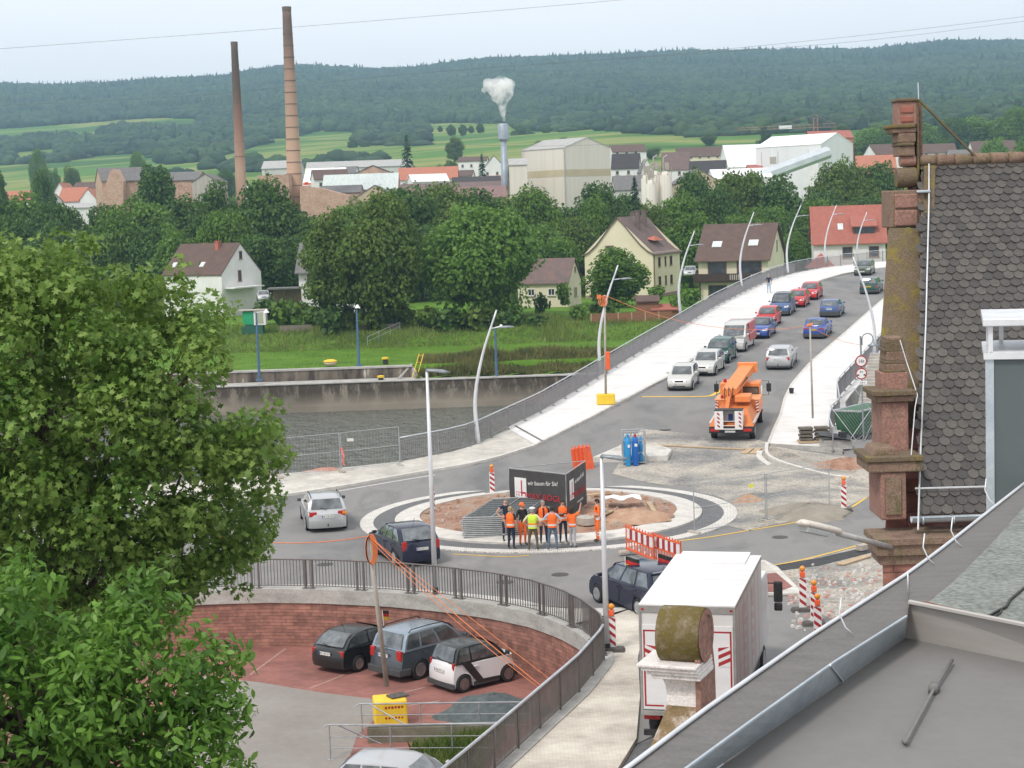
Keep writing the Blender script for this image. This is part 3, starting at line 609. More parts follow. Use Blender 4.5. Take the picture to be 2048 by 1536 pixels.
# railings -----------------------------------------------------------------
def railing(name, label, pts, h, post_step, mats, bars=.13, rb=.011, second=True, feet=True, gap=.1, cat='railing', pr=.03, tr=.035, dbl=False):
    """pts: 3D base line"""
    r = root(name, label, cat, tuple(pts[0])); o = Vector(pts[0]); up = Vector((0, 0, h)); P_ = [p-o for p in pts]
    hp, ip, pm_ = mats
    MB().tube([p+up for p in P_], tr, 8).build('handrail', hp, r, True)
    if second: MB().tube([p+up*(.87) for p in P_], .02, 5).build('upper_rail', ip, r)
    MB().tube([p+up*gap for p in P_], .02, 5).build('lower_rail', ip, r)
    q = resamp(P_, bars); n = len(q); V = []; w_ = rb
    top = up*(.87 if second else 1); Q = np.array([list(p) for p in q])
    d = np.gradient(Q, axis=0); d /= np.linalg.norm(d, axis=1)[:, None]; s_ = np.stack([-d[:, 1], d[:, 0], 0*d[:, 0]], 1)
    z0 = np.array([0, 0, h*gap]); z1 = np.array([0, 0, top.z])
    for zz in (z0, z1):
        for a_, b_ in ((-1, -1), (1, -1), (1, 1), (-1, 1)): V.append(Q+d*w_*a_+s_*w_*1.6*b_+zz)
    V = np.stack(V, 1).reshape(-1, 3); f = np.array([(0, 1, 5, 4), (1, 2, 6, 5), (2, 3, 7, 6), (3, 0, 4, 7)]); Fc = (f[None]+np.arange(n)[:, None, None]*8).reshape(-1, 4)
    raw('baluster_infill', V, Fc, ip, r)
    for i, p in enumerate(resamp(P_, post_step)):
        for k in ((-.11, .11) if dbl else (0,)):
            dd = Vector((1, 0, 0)); mm = MB(); mm.box((0, 0, h/2), (pr*2, pr*2, h-.02)); 
            if feet: mm.box((0, 0, .012), (.2, .2, .024))
            j = min(range(n), key=lambda t_: (q[t_]-p).length); dd = Vector(d[j])
            mm.build('post', pm_, r, False, p+dd*k*1.2).rotation_euler = (0, 0, atan2(dd.y, dd.x))
    return r
bl = [Vector(z(p, .14)) for p in dens([p for p in RL if 89 < p[1]][1:], 1.5)]
railing('bridge_railing', 'long grey bar railing with silver handrail along the left edge of the bridge deck', bl, 1.25, 2.45, (g_railt, g_railb, g_railb), .13, .009)
br = [Vector(z(p, .14)) for p in dens(RR, 1.2)]
railing('bridge_railing', 'grey bar railing along the right bridge footway, curling in at its near end', br, 1.25, 2.2, (g_railt, g_railb, g_railb), .13, .009)
# promenade mesh fence panels
g_mesh = pm('fence_wire', (.36, .38, .39), (.5, .52, .53), 4, .45, .5)
g_pale = pm('concrete_foot', (.34, .31, .27), (.45, .41, .36), 4, .9, bmp=.2)
def mesh_panel(name, label, a, b_, h=2., group=None, foot=True, cell=.16, tarp=None, cat='fence panel'):
    a = Vector(a); b_ = Vector(b_); r = root(name, label, cat, tuple(a), group=group); d = b_-a; up = Vector((0, 0, h)); z0 = Vector((0, 0, .12))
    mb = MB()
    for p in (Vector(), d): mb.tube([p+z0*.3, p+up], .022, 6)
    for t in (0.06, .52, 1): mb.tube([up*t+z0*0, d+up*t], .016, 5)
    mb.build('frame', g_mesh, r)
    n = max(2, int(d.length/cell)); k = 9; V = []; Fc = []; wz = .0045
    mm = MB()
    for i in range(1, n): p = d*(i/n); mm.box((p.x, p.y, h*.53), (wz, wz, h*.93))
    for j in range(1, k): mm.tube([up*(j/k), d+up*(j/k)], wz*.7, 3, cap=False)
    mm.build('wire_mesh', g_mesh, r)
    if foot:
        for p in (Vector(), d): MB().box((p.x, p.y, .065), (.72, .24, .13), 0, atan2(d.y, d.x)+pi/2, taper=(.9, .85)).build('foot_block', g_pale, r, bevel=.015)
    return r
pf = [gs(565, 960), gs(682, 948, .1), gs(800, 935, .1)]
mesh_panel('construction_fence', 'wire mesh fence panel on the river promenade, half hidden by the maple twigs', gs(560, 955, .13), gs(681, 943, .13), 2.)
fp = mesh_panel('construction_fence', 'wire mesh fence panel with a small white plate above the water beside the railing end', gs(684, 943, .13), gs(800, 930, .13), 2.)
MB().box((.5, .02, 1.62), (.34, .01, .16), 0).build('white_plate', g_whm, fp)
fp['category'] = 'fence panel'
tp = root('barrier_tape', 'red and white barrier tape hanging at the joint of the promenade fence panels', 'tape', tuple(gs(683, 944, .13)))
g_rw = pm('tape_red', (.6, .05, .04), (.7, .3, .28), 14, .6)
MB().grid([[(0, .03, 1.25), (.03, .03, 1.0), (.1, .02, .8), (.05, .03, .55), (.12, .03, .3)], [(.1, .03, 1.28), (.14, .03, 1.02), (.2, .03, .8), (.13, .03, .55), (.2, .03, .3)]]).build('tape', g_rw, tp)
# roundabout -----------------------------------------------------------------
CX, CY = 1.42, 77.4
def ringm(name, r0, r1, z0, z1, mat, cx=CX, cy=CY, n=96, skirt=True, rin=None, sec=None):
    mb = MB(); A = [(cos(2*pi*i/n), sin(2*pi*i/n)) for i in range(n)]
    rr = [[(cx+x*r0, cy+y*r0, z0) for x, y in A], [(cx+x*r0, cy+y*r0, z1) for x, y in A], [(cx+x*r1, cy+y*r1, z1+(0 if rin is None else rin)) for x, y in A]]
    if rin is not None: rr.append([(cx+x*r1, cy+y*r1, z0) for x, y in A])
    mb.grid(rr, 0, None, True); return struct(mb.build(name, mat))
ringm('kerb_ring', 8.42, 7.82, .0, .05, g_ring)
ringm('kerb_ring', 7.9, 6.85, .04, .046, g_asph2)
ringm('kerb_ring', 6.86, 5.75, .03, .13, g_kerb, rin=.1)
# planting bed: uneven soil
mb = MB(); n = 48; rows = []
for k in range(9):
    r_ = 5.77*(1-k/8.); rows.append([(CX+cos(2*pi*i/n)*r_, CY+sin(2*pi*i/n)*r_, .16+(.0 if k == 0 else .14*R_.random())+.12*(k/8)) for i in range(n)])
mb.grid(rows, 0, None, True); struct(mb.build('soil', g_red, None, True))
# marks and patches on the plaza
def flat(name, pts, mat, zo=.006, kind='structure'):
    mb = MB(); mb.add([(p[0], p[1], zb(p[1])+zo) for p in pts], [tuple(range(len(pts)))]); return struct(mb.build(name, mat))
def band(name, pts, wd, mat, zo=.01):
    p = spline([Vector((q[0], q[1], 0)) for q in pts], 6); mb = MB(); A = offset(p, wd/2); B_ = offset(p, -wd/2)
    mb.grid([[(q.x, q.y, zb(q.y)+zo) for q in A], [(q.x, q.y, zb(q.y)+zo) for q in B_]]); return struct(mb.build(name, mat))
def xy(*pp): return [tuple(gs(*p))[:2] for p in pp]
# rough, unpaved building ground right of the island (uneven mesh)
dp = [(4.9, 87.3), (7.2, 98.3), (13.3, 94.2), (14.6, 91.6), (17.5, 89), (24, 90), (24, 79.5), (17.6, 81.8), (14.6, 76.8), (12, 74.2), (9.6, 72.3), (8.9, 73.6), (9.9, 77), (9.6, 80.5), (8, 83.8), (6.2, 85.4)]
m, b = base('rough_ground', .95, 0, .15); tcn = nn(m, 'ShaderNodeNewGeometry'); nA = nn(m, 'ShaderNodeTexNoise'); nA.inputs['Scale'].default_value = .3; nA.inputs['Detail'].default_value = 9; nA.inputs['Roughness'].default_value = .62; nA.inputs['Distortion'].default_value = .3
mm_ = nn(m, 'ShaderNodeMapping'); mm_.inputs['Scale'].default_value = (.8, .9, 1); m.node_tree.links.new(tcn.outputs['Position'], mm_.inputs[0]); m.node_tree.links.new(mm_.outputs[0], nA.inputs['Vector'])
cc = ramp(m, nA.outputs['Fac'], [(.3, (.15, .148, .145)), (.42, (.23, .225, .215)), (.5, (.33, .31, .275)), (.57, (.42, .385, .33)), (.63, (.28, .265, .24)), (.74, (.20, .195, .19))])
cc = mixc(m, .5, cc, ramp(m, noise(m, 9, 5), [(.3, (.15, .15, .15)), (.7, (.85, .85, .85))]), 'OVERLAY'); m.node_tree.links.new(cc, b.inputs['Base Color']); bump(m, b, noise(m, 5, 6), .8, .06); g_rough = m
flat('ground', dp, g_rough, .012)
flat('ground', [(10.2, 65.3), (8.9, 63.6), (9.4, 61), (9.9, 57.2), (12, 54), (16, 54), (24, 60), (24, 73), (15.4, 69.9), (12.8, 67.5)], g_rough, .008)
band('lane_line', xy((1235, 1096), (1390, 1079), (1500, 1061), (1640, 1036), (1690, 1022), (1740, 990), (1775, 960)), .13, g_yel)
band('lane_line', xy((1390, 1160), (1480, 1143), (1600, 1121), (1700, 1096), (1790, 1070)), .13, g_yel)
band('lane_line', xy((560, 1008), (640, 990), (720, 975), (800, 962), (870, 950)), .12, g_whm)
band('lane_line', xy((905, 1109), (1011, 1114), (1060, 1112)), .1, g_yel)
band('stop_line', xy((1284, 794), (1340, 794), (1410, 793), (1430, 788), (1455, 772)), .28, g_yel, .012)
band('lane_line', xy((1500, 1062), (1515, 1050)), .12, g_whm)
# kerb works at the foot of the bridge
def kerbline(pts, wd, h, mat=g_kerb, z0=0.):
    p = spline([Vector((q[0], q[1], 0)) for q in pts], 6); A = offset(p, wd/2); B_ = offset(p, -wd/2); mb = MB()
    mb.grid([[(q.x, q.y, zb(q.y)+z0) for q in A], [(q.x, q.y, zb(q.y)+z0+h) for q in A], [(q.x, q.y, zb(q.y)+z0+h) for q in B_], [(q.x, q.y, zb(q.y)+z0) for q in B_]]); return struct(mb.build('kerb', mat))
kerbline(xy((1534, 893), (1535, 915), (1560, 930), (1610, 945), (1660, 958), (1700, 962)), .18, .22)
kerbline(xy((1519, 905), (1521, 920), (1552, 940), (1590, 952), (1640, 962), (1690, 968)), .3, .1)
flat('pavement', xy((1536, 897), (1537, 915), (1562, 930), (1612, 945), (1664, 957), (1730, 958), (1720, 940), (1620, 925), (1570, 905)), g_dirt, .12)
# crossing island with the gas bottles
ip = xy((1236, 893), (1318, 890), (1344, 905), (1336, 922), (1250, 925), (1186, 925))
mb = MB(); mb.prism([(p[0], p[1]) for p in ip], .0, .75*0+zb(92)+.16); struct(mb.build('traffic_island', g_kerb, bevel=.05))
flat('pavement', [(Vector(p)*.86+Vector((sum(q[0] for q in ip)/6, sum(q[1] for q in ip)/6))*.14).to_tuple() for p in ip], g_pav, .0).location.z = zb(92)+.165-zb(92)
# dark trench and right front pavement island
flat('trench', xy((1500, 1140), (1640, 1117), (1770, 1086), (1770, 1100), (1640, 1132), (1560, 1143)), pm('black_tar', (.02, .02, .022), (.05, .05, .05), 3, .7), .02)
k2 = xy((1445, 1130), (1530, 1126), (1556, 1140), (1602, 1187), (1602, 1212), (1525, 1212), (1440, 1150)); mb = MB(); mb.prism(k2, 0, .12); struct(mb.build('traffic_island', g_kerb, bevel=.04))
flat('pavement', xy((1450, 1134), (1528, 1130), (1550, 1150), (1440, 1162)), g_pav, .13); flat('pavement', xy((1440, 1164), (1552, 1152), (1585, 1180), (1555, 1192), (1450, 1190)), g_redpav, .13)
flat('pavement', xy((1450, 1194), (1556, 1193), (1594, 1196), (1594, 1208), (1525, 1208)), g_pav, .13)
# curved retaining wall of the sunken car park + its railing
g_stone = bricks('red_sandstone_blocks', (.35, .165, .125), (.24, .115, .09), (.17, .105, .085), .5, .125, .009, .9, .37, 'UV', .8, .5, 3)
def wall_sheet(pts, z0, z1, mat, name, parent, off=0):
    P_ = offset(pts, off) if off else pts; me = MB(); me.grid([[(p.x, p.y, z0) for p in P_], [(p.x, p.y, z1) for p in P_]]); o = me.build(name, mat, parent, True)
    uv = o.data.uv_layers.new(name='UVMap'); d = [0]
    for a_, b_ in zip(P_, P_[1:]): d.append(d[-1]+(b_-a_).length)
    n_ = len(P_)
    for lp in o.data.loops: i = lp.vertex_index; uv.data[lp.index].uv = (d[i % n_], z1 if i >= n_ else z0)
    return o
LOT = -2.05
wr = root('retaining_wall', 'curved red sandstone retaining wall with a pale concrete cap round the sunken car park', 'retaining wall')
wall_sheet(wl, LOT-.1, -.34, g_stone, 'stone_face', wr)
cap = [q for q in wl]; ci = offset(cap, -.06); co = offset(cap, .42)
mb = MB(); mb.grid([[(p.x, p.y, -.38) for p in ci], [(p.x, p.y, .14) for p in ci], [(p.x, p.y, .14) for p in co], [(p.x, p.y, -.05) for p in co]]); mb.build('concrete_cap', g_conc, wr)
iw = [p for p in wl if p.y > 52.2]; 
railing('curved_railing', 'dark grey-brown curved bar railing on the concrete cap above the car park', [Vector((p.x, p.y, .14)) for p in offset(iw, .12)], 1.08, 2.05, (g_rail, g_rail, g_rail), .125, .009, False, dbl=True, gap=.09, pr=.035, tr=.03)
sw = [p for p in wl if p.y < 51.9]
railing('straight_railing', 'straight dark bar railing with pale handrail along the footpath, running out at the bottom edge', [Vector((p.x+.12, p.y, .1)) for p in sw], 1.12, 1.75, (g_railt, g_rail, g_rail), .1, .008, False, gap=.08, pr=.03, tr=.04)
# footpath beside the lorry road
fpath = xy((1197, 1330), (1185, 1285), (1225, 1235), (1285, 1262), (1290, 1330), (1283, 1430), (1262, 1500), (1205, 1620)); 
g_path = bricks('path_setts', (.58, .53, .45), (.50, .46, .40), (.38, .35, .31), .2, .1, .006, .85, .5, 'XY', .2, .5, .5)
fp_ = [(2.15, 56.3), (3.9, 58.6), (4.3, 57.4), (3.55, 52.2), (3.3, 48), (2.9, 44), (1.7, 39.5), (.6, 36), (-2.6, 36), (-1.1, 40), (-.3, 42.3), (.8, 45.3), (1.9, 48.4), (2.6, 51.4), (2.7, 53.4)]
mb = MB(); mb.prism(fp_, -.1, .105); struct(mb.build('footpath', g_path))
inner = [Vector((p[0], p[1], 0)) for p in ((-20, 64.2), (-9, 64.3), (-4.4, 63), (-.4, 60.8), (1.4, 59), (3.9, 58.7))]
mb = MB(); ou = [Vector((p.x, p.y, 0)) for p in spline(inner, 6)]; wi = [Vector((p.x, p.y, 0)) for p in resamp([q for q in offset(wl, .4) if q.x > -20 and q.y > 56.5], .3)]
n_ = len(ou); wi = [wi[int(i*(len(wi)-1)/(n_-1))] for i in range(n_)]
mb.grid([[(p.x, p.y, .0) for p in ou], [(p.x, p.y, .09) for p in ou], [(p.x, p.y, .09) for p in wi]]); struct(mb.build('kerb', g_kerb))
# car park floor
mb = MB(); inn = [p for p in wl]; mb.add([(p.x, p.y, LOT) for p in inn]+[(-30, 36, LOT), (-30, 61.5, LOT)], [tuple(range(len(inn)+2))]); struct(mb.build('car_park', g_redpav))
g_tarold = pm('old_asphalt', (.22, .20, .18), (.28, .26, .24), .3, .9, fine=.08)
cp = [tuple(gz(*p, LOT))[:2] for p in ((380, 1350), (520, 1365), (640, 1385), (760, 1400), (760, 1430), (715, 1470), (690, 1540), (560, 1900), (200, 1900))]
mb = MB(); mb.add([(p[0], p[1], LOT+.006) for p in cp], [tuple(range(len(cp)))]); struct(mb.build('car_park', g_tarold))
def lotline(a_, b_, w_=.1):
    a_ = gz(*a_, LOT); b_ = gz(*b_, LOT); d_ = (b_-a_).normalized(); s_ = Vector((-d_.y, d_.x, 0))*w_/2; mb = MB(); mb.quad(*[tuple(v+Vector((0, 0, .008))) for v in (a_-s_, b_-s_, b_+s_, a_+s_)]); struct(mb.build('bay_line', pm('bay_line_paint', (.30, .16, .13), (.42, .28, .24), 6, .8)))
for q in (((500, 1350), (572, 1297)), ((620, 1377), (700, 1345)), ((745, 1401), (850, 1375)), ((1060, 1394), (1085, 1385)), ((800, 1414), (880, 1402))): lotline(*q)

# drain covers and patches on the road
g_iron = pm('cast_iron', (.06, .058, .055), (.10, .095, .09), 8, .6, .5)
for i, (px, py) in enumerate(((650, 1130), (1120, 1150), (1330, 860), (1010, 1165), (1560, 1075))):
    r = root('manhole_cover', ['round iron cover in the road left of the dark navy hatchback', 'round iron cover in the road below the group of people', 'round iron cover on the bridge approach left of the orange truck', 'round iron cover in the road above the curved railing', 'round iron cover in the road beside the wire fence'][i], 'manhole cover', tuple(gs(px, py, .0)));  MB().lathe([(.33, 0), (.33, .012), (.29, .014), (.28, .01)], 20).build('cover', g_iron, r)
g_patch = pm('asphalt_patch', (.16, .16, .162), (.20, .198, .195), 2, .9, fine=.2)
for pp_ in (((600, 1110), (700, 1105), (704, 1120), (604, 1126)), ((1250, 930), (1330, 935), (1325, 950), (1230, 946)), ((1380, 1105), (1490, 1085), (1500, 1095), (1386, 1118)), ((1180, 860), (1240, 838), (1246, 846), (1186, 868))): flat('road_patch', xy(*pp_), g_patch, .005)
# ================================================================ VEHICLES
m, b = base('car_glass', .06, .5, .8); b.inputs['Base Color'].default_value = (.018, .022, .026, 1); b.inputs['Coat Weight'].default_value = .6; g_glass = m
n = noise(m, 2.2, 2); m.node_tree.links.new(ramp(m, n, [(.35, (.07, .08, .085)), (.7, (.20, .22, .23))]), b.inputs['Base Color'])  # patchy grey in the base colour stands in for reflected sky
g_tyre = pm('tyre_rubber', (.014, .014, .015), (.03, .03, .03), 9, .85)
g_alu = pm('alloy_rim', (.42, .43, .45), (.60, .61, .63), 6, .3, .8)
g_blk = pm('black_plastic', (.018, .018, .019), (.035, .035, .036), 6, .6)
g_dk = pm('dark_grey_plastic', (.045, .047, .05), (.07, .072, .075), 6, .6)
g_tail = pm('tail_light_red', (.30, .012, .012), (.50, .03, .02), 12, .15, spec=.6)
g_head = pm('headlight_glass', (.45, .47, .48), (.75, .76, .76), 14, .08, .2, spec=.8)
g_amb = pm('amber_lens', (.65, .22, .02), (.8, .32, .03), 10, .2, spec=.6)
g_plate = pm('number_plate', (.62, .62, .6), (.7, .7, .68), 10, .5)
g_ypl = pm('yellow_plate', (.62, .42, .03), (.7, .5, .05), 10, .5)
g_blu = pm('plate_blue', (.02, .06, .35), (.03, .08, .4), 10, .5)
g_ink = pm('black_ink', (.02, .02, .02), (.03, .03, .03), 10, .6)
g_wht = pm('white_plastic', (.66, .66, .66), (.76, .76, .75), 3, .5)
def wheel(parent, x, y, r, wd=.2, spokes=5, rim=None, sgn=1):
    W_ = MB(); M = Matrix.Translation((x, y, r)) @ Matrix.Rotation(-sgn*pi/2, 4, 'X')
    W_.lathe([(r*.55, -wd/2), (r*.93, -wd/2), (r, -wd*.35), (r, wd*.35), (r*.93, wd/2), (r*.66, wd/2+.004), (r*.62, wd*.3), (.02, wd*.22)], 22, 0, M); t = W_.build('wheel', g_tyre, parent, auto=40)
    Q = MB(); Q.lathe([(r*.66, wd*.5+.006), (r*.60, wd*.5+.01), (r*.58, wd*.28)], 22, 0, M)
    for i in range(spokes):
        a_ = 2*pi*i/spokes; Mi = M @ Matrix.Rotation(a_, 4, 'Z'); Q.add([(0, -.032, wd*.42), (r*.6, -.02-.03*(spokes < 7), wd*.47), (r*.6, .02+.03*(spokes < 7), wd*.47), (0, .032, wd*.42)], [(0, 1, 2, 3)], 0, Mi)
    Q.lathe([(.055, wd*.3), (.055, wd*.46), (.02, wd*.48)], 10, 0, M); Q.build('rim', rim or g_alu, t)
    return t
def car(name, label, col, P_, loc=None, heading=0., pitch=0., cat='car', lower=None, rimm=None, plate='front,rear', plate_txt='MIL A 42', ptm=None, group=None, roofcol=None, glass=None):
    """P_: L W H belt hood xA xB xC xD (x from centre, + is forward), pillars = fractions from rear"""
    L_, W_, Hh, belt, hood = P_['d']; xA, xB, xC, xD = P_['g']; r = P_.get('r', .31); wx = P_.get('wx', (-L_*.30, L_*.315)); gc = P_.get('gc', .17)
    ro = root(name, label, cat, group=group); ro.matrix_world = Matrix.Translation(loc) @ Matrix.Rotation(heading, 4, 'Z') @ Matrix.Rotation(-pitch, 4, 'Y')
    h2 = L_/2; ar = r+.055
    def arch(cx): return [(cx+ar*cos(t), max(gc, r+ar*sin(t))) for t in [pi*k/10 for k in range(11)]]
    rear = P_.get('rear', [(-h2+.06, gc+.04), (-h2, .38), (-h2+.01, .58), (-h2+.05, .8), (xD-.02 if xD > -h2+.25 else -h2+.1, belt-.03)])
    top = [(xD, belt), ((xA+xD)/2, belt+.0), (xA, belt-.0), ((xA+h2)/2+.05, (belt+hood)/2+.02), (h2-.42, hood+.01), (h2-.16, hood-.1)]
    fr = [(h2-.04, .58), (h2, .42), (h2-.03, gc+.08)]
    bot = [(wx[1]+ar+.02, gc)]+arch(wx[1])[0:]+[(wx[0]+ar+.02, gc)]+arch(wx[0])+[(wx[0]-ar-.02, gc)]
    out = rear+top+fr+bot; n = len(out); ys = [-1, -.955, -.8, -.4, 0, .4, .8, .955, 1]; rows = []
    for y in ys:
        a_ = abs(y); row = []
        for (x, z_) in out:
            s_ = 1-.10*max(0, abs(x)/h2-.62)/.38*(abs(x)/h2)      # plan taper
            xx = x*(1-.035*a_**3*(abs(x)/h2)**4*1.6); zz = z_
            if z_ > gc+.3: zz = z_-.045*a_**5*(1 if z_ > .7 else .3)+.012*(1-a_)
            wmul = 1-.03*max(0, (z_-.75))/.3-.02*max(0, .45-z_)/.3
            row.append((xx, y*W_/2*s_*wmul*(.985 if a_ > .99 else 1), zz))
        rows.append(row)
    mb = MB(); mb.grid(rows, 0, None, True); mb.f[-0:]; 
    mb.f.append(tuple(range(n-1, -1, -1))); mb.m.append(0); mb.f.append(tuple(range(8*n, 9*n))); mb.m.append(0)
    # greenhouse
    Wb = W_*.93; Wr = W_*P_.get('tw', .76); zr = Hh; k = 5; pr = []
    prof = [(xD-.015, belt-.03), (xD+(xC-xD)*.5-.0, belt+(zr-belt)*.56), (xC-.02, zr-.085), (xC+.12, zr-.03), ((xB+xC)/2, zr), (xB-.15, zr-.025), (xB, zr-.075), (xB+(xA-xB)*.5+.02, belt+(zr-belt)*.5), (xA+.01, belt-.04)]
    gr = []
    for y in (-1, -.94, -.55, 0, .55, .94, 1):
        row = []
        for x, z_ in prof:
            t = min(1, max(0, (z_-belt)/(zr-belt))); w2 = (Wb+(Wr-Wb)*t**1.2)/2; a_ = abs(y); row.append((x-.05*(a_**3)*(1 if x > (xB+xC)/2 else -1)*(1 if t < .97 else .3), y*w2, z_-.028*a_**2*(t > .8)-.02*(a_ > .99)*(t > .8)))
        gr.append(row)
    g0 = len(mb.v); mb.grid(gr, 1 if roofcol else 0)
    for rw, fl in ((0, 1), (6, 0)):
        q = [g0+rw*9+i for i in range(9)]; mb.f.append(tuple(q if fl else q[::-1])); mb.m.append(1 if roofcol else 0)
    bo = mb.build('body', [col, roofcol or col], ro, auto=38)
    if lower is not None:
        q = MB(); gap = [(-h2-.008, wx[0]-ar-.03), (wx[0]+ar+.03, wx[1]-ar-.03), (wx[1]+ar+.03, h2+.006)]
        for i, (a0, a1) in enumerate(gap):
            hh = lower if i != 1 else gc+.14
            s_ = 1-.10*max(0, max(abs(a0), abs(a1))/h2-.62)/.38*.9 if i != 1 else 1.0
            if i == 1: q.bb(a0, a1, -W_/2-.004, W_/2+.004, gc-.02, hh)
            else:
                e = a0 if i == 0 else a1; e2 = a1 if i == 0 else a0; w1 = W_/2*.905; w2 = W_/2*1.004
                q.prism([(e, -w1), (e2, -w2), (e2, w2), (e, w1)] if i == 2 else [(e, -w1), (e, w1), (e2, w2), (e2, -w2)][::1], gc, hh)
        q.build('lower_trim', g_dk if P_.get('trim', 'd') == 'd' else g_blk, ro, bevel=.03)
    MB().bb(wx[0]-.25, wx[1]+.25, -W_/2+.22, W_/2-.22, gc-.03, gc+.3).build('underbody', g_blk, ro)
    GL = glass or g_glass
    def pane(nm, pts, d=.008):
        P3 = [Vector(p) for p in pts]; nrm = (P3[1]-P3[0]).cross(P3[2]-P3[0]).normalized(); q = MB(); q.add([tuple(p+nrm*d) for p in P3], [tuple(range(len(P3)))]); return q.build(nm, GL, ro)
    def gp(x, z_, y):     # point on greenhouse side/front
        t = (z_-belt)/(zr-belt); w2 = (Wb+(Wr-Wb)*max(0, t)**1.2)/2; return (x, y*w2, z_)
    zb0, zb1 = belt+.03, zr-.11
    def fx(t): return xA+(xB-xA)*t+.055*sin(pi*t)*0+.02
    def bx(t): return xD+(xC-xD)*t-.018
    t0 = .07; t1 = .86
    zt = lambda t: belt+(zr-belt)*t
    f_ = lambda t: np.interp(t, [0, .5, .86], [xA+.012, xB+(xA-xB)*.5+.028, xB+(xA-xB)*.13+.012])
    r_ = lambda t: np.interp(t, [0, .56, .88], [xD-.018, xD+(xC-xD)*.5-.012, xC-.015+(xD-xC)*.04])
    def multi(nm, fxn, sg, ts, inset=.86):
        q = MB(); rows = []
        for t in ts:
            row = []
            for y in (-1, -.5, 0, .5, 1):
                x, yy, z_ = gp(float(fxn(t)), zt(t), y*inset); row.append((x+sg*(.012+.0*(1-abs(y)))-.05*sg*(abs(y*inset)**3)+.004*sg, yy, z_+.006))
            rows.append(row)
        q.grid(rows if sg > 0 else rows[::-1]); return q.build(nm, GL, ro, True)
    multi('windscreen', f_, 1, (.05, .3, .5, .7, .84)); 
    if not P_.get('norear'): multi('rear_window', r_, -1, (P_.get('rw0', .1), .35, .56, .75, .86), .82)
    pil = P_.get('p', [.02, .36, .68, .97]); 
    for s_ in (-1, 1):
        for i in range(len(pil)-1):
            a0 = pil[i]+.02; a1 = pil[i+1]-.02; pts = []
            for u, t in ((a0, .08), (a1, .08), (a1, .5), (a1, .84), (a0, .84), (a0, .5)):
                xr_ = float(np.interp(t, [0, .5, .9], [xD+.07, xD+(xC-xD)*.5+.07, xC+.09])); xf_ = float(np.interp(t, [0, .5, .9], [xA-.09, xB+(xA-xB)*.5-.1, xB-.12])); w2 = (Wb+(Wr-Wb)*t**1.2)/2+.007; pts.append((xr_+(xf_-xr_)*u, s_*w2, zt(t)))
            q = MB(); q.add(pts, [tuple(range(6)) if s_ < 0 else tuple(range(5, -1, -1))]); q.build('side_window', GL, ro)
        # door shut lines and handle
        for i in range(1, len(pil)-1):
            x = xD+.07+(xA-.09-xD-.07)*pil[i]; 
            MB().bb(x-.006, x+.006, min(s_*W_*.496, s_*W_*.503), max(s_*W_*.496, s_*W_*.503), gc+.16, belt-.1).build('door_seam', g_blk, ro)
            MB().bb(x+.06, x+.22, min(s_*W_*.49, s_*W_*.512), max(s_*W_*.49, s_*W_*.512), belt-.18, belt-.145).build('door_handle', P_.get('hm', col), ro)
        q = MB(); q.box((xA-.12, s_*(W_/2+.08), belt+.09), (.1, .19, .13), 0, 0, None, (.8, .85)); q.build('mirror', P_.get('mm', col), ro, bevel=.02)
        hl = P_.get('hl', (.36, .13, hood-.17)); q = MB(); yc = W_*.36; w_ = hl[0]
        s2 = s_; q.add([(h2-.035, s2*(yc-w_/2), hl[2]-hl[1]/2), (h2-.16, s2*(W_*.455), hl[2]-hl[1]/2+.02), (h2-.34, s2*(W_*.462), hl[2]+hl[1]*.9), (h2-.17, s2*(yc-w_/2+.03), hl[2]+hl[1]/2), (h2-.25, s2*(yc-w_/2+.03), hl[2]+hl[1]/2-.1), (h2-.4, s2*W_*.44, hl[2]-.05)], [(0, 1, 2, 3), (0, 3, 4), (1, 5, 2), (3, 2, 5, 4), (0, 4, 5, 1)]); q.build('headlight', g_head, ro)
        tl = P_.get('tl', (.2, .24, belt-.24)); q = MB(); q.box((-h2+.155+P_.get('tlx', 0), s_*(W_*.437-tl[0]/2), tl[2]), (.11, tl[0], tl[1]), 0, 0, None, (.9, .97)); q.build('tail_light', g_tail, ro, bevel=.02)
        for x in wx: wheel(ro, x, s_*(W_/2-.1), r, .2, P_.get('sp', 5), rimm, s_)
    # grille, plates
    MB().box((h2-.045, 0, hood-.22), (.06, W_*.34, .1)).build('grille', g_blk, ro, bevel=.02)
    MB().box((h2-.02, 0, .30), (.05, W_*.5, .09)).build('air_intake', g_blk, ro, bevel=.02)
    pz = P_.get('pz', .72); pm_ = ptm or g_plate
    for nm, x, z_, rt, xs in (('front', h2+.006, .45, pi/2, 1), ('rear', -h2-.012+P_.get('px', 0), pz, -pi/2, -1)):
        if nm not in plate: continue
        q = MB().box((x, 0, z_), (.014, .5, .11)).build('number_plate', pm_, ro)
        M = Matrix.Translation((x+.008*xs, 0, z_)) @ Matrix.Rotation(rt, 4, 'Z') @ Matrix.Rotation(pi/2, 4, 'X')
        text(plate_txt, .1, g_ink, q, M, 'plate_lettering', .001, .95)
        if pm_ is g_plate: MB().box((x+.002*xs, -xs*.23, z_), (.014, .035, .1)).build('plate_strip', g_blu, q)
    if P_.get('rails'):
        for s_ in (-1, 1):
            x0, x1 = xC+.15, xB-.1; y_ = s_*(Wr/2-.05); MB().tube([(x0, y_, zr-.06), (x0+.12, y_, zr+.035), ((x0+x1)/2, y_, zr+.05), (x1-.12, y_, zr+.03), (x1, y_, zr-.06)], .018, 6).build('roof_rail', P_.get('rm', g_blk), ro, True)
    if P_.get('spoil'): MB().box((xC-.06, 0, zr-.075), (.2, Wr*.9, .035), 0, 0, None, (.8, .95)).build('spoiler', col, ro, bevel=.012)
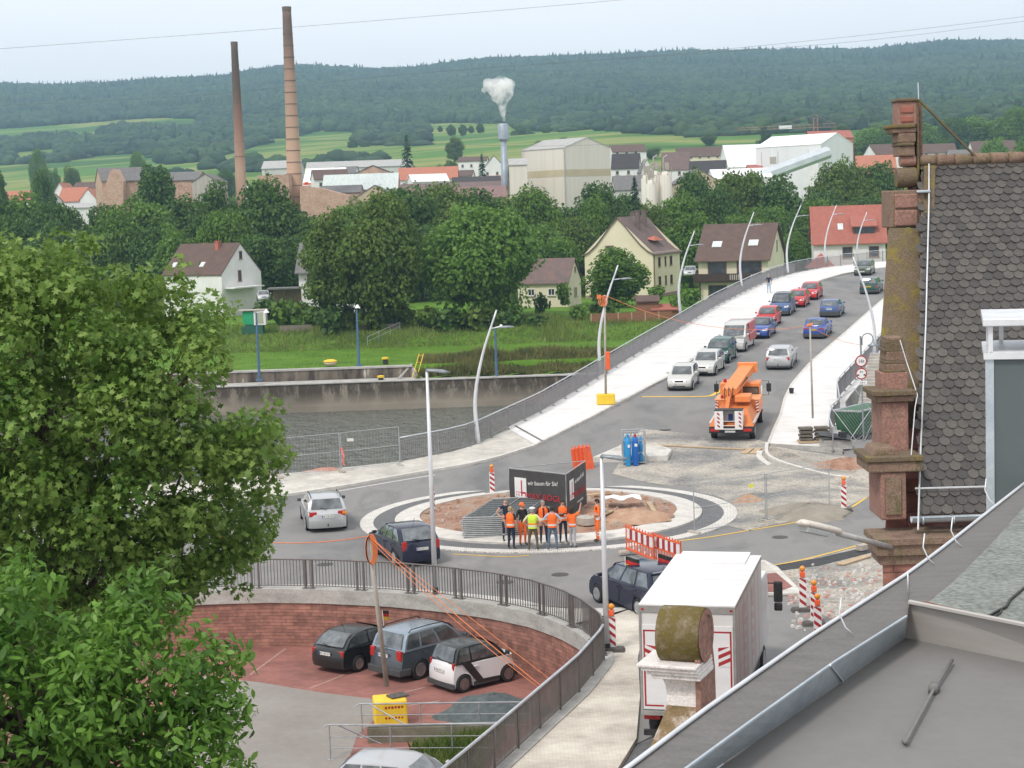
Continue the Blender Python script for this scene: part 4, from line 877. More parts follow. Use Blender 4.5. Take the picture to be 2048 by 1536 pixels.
    if P_.get('wiper', 1) and not P_.get('norear'):
        MB().tube([(float(r_(.1))-.035, 0, zt(.1)), (float(r_(.2))-.035, .3, zt(.2))], .012, 4).build('wiper', g_blk, ro)
    if P_.get('ant'): MB().tube([(xC+.2, 0, zr-.02), (xC-.02, 0, zr+.3)], .007, 4).build('antenna', g_blk, ro)
    if P_.get('hook'): MB().tube([(-h2, 0, .32), (-h2-.1, 0, .32), (-h2-.1, 0, .42)], .025, 6).build('tow_bar', g_blk, ro, True)
    return ro
HATCH = dict(d=(3.75, 1.64, 1.43, .92, .86), g=(.72, .12, -1.35, -1.72), p=[.0, .48, .97], r=.29)
SUPMINI = dict(d=(3.85, 1.66, 1.46, .93, .86), g=(.78, .2, -1.35, -1.74), p=[.0, .36, .66, .97], r=.3)
COMP = dict(d=(4.2, 1.75, 1.46, .93, .86), g=(.8, .1, -1.35, -1.88), p=[.0, .3, .63, .97], r=.31)
EST = dict(d=(4.6, 1.77, 1.48, .94, .87), g=(.78, .1, -1.9, -2.12), p=[.0, .28, .6, .97], r=.31)
MPV = dict(d=(4.1, 1.72, 1.62, .98, .92), g=(.95, .3, -1.6, -1.85), p=[.0, .3, .63, .97], r=.31)
VAN = dict(d=(4.8, 1.9, 1.95, 1.12, 1.02), g=(1.6, .85, -2.2, -2.33), p=[.66, .97], r=.33, tw=.86, hl=(.4, .22, .78), pz=.9)
SED = dict(d=(4.45, 1.72, 1.41, .93, .86), g=(.75, .1, -.85, -1.45), p=[.02, .4, .96], r=.31)
def car_px(px, py, toward, name, label, col, P_, hd=None, **k):
    """px,py: ground under the middle of the end nearest the camera"""
    g = gs(px, py); L_ = P_['d'][0]; 
    hd = atan2(1, .335) if hd is None else hd; d = Vector((cos(hd), sin(hd), 0)); c_ = g+d*L_/2; c_.z = zb(c_.y); sl_ = (zb(c_.y+1)-zb(c_.y-1))/2*d.y; pt = math.atan(sl_)
    return car(name, label, col, P_, c_, hd+(pi if toward else 0), -pt if toward else pt, **k)
c_sil = paint('silver_paint', (.52, .53, .54), .55, .3); c_wsil = paint('pale_silver_paint', (.60, .60, .57), .45, .32); c_grn = paint('dark_green_paint', (.012, .075, .06)); c_red = paint('red_paint', (.50, .02, .025)); c_blu = paint('blue_paint', (.03, .08, .33), .1); c_blu2 = paint('slate_blue_paint', (.045, .10, .25), .2)
c_nav = paint('navy_paint', (.016, .020, .045), .2, .2); c_blk = paint('black_paint', (.014, .018, .018)); c_wht = paint('white_paint', (.72, .72, .73)); c_gb = paint('grey_blue_paint', (.095, .12, .14), .4); c_gb_skyrefl = paint('sky_reflection_roof_paint', (.27, .33, .39), .5); c_gn2 = paint('green_grey_paint', (.09, .12, .08), .2)  # pale blue-grey for the estate's roof: reflected sky put into the colour
G1 = 'cars queueing down the bridge toward the roundabout'; G2 = 'cars driving up the bridge'
car_px(1358, 783, True, 'parked_car', 'small pale silver hatchback at the head of the queue, by the yellow stop line', c_wsil, dict(HATCH, trim='d'), lower=.3, group=G1, plate_txt='AB CD 78', hd=atan2(1, .27))
car_px(1403, 754, True, 'parked_car', 'champagne silver hatchback second in the queue behind the small silver one', c_wsil, COMP, group=G1)
car_px(1432, 729, True, 'parked_car', 'dark green high hatchback in front of the white van', c_grn, dict(MPV, d=(3.7, 1.72, 1.58, 1.0, .95)), group=G1)
van = car_px(1463, 706, True, 'van', 'white panel van with a red rear cargo section in the queue on the bridge', c_wsil, VAN, cat='van', group=G1)
car_px(1513, 679, True, 'parked_car', 'blue saloon with dark roof queueing behind the white van', c_blu, SED, roofcol=c_nav, group=G1)
car_px(1530, 655, True, 'parked_car', 'red rounded small car in the queue between the blue saloon and the blue people carrier', c_red, dict(HATCH, d=(3.5, 1.62, 1.5, .96, .9)), group=G1)
car_px(1557, 633, True, 'parked_car', 'blue people carrier with dark roof and black bumper behind the red small car', c_blu2, dict(MPV, d=(4.3, 1.76, 1.78, 1.05, .95)), lower=.45, roofcol=c_nav, group=G1)
car_px(1590, 616, True, 'parked_car', 'red older hatchback half hidden by the blue people carrier', c_red, HATCH, group=G1)
car_px(1615, 601, True, 'parked_car', 'bright red hatchback with large headlights, last in the close queue', c_red, dict(COMP, hl=(.5, .16, .68)), group=G1)
car_px(1724, 552, True, 'parked_car', 'grey green estate car coming over the crest of the bridge', c_gn2, EST, group=G1)
car_px(1556, 741, False, 'moving_car', 'silver estate car driving up the bridge behind the orange truck', c_sil, dict(EST, hook=1, tl=(.24, .22, .75)), lower=.3, group=G2, hd=atan2(1, .27))
car_px(1627, 679, False, 'moving_car', 'bright blue saloon with red rear lights driving up the bridge', c_blu, dict(SED, tl=(.42, .17, .76)), lower=.42, group=G2, ptm=g_ypl)
car_px(1658, 636, False, 'moving_car', 'slate blue hatchback with grey bumper ahead of the bright blue saloon', c_blu2, dict(HATCH, d=(3.8, 1.68, 1.42, .92, .86)), lower=.52, group=G2)
car_px(1737, 589, False, 'moving_car', 'dark green estate car near the crest of the bridge, driving away', c_grn, EST, lower=.4, group=G2, ptm=g_ypl)
# van's red rear half
MB().bb(-2.43, .25, -.962, .962, .5, 1.12).bb(-2.36, .2, -.905, .905, 1.12, 1.9).build('cargo_shell', c_red, van, bevel=.05)
# roundabout traffic
mw = car_px(657, 1066, False, 'moving_car', 'silver estate car with a lit right indicator, leaving the roundabout toward the left', c_sil, dict(EST, d=(4.85, 1.82, 1.5, .95, .88), rails=1, tl=(.34, .2, .82), hook=1, rm=g_dk, mm=g_dk), hd=radians(101), plate_txt='MIL UB 345')
MB().box((-2.44, -.74, .86), (.05, .2, .1)).build('indicator', g_amb, mw)
pass
car_px(846, 1134, False, 'moving_car', 'dark navy hatchback passing behind the curved railing, seen from its rear', c_nav, dict(COMP, d=(4.2, 1.78, 1.52, .97, .9), tl=(.2, .36, .84), ant=1, tw=.78, r=.32), hd=radians(114), plate_txt='MIL AX 71')
vs = car('moving_car', 'dark blue people carrier with two black-red-gold flags clipped to its windows', c_nav, dict(MPV, d=(4.36, 1.77, 1.62, 1.0, .93), tl=(.22, .36, .92), ant=1, spoil=1, r=.33, g=(1.1, .45, -1.75, -2.0)), gz(1234, 1220)+Vector((.80, .38, 0)), radians(118), plate='rear', plate_txt='KMZ 88', ptm=g_ypl)
f1 = pm('flag_black', (.02, .02, .02), (.03, .03, .03), 5, .8); f2 = pm('flag_red', (.5, .02, .02), (.55, .04, .03), 5, .8); f3 = pm('flag_gold', (.75, .5, .03), (.8, .55, .05), 5, .8)
def carflag(label, loc, rz, s=1.):
    r = root('car_flag', label, 'flag', loc, rz, 'black-red-gold car window flags'); MB().tube([(0, 0, 0), (0, .03, .5*s)], .012, 5).build('stick', g_wht, r)
    q = MB(); n = 6
    for b_ in range(3):
        z0 = .5*s-.1*s*b_; q.grid([[(i*.075*s, .03*sin(i*1.3)+.03, z0-.04*s*i*.5) for i in range(n)], [(i*.075*s, .03*sin(i*1.3+.4)+.03, z0-.1*s-.04*s*i*.5) for i in range(n)]], b_)
    q.build('cloth', [f1, f2, f3], r)
carflag('small black-red-gold flag on the left window of the dark blue people carrier', gd(1251, 1150, 58.6), radians(-15), 1.3); carflag('black-red-gold flag on the people carrier, in front of the red barrier', gd(1316, 1150, 59.0), radians(-15), 1.5)
# car park
def lot(px, py, hd, name, label, col, P_, **k):
    g = gz(px, py, LOT); d = Vector((cos(hd), sin(hd), 0)); c_ = g+d*P_['d'][0]/2; return car(name, label, col, P_, c_, hd, 0, plate='rear', **k)
as_ = lot(652, 1348, radians(52), 'parked_car', 'black three-door hatchback parked by the red wall, leftmost of the three', c_blk, dict(HATCH, d=(4.05, 1.69, 1.4, .9, .84), g=(.75, .05, -1.2, -1.85), tl=(.26, .2, .74), ant=1, spoil=0, r=.3), plate_txt='MIL BR 559')
bpy.context.view_layer.update()
carflag('furled black-red-gold flag on the black hatchback in the car park', as_.matrix_world @ Vector((.35, -.62, 1.28)), radians(60), 1.1)
fo = lot(768, 1362, radians(46), 'parked_car', 'grey-blue four-wheel-drive estate with roof rails between the black hatchback and the tiny white car', c_gb, dict(d=(4.45, 1.79, 1.69, 1.08, 1.0), g=(.85, .25, -1.75, -2.02), p=[.0, .27, .6, .97], r=.355, gc=.24, rails=1, tl=(.24, .34, .93), pz=.9, tw=.78), lower=.48, roofcol=c_gb_skyrefl, plate_txt='MIL D 947')
sm = lot(880, 1382, radians(38), 'parked_car', 'tiny white two-seater with black safety frame and black roof', c_wht, dict(d=(2.7, 1.56, 1.54, .98, .92), g=(.98, .35, -.98, -1.22), p=[.0, .3, .97], r=.3, wx=(-.9, .95), tl=(.12, .3, .86), pz=.72, tlx=.0, hm=g_wht, mm=g_blk), lower=.34, roofcol=c_blk, plate_txt='MIL M 5', rimm=pm('dark_rim', (.2, .2, .2), (.32, .32, .32), 5, .35, .8))
for s_ in (-1, 1):
    q = MB(); y0, y1 = s_*.772, s_*.792; q.prism([(-.98, .98), (-.62, .98), (-.12, .34), (.55, .32), (.55, .24), (-.34, .24)], min(y0, y1), max(y0, y1), 'y'); q.build('safety_frame', c_blk, sm)
wc = car('parked_car', 'silver-white estate car cut off by the bottom edge beside the ramp', c_sil, dict(COMP, d=(4.3, 1.78, 1.5, .97, .9), g=(.85, .1, -1.6, -1.95)), gz(722, 1668, LOT)+Vector((1.2, 1.6, 0)), radians(-18), 0, plate='')
# box lorry
def lorry():
    a = gz(1278, 1215, 3.72); b_ = gz(1468, 1210, 3.72); f_ = gz(1520, 1110, 3.72); rc = (a+b_)/2; hd = atan2((f_-b_).y, (f_-b_).x); r = root('box_lorry', 'white box lorry seen from behind with red outline tape, partly hidden by the stone scroll', 'truck', (rc.x, rc.y, 0), hd)
    g_box = pm('box_white', (.66, .66, .665), (.76, .76, .77), .9, .4, stretch=(.5, .5, 2.5), fine=.06); g_al = pm('aluminium_trim', (.33, .32, .31), (.45, .44, .42), 4, .4, .6); g_side = pm('box_side_panel', (.60, .59, .58), (.70, .69, .68), .8, .4, stretch=(1, 1, .3))
    g_rt = pm('reflective_red', (.32, .02, .03), (.42, .04, .04), 8, .4); g_faint = pm('faint_print', (.62, .50, .48), (.68, .60, .58), 6, .5)
    W_ = 2.42; L_ = 6.3; z0, z1 = 1.02, 3.72
    MB().bb(0, L_, -W_/2, W_/2, z0, z1).build('box_body', [g_side], r)
    MB().bb(-.01, L_+.01, -W_/2-.012, W_/2+.012, z1, z1+.03).bb(5.0, L_+.2, -.9, 1.05, z1+.03, z1+.08).build('roof', g_box, r)
    MB().bb(-.03, .03, -W_/2-.015, W_/2+.015, z1-.17, z1+.0).bb(-.03, .02, -W_/2-.012, -W_/2+.05, z0, z1-.17).bb(-.03, .02, W_/2-.05, W_/2+.012, z0, z1-.17).bb(-.04, .04, -W_/2-.01, W_/2+.01, z0-.1, z0).build('rear_frame', g_al, r)
    for s_ in (-1, 1):
        d = MB().bb(-.028, 0, min(s_*.008, s_*1.15), max(s_*.008, s_*1.15), z0+.02, z1-.5).build('rear_door', g_box, r)
        q = MB(); y0 = s_*.38; y1 = s_*1.12; x = -.034
        def st_(ya, yb, za, zb2): q.bb(x, x+.006, min(ya, yb), max(ya, yb), za, zb2)
        st_(y1-s_*.045, y1, z0+.1, z1-.62); st_(y0+s_*.25, y1, z1-.66, z1-.62); st_(y0+s_*.25, y1, z0+.1, z0+.14); q.build('reflective_tape', g_rt, d)
        b2 = MB().bb(-.04, -.034, min(s_*.78, s_*1.08), max(s_*.78, s_*1.08), 2.2, 2.72).build('warning_board', g_wht, d)
        q = MB(); ya, yb = s_*.78, s_*1.08
        for k in range(3):
            za = 2.2+k*.19; q.add([(-.042, ya, za), (-.042, yb, za+.17*0+.14), (-.042, yb, za+.24 if za+.24 < 2.72 else 2.72), (-.042, ya, za+.1)], [(0, 1, 2, 3) if s_ < 0 else (3, 2, 1, 0)])
        q.build('warning_stripe', g_rt, b2)
        MB().cyl((-.06, s_*.2, z0+.05), (-.06, s_*.2, z1-.5), .02, 8).build('locking_bar', g_al, r)
        MB().box((-.03, s_*1.12, z1-.09), (.03, .07, .05)).build('marker_lamp', g_tail, r)
        MB().box((.05, s_*.95, .82), (.08, .42, .12)).build('tail_light', g_tail, r, bevel=.01)
        for x_, rr in ((1.2, .46), (5.2, .46), (7.1, .48)):
            if x_ != 5.2: wheel(r, x_, s_*(W_/2-.2), rr, .3, 8, None, s_)
        MB().box((8.1, s_*1.5, 2.3), (.12, .26, .62)).build('mirror', g_blk, r, bevel=.04); MB().tube([(8.1, s_*1.2, 2.55), (8.1, s_*1.48, 2.55)], .02, 5).build('mirror_arm', g_blk, r)
        MB().box((8.1, s_*1.5, 1.85), (.12, .24, .24)).build('mirror', g_blk, r, bevel=.04)
    q = MB()
    for x_ in np.arange(.9, 6.2, .9): q.bb(x_, x_+.012, -W_/2-.004, -W_/2-.0005, z0+.05, z1-.05)
    q.bb(.02, L_-.02, -W_/2-.012, -W_/2, z1-.1, z1-.02).bb(.02, L_-.02, -W_/2-.012, -W_/2, z0, z0+.09).build('side_rail', g_al, r); q = MB()
    for x_ in np.arange(.6, 6.2, .6): q.bb(x_, x_+.03, -W_/2+.02, W_/2-.02, z1+.03, z1+.036)
    q.build('roof_seam', g_side, r)
    # faint stacked print on the right side
    for j, x_ in enumerate((2.0, 4.1)):
        q = MB(); 
        for k in range(6):
            zz = 3.25-k*.34
            if k == 0: q.bb(x_-.35, x_+.45, -W_/2-.006, -W_/2-.002, zz-.2, zz+.12)
            else: q.add([(x_-.5, -W_/2-.005, zz), (x_+.4, -W_/2-.005, zz-.2), (x_+.55, -W_/2-.005, zz-.02), (x_-.35, -W_/2-.005, zz+.14)], [(0, 1, 2, 3)])
        q.build('faded_print', g_faint, r)
    cb = MB(); cb.prism([(6.75, .7), (8.75, .7), (8.8, 1.7), (8.45, 2.85), (6.75, 2.95)], -1.15, 1.15, 'y'); cb.build('cab', g_box, r, bevel=.06)
    MB().bb(-.1, 6.9, -.45, .45, .62, 1.0).bb(.4, 6.6, -1.1, -.9, .5, .95).bb(.4, 6.6, .9, 1.1, .5, .95).bb(-.12, .0, -1.15, 1.15, .38, .52).build('chassis', g_blk, r)
    MB().bb(-.16, -.02, -1.18, 1.18, .92, 1.02).build('loading_platform', g_al, r)
    pass
lorry()
# orange platform truck
def platform_truck():
    hd = atan2(1, .24); g = gs(1463, 884); r = root('platform_truck', 'orange aerial platform truck with folded boom and white striped work cage', 'truck', (g.x, g.y, g.z), hd); r.rotation_euler = (0, -.06, hd); r.scale = (.97, 1.13, .97)
    OR = paint('orange_paint', (.72, .24, .07), 0, .45, .1); ORD = paint('orange_deep', (.58, .17, .04), 0, .5, .1); g_rt = MATS['reflective_red']
    W_ = 2.2
    MB().bb(.1, 6.6, -.5, .5, .55, .8).bb(-.05, .15, -1.05, 1.05, .5, .85).build('chassis', g_blk, r)
    cb = MB(); cb.prism([(5.1, .75), (6.9, .75), (6.95, 1.6), (6.5, 2.45), (5.1, 2.5)], -1.0, 1.0, 'y'); cab = cb.build('cab', OR, r, bevel=.09)
    w2 = MB().bb(5.07, 5.092, -.9, -.05, 1.62, 2.22).build('rear_window', g_glass, cab); MB().bb(5.05, 5.075, -.94, -.9, 1.6, 2.25).bb(5.05, 5.075, -.05, -.01, 1.6, 2.25).bb(5.05, 5.075, -.94, -.01, 2.22, 2.26).build('window_frame', g_blk, cab)
    MB().bb(5.4, 6.3, -1.012, -1.003, 1.6, 2.2).build('side_window', g_glass, cab)
    for s_ in (-1, 1):
        MB().box((6.6, s_*1.33, 1.95), (.12, .24, .5)).build('mirror', g_blk, r, bevel=.04); MB().tube([(6.6, s_*1.0, 2.35), (6.6, s_*1.32, 2.35), (6.6, s_*1.32, 1.5), (6.6, s_*1.0, 1.5)], .018, 5).build('mirror_arm', g_blk, r)
        for x_ in (1.05, 5.7): wheel(r, x_, s_*.92, .42, .26, 8, None, s_)
        MB().box((-.06, s_*.78, .68), (.08, .42, .16)).build('tail_light', g_tail, r, bevel=.015)
    # tool body with sloped rear and full width box behind the cab
    q = MB(); q.bb(3.4, 4.9, -1.08, 1.08, .9, 1.75); q.build('tool_box', OR, r, bevel=.03)
    MB().bb(3.36, 4.94, -1.1, 1.1, 1.75, 1.83).build('tool_box_lid', paint('orange_pale', (.80, .36, .16), 0, .45, .1), r, bevel=.02)
    q = MB(); q.add([(.1, -1.08, .85), (.1, 1.08, .85), (3.4, 1.08, .85), (3.4, -1.08, .85), (1.2, -.7, 1.62), (1.2, .7, 1.62), (3.4, .7, 1.62), (3.4, -.7, 1.62)], [(0, 3, 2, 1), (4, 5, 6, 7), (0, 1, 5, 4), (1, 2, 6, 5), (2, 3, 7, 6), (3, 0, 4, 7)]); q.build('platform_bed', ORD, r, bevel=.02)
    for s_ in (-1, 1):
        MB().bb(.4, 3.4, min(s_*.9, s_*1.1), max(s_*.9, s_*1.1), .98, 1.03).build('side_step', g_al2, r)
        b2 = MB().bb(3.33, 3.352, min(s_*.93, s_*1.07), max(s_*.93, s_*1.07), 1.0, 1.7).build('warning_board', g_wht, r); q = MB()
        for k in range(4): za = 1.0+k*.18; q.add([(3.325, s_*.93, za), (3.325, s_*1.07, za+.07), (3.325, s_*1.07, za+.16), (3.325, s_*.93, za+.09)], [(0, 1, 2, 3) if s_ < 0 else (3, 2, 1, 0)])
        q.build('warning_stripe', g_rt, b2)
    # boom: thick lower arm lying over the cab, upper arm back to the cage
    MB().cyl((4.1, .25, 1.8), (4.1, .25, 2.1), .4, 14).bb(3.7, 4.5, -.2, .7, 2.05, 2.35).build('turntable', ORD, r)
    bo = MB(); bo.add([(2.7, -.05, 2.15), (2.7, .65, 2.15), (6.3, .05, 2.95), (6.3, -.65, 2.95), (2.7, -.05, 2.55), (2.7, .65, 2.55), (6.3, .05, 3.4), (6.3, -.65, 3.4)], [(3, 2, 1, 0), (4, 5, 6, 7), (0, 1, 5, 4), (1, 2, 6, 5), (2, 3, 7, 6), (3, 0, 4, 7)]); bo = bo.build('boom', OR, r, bevel=.03)
    MB().bb(6.2, 6.5, -.8, .2, 2.9, 3.5).build('boom_joint', OR, bo, bevel=.04)
    MB().tube([(3.4, -.12, 2.5), (4.8, -.4, 2.86)], .05, 8).build('hydraulic_cylinder', g_blk, bo)
    MB().bb(2.2, 3.3, -.75, .0, 1.85, 2.2).build('counterweight', OR, r, bevel=.03)
    MB().tube([(2.75, .3, 2.3), (2.0, .3, 1.95), (.9, .3, 1.5)], [.15, .13, .12], 4).build('upper_arm', ORD, r)
    for y_ in (.1, .3, .5): MB().tube([(2.75, y_, 2.5), (2.45, y_, 2.66), (2.25, y_, 2.35), (2.35, y_, 2.0)], .022, 5).build('hydraulic_hose', g_blk, r, True)
    MB().lathe([(.09, 0), (.09, .16), (.05, .22)], 10, 0, None, (5.3, .75, 2.5)).build('beacon_lamp', g_tail, r); MB().lathe([(.08, 0), (.08, .14), (.05, .2)], 10, 0, None, (3.6, .75, 1.83)).build('beacon_lamp', g_tail, r)
    cg = MB(); cg.bb(-.15, .5, -.55, .75, .72, .77).bb(-.16, -.13, -.55, -.2, .75, 1.78).bb(-.16, -.13, .35, .75, .75, 1.78).bb(.47, .5, -.55, .75, .75, 1.78).bb(-.15, .5, -.57, -.54, .75, 1.78).bb(-.15, .5, .74, .77, .75, 1.78); cg = cg.build('work_cage', g_wht, r)
    MB().bb(-.17, .52, -.58, .78, 1.78, 1.82).build('cage_rim', g_blk, cg)
    MB().tube([(-.16, -.2, 1.2), (-.16, .35, 1.2)], .015, 5).tube([(-.16, -.2, .95), (-.16, .35, .95)], .015, 5).build('cage_bar', g_mesh, cg)
    MB().bb(.44, .468, -.05, .16, .95, 1.5).build('blue_panel', g_blu, cg)
    for y_ in (-.45, .58):
        q = MB()
        for k in range(4): za = .82+k*.23; q.add([(-.166, y_-.06, za), (-.166, y_+.06, za+.09), (-.166, y_+.06, za+.2), (-.166, y_-.06, za+.11)], [(3, 2, 1, 0)])
        q.build('warning_stripe', g_rt, cg)
    MB().box((-.06, .05, .6), (.02, .5, .11)).build('number_plate', g_plate, r)
g_al2 = pm('tread_plate', (.5, .5, .5), (.62, .62, .61), 6, .4, .3)
platform_truck()
# silver cars parked behind the houses
car('parked_car', 'silver car parked in the yard left of the brown balcony house', c_sil, COMP, gd(1381, 553, 240), radians(-100), 0, plate='')
car('parked_car', 'silver car beside the white gabled house and the carport', c_sil, COMP, gd(527, 602, 236), radians(-80), 0, plate='')
# ================================================================ PEOPLE
g_skin = pm('skin', (.50, .27, .19), (.60, .35, .26), 9, .6)
g_shoe = pm('shoe_leather', (.03, .025, .022), (.06, .05, .045), 9, .6)
def cloth(n, c): return pm('cloth_'+n, tuple(x*.82 for x in lin(c)), tuple(min(1, x*1.1) for x in lin(c)), 7, .9, bmp=.15)
K_or = cloth('hi_vis_orange', (.95, .17, .03)); K_ye = cloth('hi_vis_yellow', (.62, .85, .06)); K_si = pm('reflective_band', (.55, .56, .54), (.7, .7, .68), 20, .4)
K_nv = cloth('navy', (.018, .025, .05)); K_bk = cloth('black', (.02, .02, .022)); K_je = cloth('jeans', (.10, .16, .24)); K_br = cloth('brown', (.12, .095, .06)); K_gy = cloth('pale_grey', (.42, .42, .44)); K_lb = cloth('light_blue', (.36, .42, .52)); K_cr = cloth('cream', (.62, .60, .36)); K_dr = cloth('dark_red', (.10, .015, .02)); K_lj = cloth('pale_jeans', (.26, .38, .50))
H_dk = pm('hair_dark', (.02, .014, .01), (.04, .03, .02), 30, .8); H_gr = pm('hair_grey', (.22, .19, .16), (.34, .31, .27), 30, .8); H_bl = pm('hair_blond', (.26, .19, .10), (.38, .28, .15), 30, .8)
def person(label, loc, face, pose='down', shirt=K_bk, legs=K_nv, vest=None, vband=K_si, hair=H_dk, cap=None, sleeve=.5, hgt=1.78, orange_arms=False, bands=None, stance=.12, fem=False, group=None):
    r = root('person', label, 'person', loc, face, group); k = hgt/1.78
    V = []; E_ = []; Rd = []; reg = []
    def v(p, rad, pa=None):
        V.append(Vector(p)*k); Rd.append((rad[0]*k, rad[1]*k) if isinstance(rad, tuple) else (rad*k, rad*k)); i = len(V)-1
        if pa is not None: E_.append((pa, i))
        return i
    tw = .9 if fem else 1
    pel = v((0, 0, .97), (.125, .155*tw)); wa = v((.005, 0, 1.13), (.115, .14*tw), pel); ch = v((0, 0, 1.32), (.12, .165*tw), wa); cl = v((-.01, 0, 1.44), (.085, .12), ch)
    nk = v((.0, 0, 1.53), .055, cl); hd = v((.012, 0, 1.62), (.085, .072), nk); ht = v((.005, 0, 1.705), (.085, .072), hd); nose = v((.1, 0, 1.635), .016, hd)
    segs = []
    for s in (-1, 1):
        h_ = v((0, s*.09, .9), .1, pel); kn = v((.03, s*(stance*.92), .5), .062, h_); an = v((-.01, s*stance, .1), .042, kn); to = v((.15, s*(stance+.02), .045), (.035, .04), an); segs += [('leg', h_, kn), ('leg', kn, an), ('shoe', an, to)]
        sh = v((-.01, s*.185*tw, 1.43), .062, cl)
        E = {'down': ((-.02, s*.25, 1.14), (.05, s*.26, .88)), 'hips': ((-.10, s*.38, 1.2), (.03, s*.21, 1.03)), 'crossed': ((.06, s*.26, 1.17), (.23, -s*.04, 1.2+.03*s)), 'hold': ((-.02, s*.25, 1.15), (.24, s*.10, 1.17)), 'point': ((.16, s*.26, 1.55), (.24, s*.30, 1.82)), 'pocket': ((-.08, s*.30, 1.16), (.04, s*.2, .95))}
        pz = pose[0 if s < 0 else 1] if isinstance(pose, tuple) else pose
        e_, w_ = E[pz]; el = v(e_, .044, sh); wr = v(w_, .03, el); d = (Vector(w_)-Vector(e_)).normalized()
        side = Vector((0, -s, 0)) if abs(d.y) < .7 else Vector((1, 0, 0)); pal = v(Vector(w_)+d*.06, (.018, .036), wr); palm_n = side.cross(d).normalized()
        for j, (o_, ln) in enumerate(((-.03, .062), (-.01, .074), (.011, .07), (.03, .055))):
            b0 = Vector(w_)+d*.09+palm_n*o_; f1_ = v(b0, .0095, pal); f2_ = v(b0+d*ln*.5+side*.012, .0088, f1_); f3_ = v(b0+d*ln*.85+side*.035, .0075, f2_); segs.append(('hand', pal, f3_))
        t1 = v(Vector(w_)+d*.045+palm_n*-.04+side*.012, .012, wr); t2 = v(Vector(w_)+d*.085+palm_n*-.055+side*.03, .0095, t1); segs += [('hand', wr, t2), ('hand', wr, pal)]
        segs += [('uparm', sh, el), ('foarm', el, wr), ('torso', cl, sh)]
    segs += [('torso', pel, wa), ('torso', wa, ch), ('torso', ch, cl), ('head', nk, hd), ('head', hd, ht), ('head', hd, nose)]
    me = bpy.data.meshes.new('b'); me.from_pydata([tuple(q) for q in V], E_, []); ob = bpy.data.objects.new('b', me); C.objects.link(ob)
    sk = ob.modifiers.new('s', 'SKIN'); sk.use_smooth_shade = True; ob.modifiers.new('u', 'SUBSURF').levels = 1; ob.modifiers['u'].render_levels = 1
    for i, q in enumerate(Rd): me.skin_vertices[0].data[i].radius = q
    me.skin_vertices[0].data[0].use_root = True
    dg = bpy.context.evaluated_depsgraph_get(); nm = bpy.data.meshes.new_from_object(ob.evaluated_get(dg)); bpy.data.objects.remove(ob)
    A = np.array([list(V[a]) for _, a, _2 in segs]); B_ = np.array([list(V[b_]) for _, _2, b_ in segs]); types = [s_[0] for s_ in segs]
    mats = [shirt, legs, g_skin, g_shoe, K_or, K_si]; mi = []
    for p in nm.polygons:
        c_ = np.array(list(p.center)); d = B_-A; t = np.clip(((c_-A)*d).sum(1)/(d**2).sum(1), 0, 1); ds = np.linalg.norm(c_-(A+d*t[:, None]), axis=1); j = int(ds.argmin()); ty = types[j]; tt = t[j]
        m_ = {'leg': 1, 'shoe': 3, 'torso': 0, 'head': 2, 'hand': 2}.get(ty)
        if ty == 'uparm': m_ = 0 if tt < sleeve*1.6 else 2
        if ty == 'foarm': m_ = 0 if sleeve > .9 else 2
        if ty == 'torso' and c_[2] < .99*k: m_ = 1
        if bands and ty in ('leg',) and any(abs(c_[2]-zz*k) < .03 for zz in bands): m_ = 5
        mi.append(m_)
    nm.materials.clear(); 
    for x in mats: nm.materials.append(x)
    nm.polygons.foreach_set('material_index', mi); nm.polygons.foreach_set('use_smooth', [True]*len(mi)); nm.name = 'body'
    b_ = bpy.data.objects.new('body', nm); C.objects.link(b_); b_.parent = r
    # face: eyes, mouth, ears
    q = MB()
    for s in (-1, 1): q.box((.088*k, s*.032*k, 1.665*k), (.016, .022, .011))
    q.box((.086*k, 0, 1.59*k), (.014, .05, .009)); q.build('face_features', H_dk, r)
    q = MB(); 
    for s in (-1, 1): q.box((.0, s*.078*k, 1.64*k), (.035, .02, .06))
    q.build('ear', g_skin, r, bevel=.008)
    def shell(nmm, mat, rings, n=14, open_front=False, cap=False):
        q = MB(); rows = []
        for (zc, rx, ry, xo) in rings: rows.append([((xo+rx*cos(2*pi*i/n+pi/n))*k, ry*sin(2*pi*i/n+pi/n)*k, zc*k) for i in range(n)])
        q.grid(rows, 0, None, True)
        if cap: q.f.append(tuple(range((len(rings)-1)*n, len(rings)*n))); q.m.append(0)
        return q
    if hair is not None and cap is None: shell('hair', hair, [(1.60, .085, .086, -.028), (1.66, .098, .09, -.014), (1.72, .098, .088, -.004), (1.765, .07, .06, 0), (1.782, .02, .02, 0)] if not fem else [(1.5, .07, .09, -.04), (1.58, .095, .1, -.03), (1.68, .11, .1, -.008), (1.74, .1, .09, -.004), (1.79, .06, .06, 0), (1.8, .01, .01, 0)], cap=True).build('hair', hair, r, True)
    if cap == 'orange':
        q = shell('c', K_or, [(1.665, .108, .098, -.005), (1.73, .104, .092, -.002), (1.775, .07, .06, 0), (1.79, .01, .01, 0)], cap=True); q.box((.13*k, 0, 1.675*k), (.13*k, .13*k, .012)); q.build('cap', K_or, r, True); shell('h', H_dk, [(1.6, .085, .084, -.03), (1.67, .1, .092, -.012)]).build('hair', H_dk, r, True)
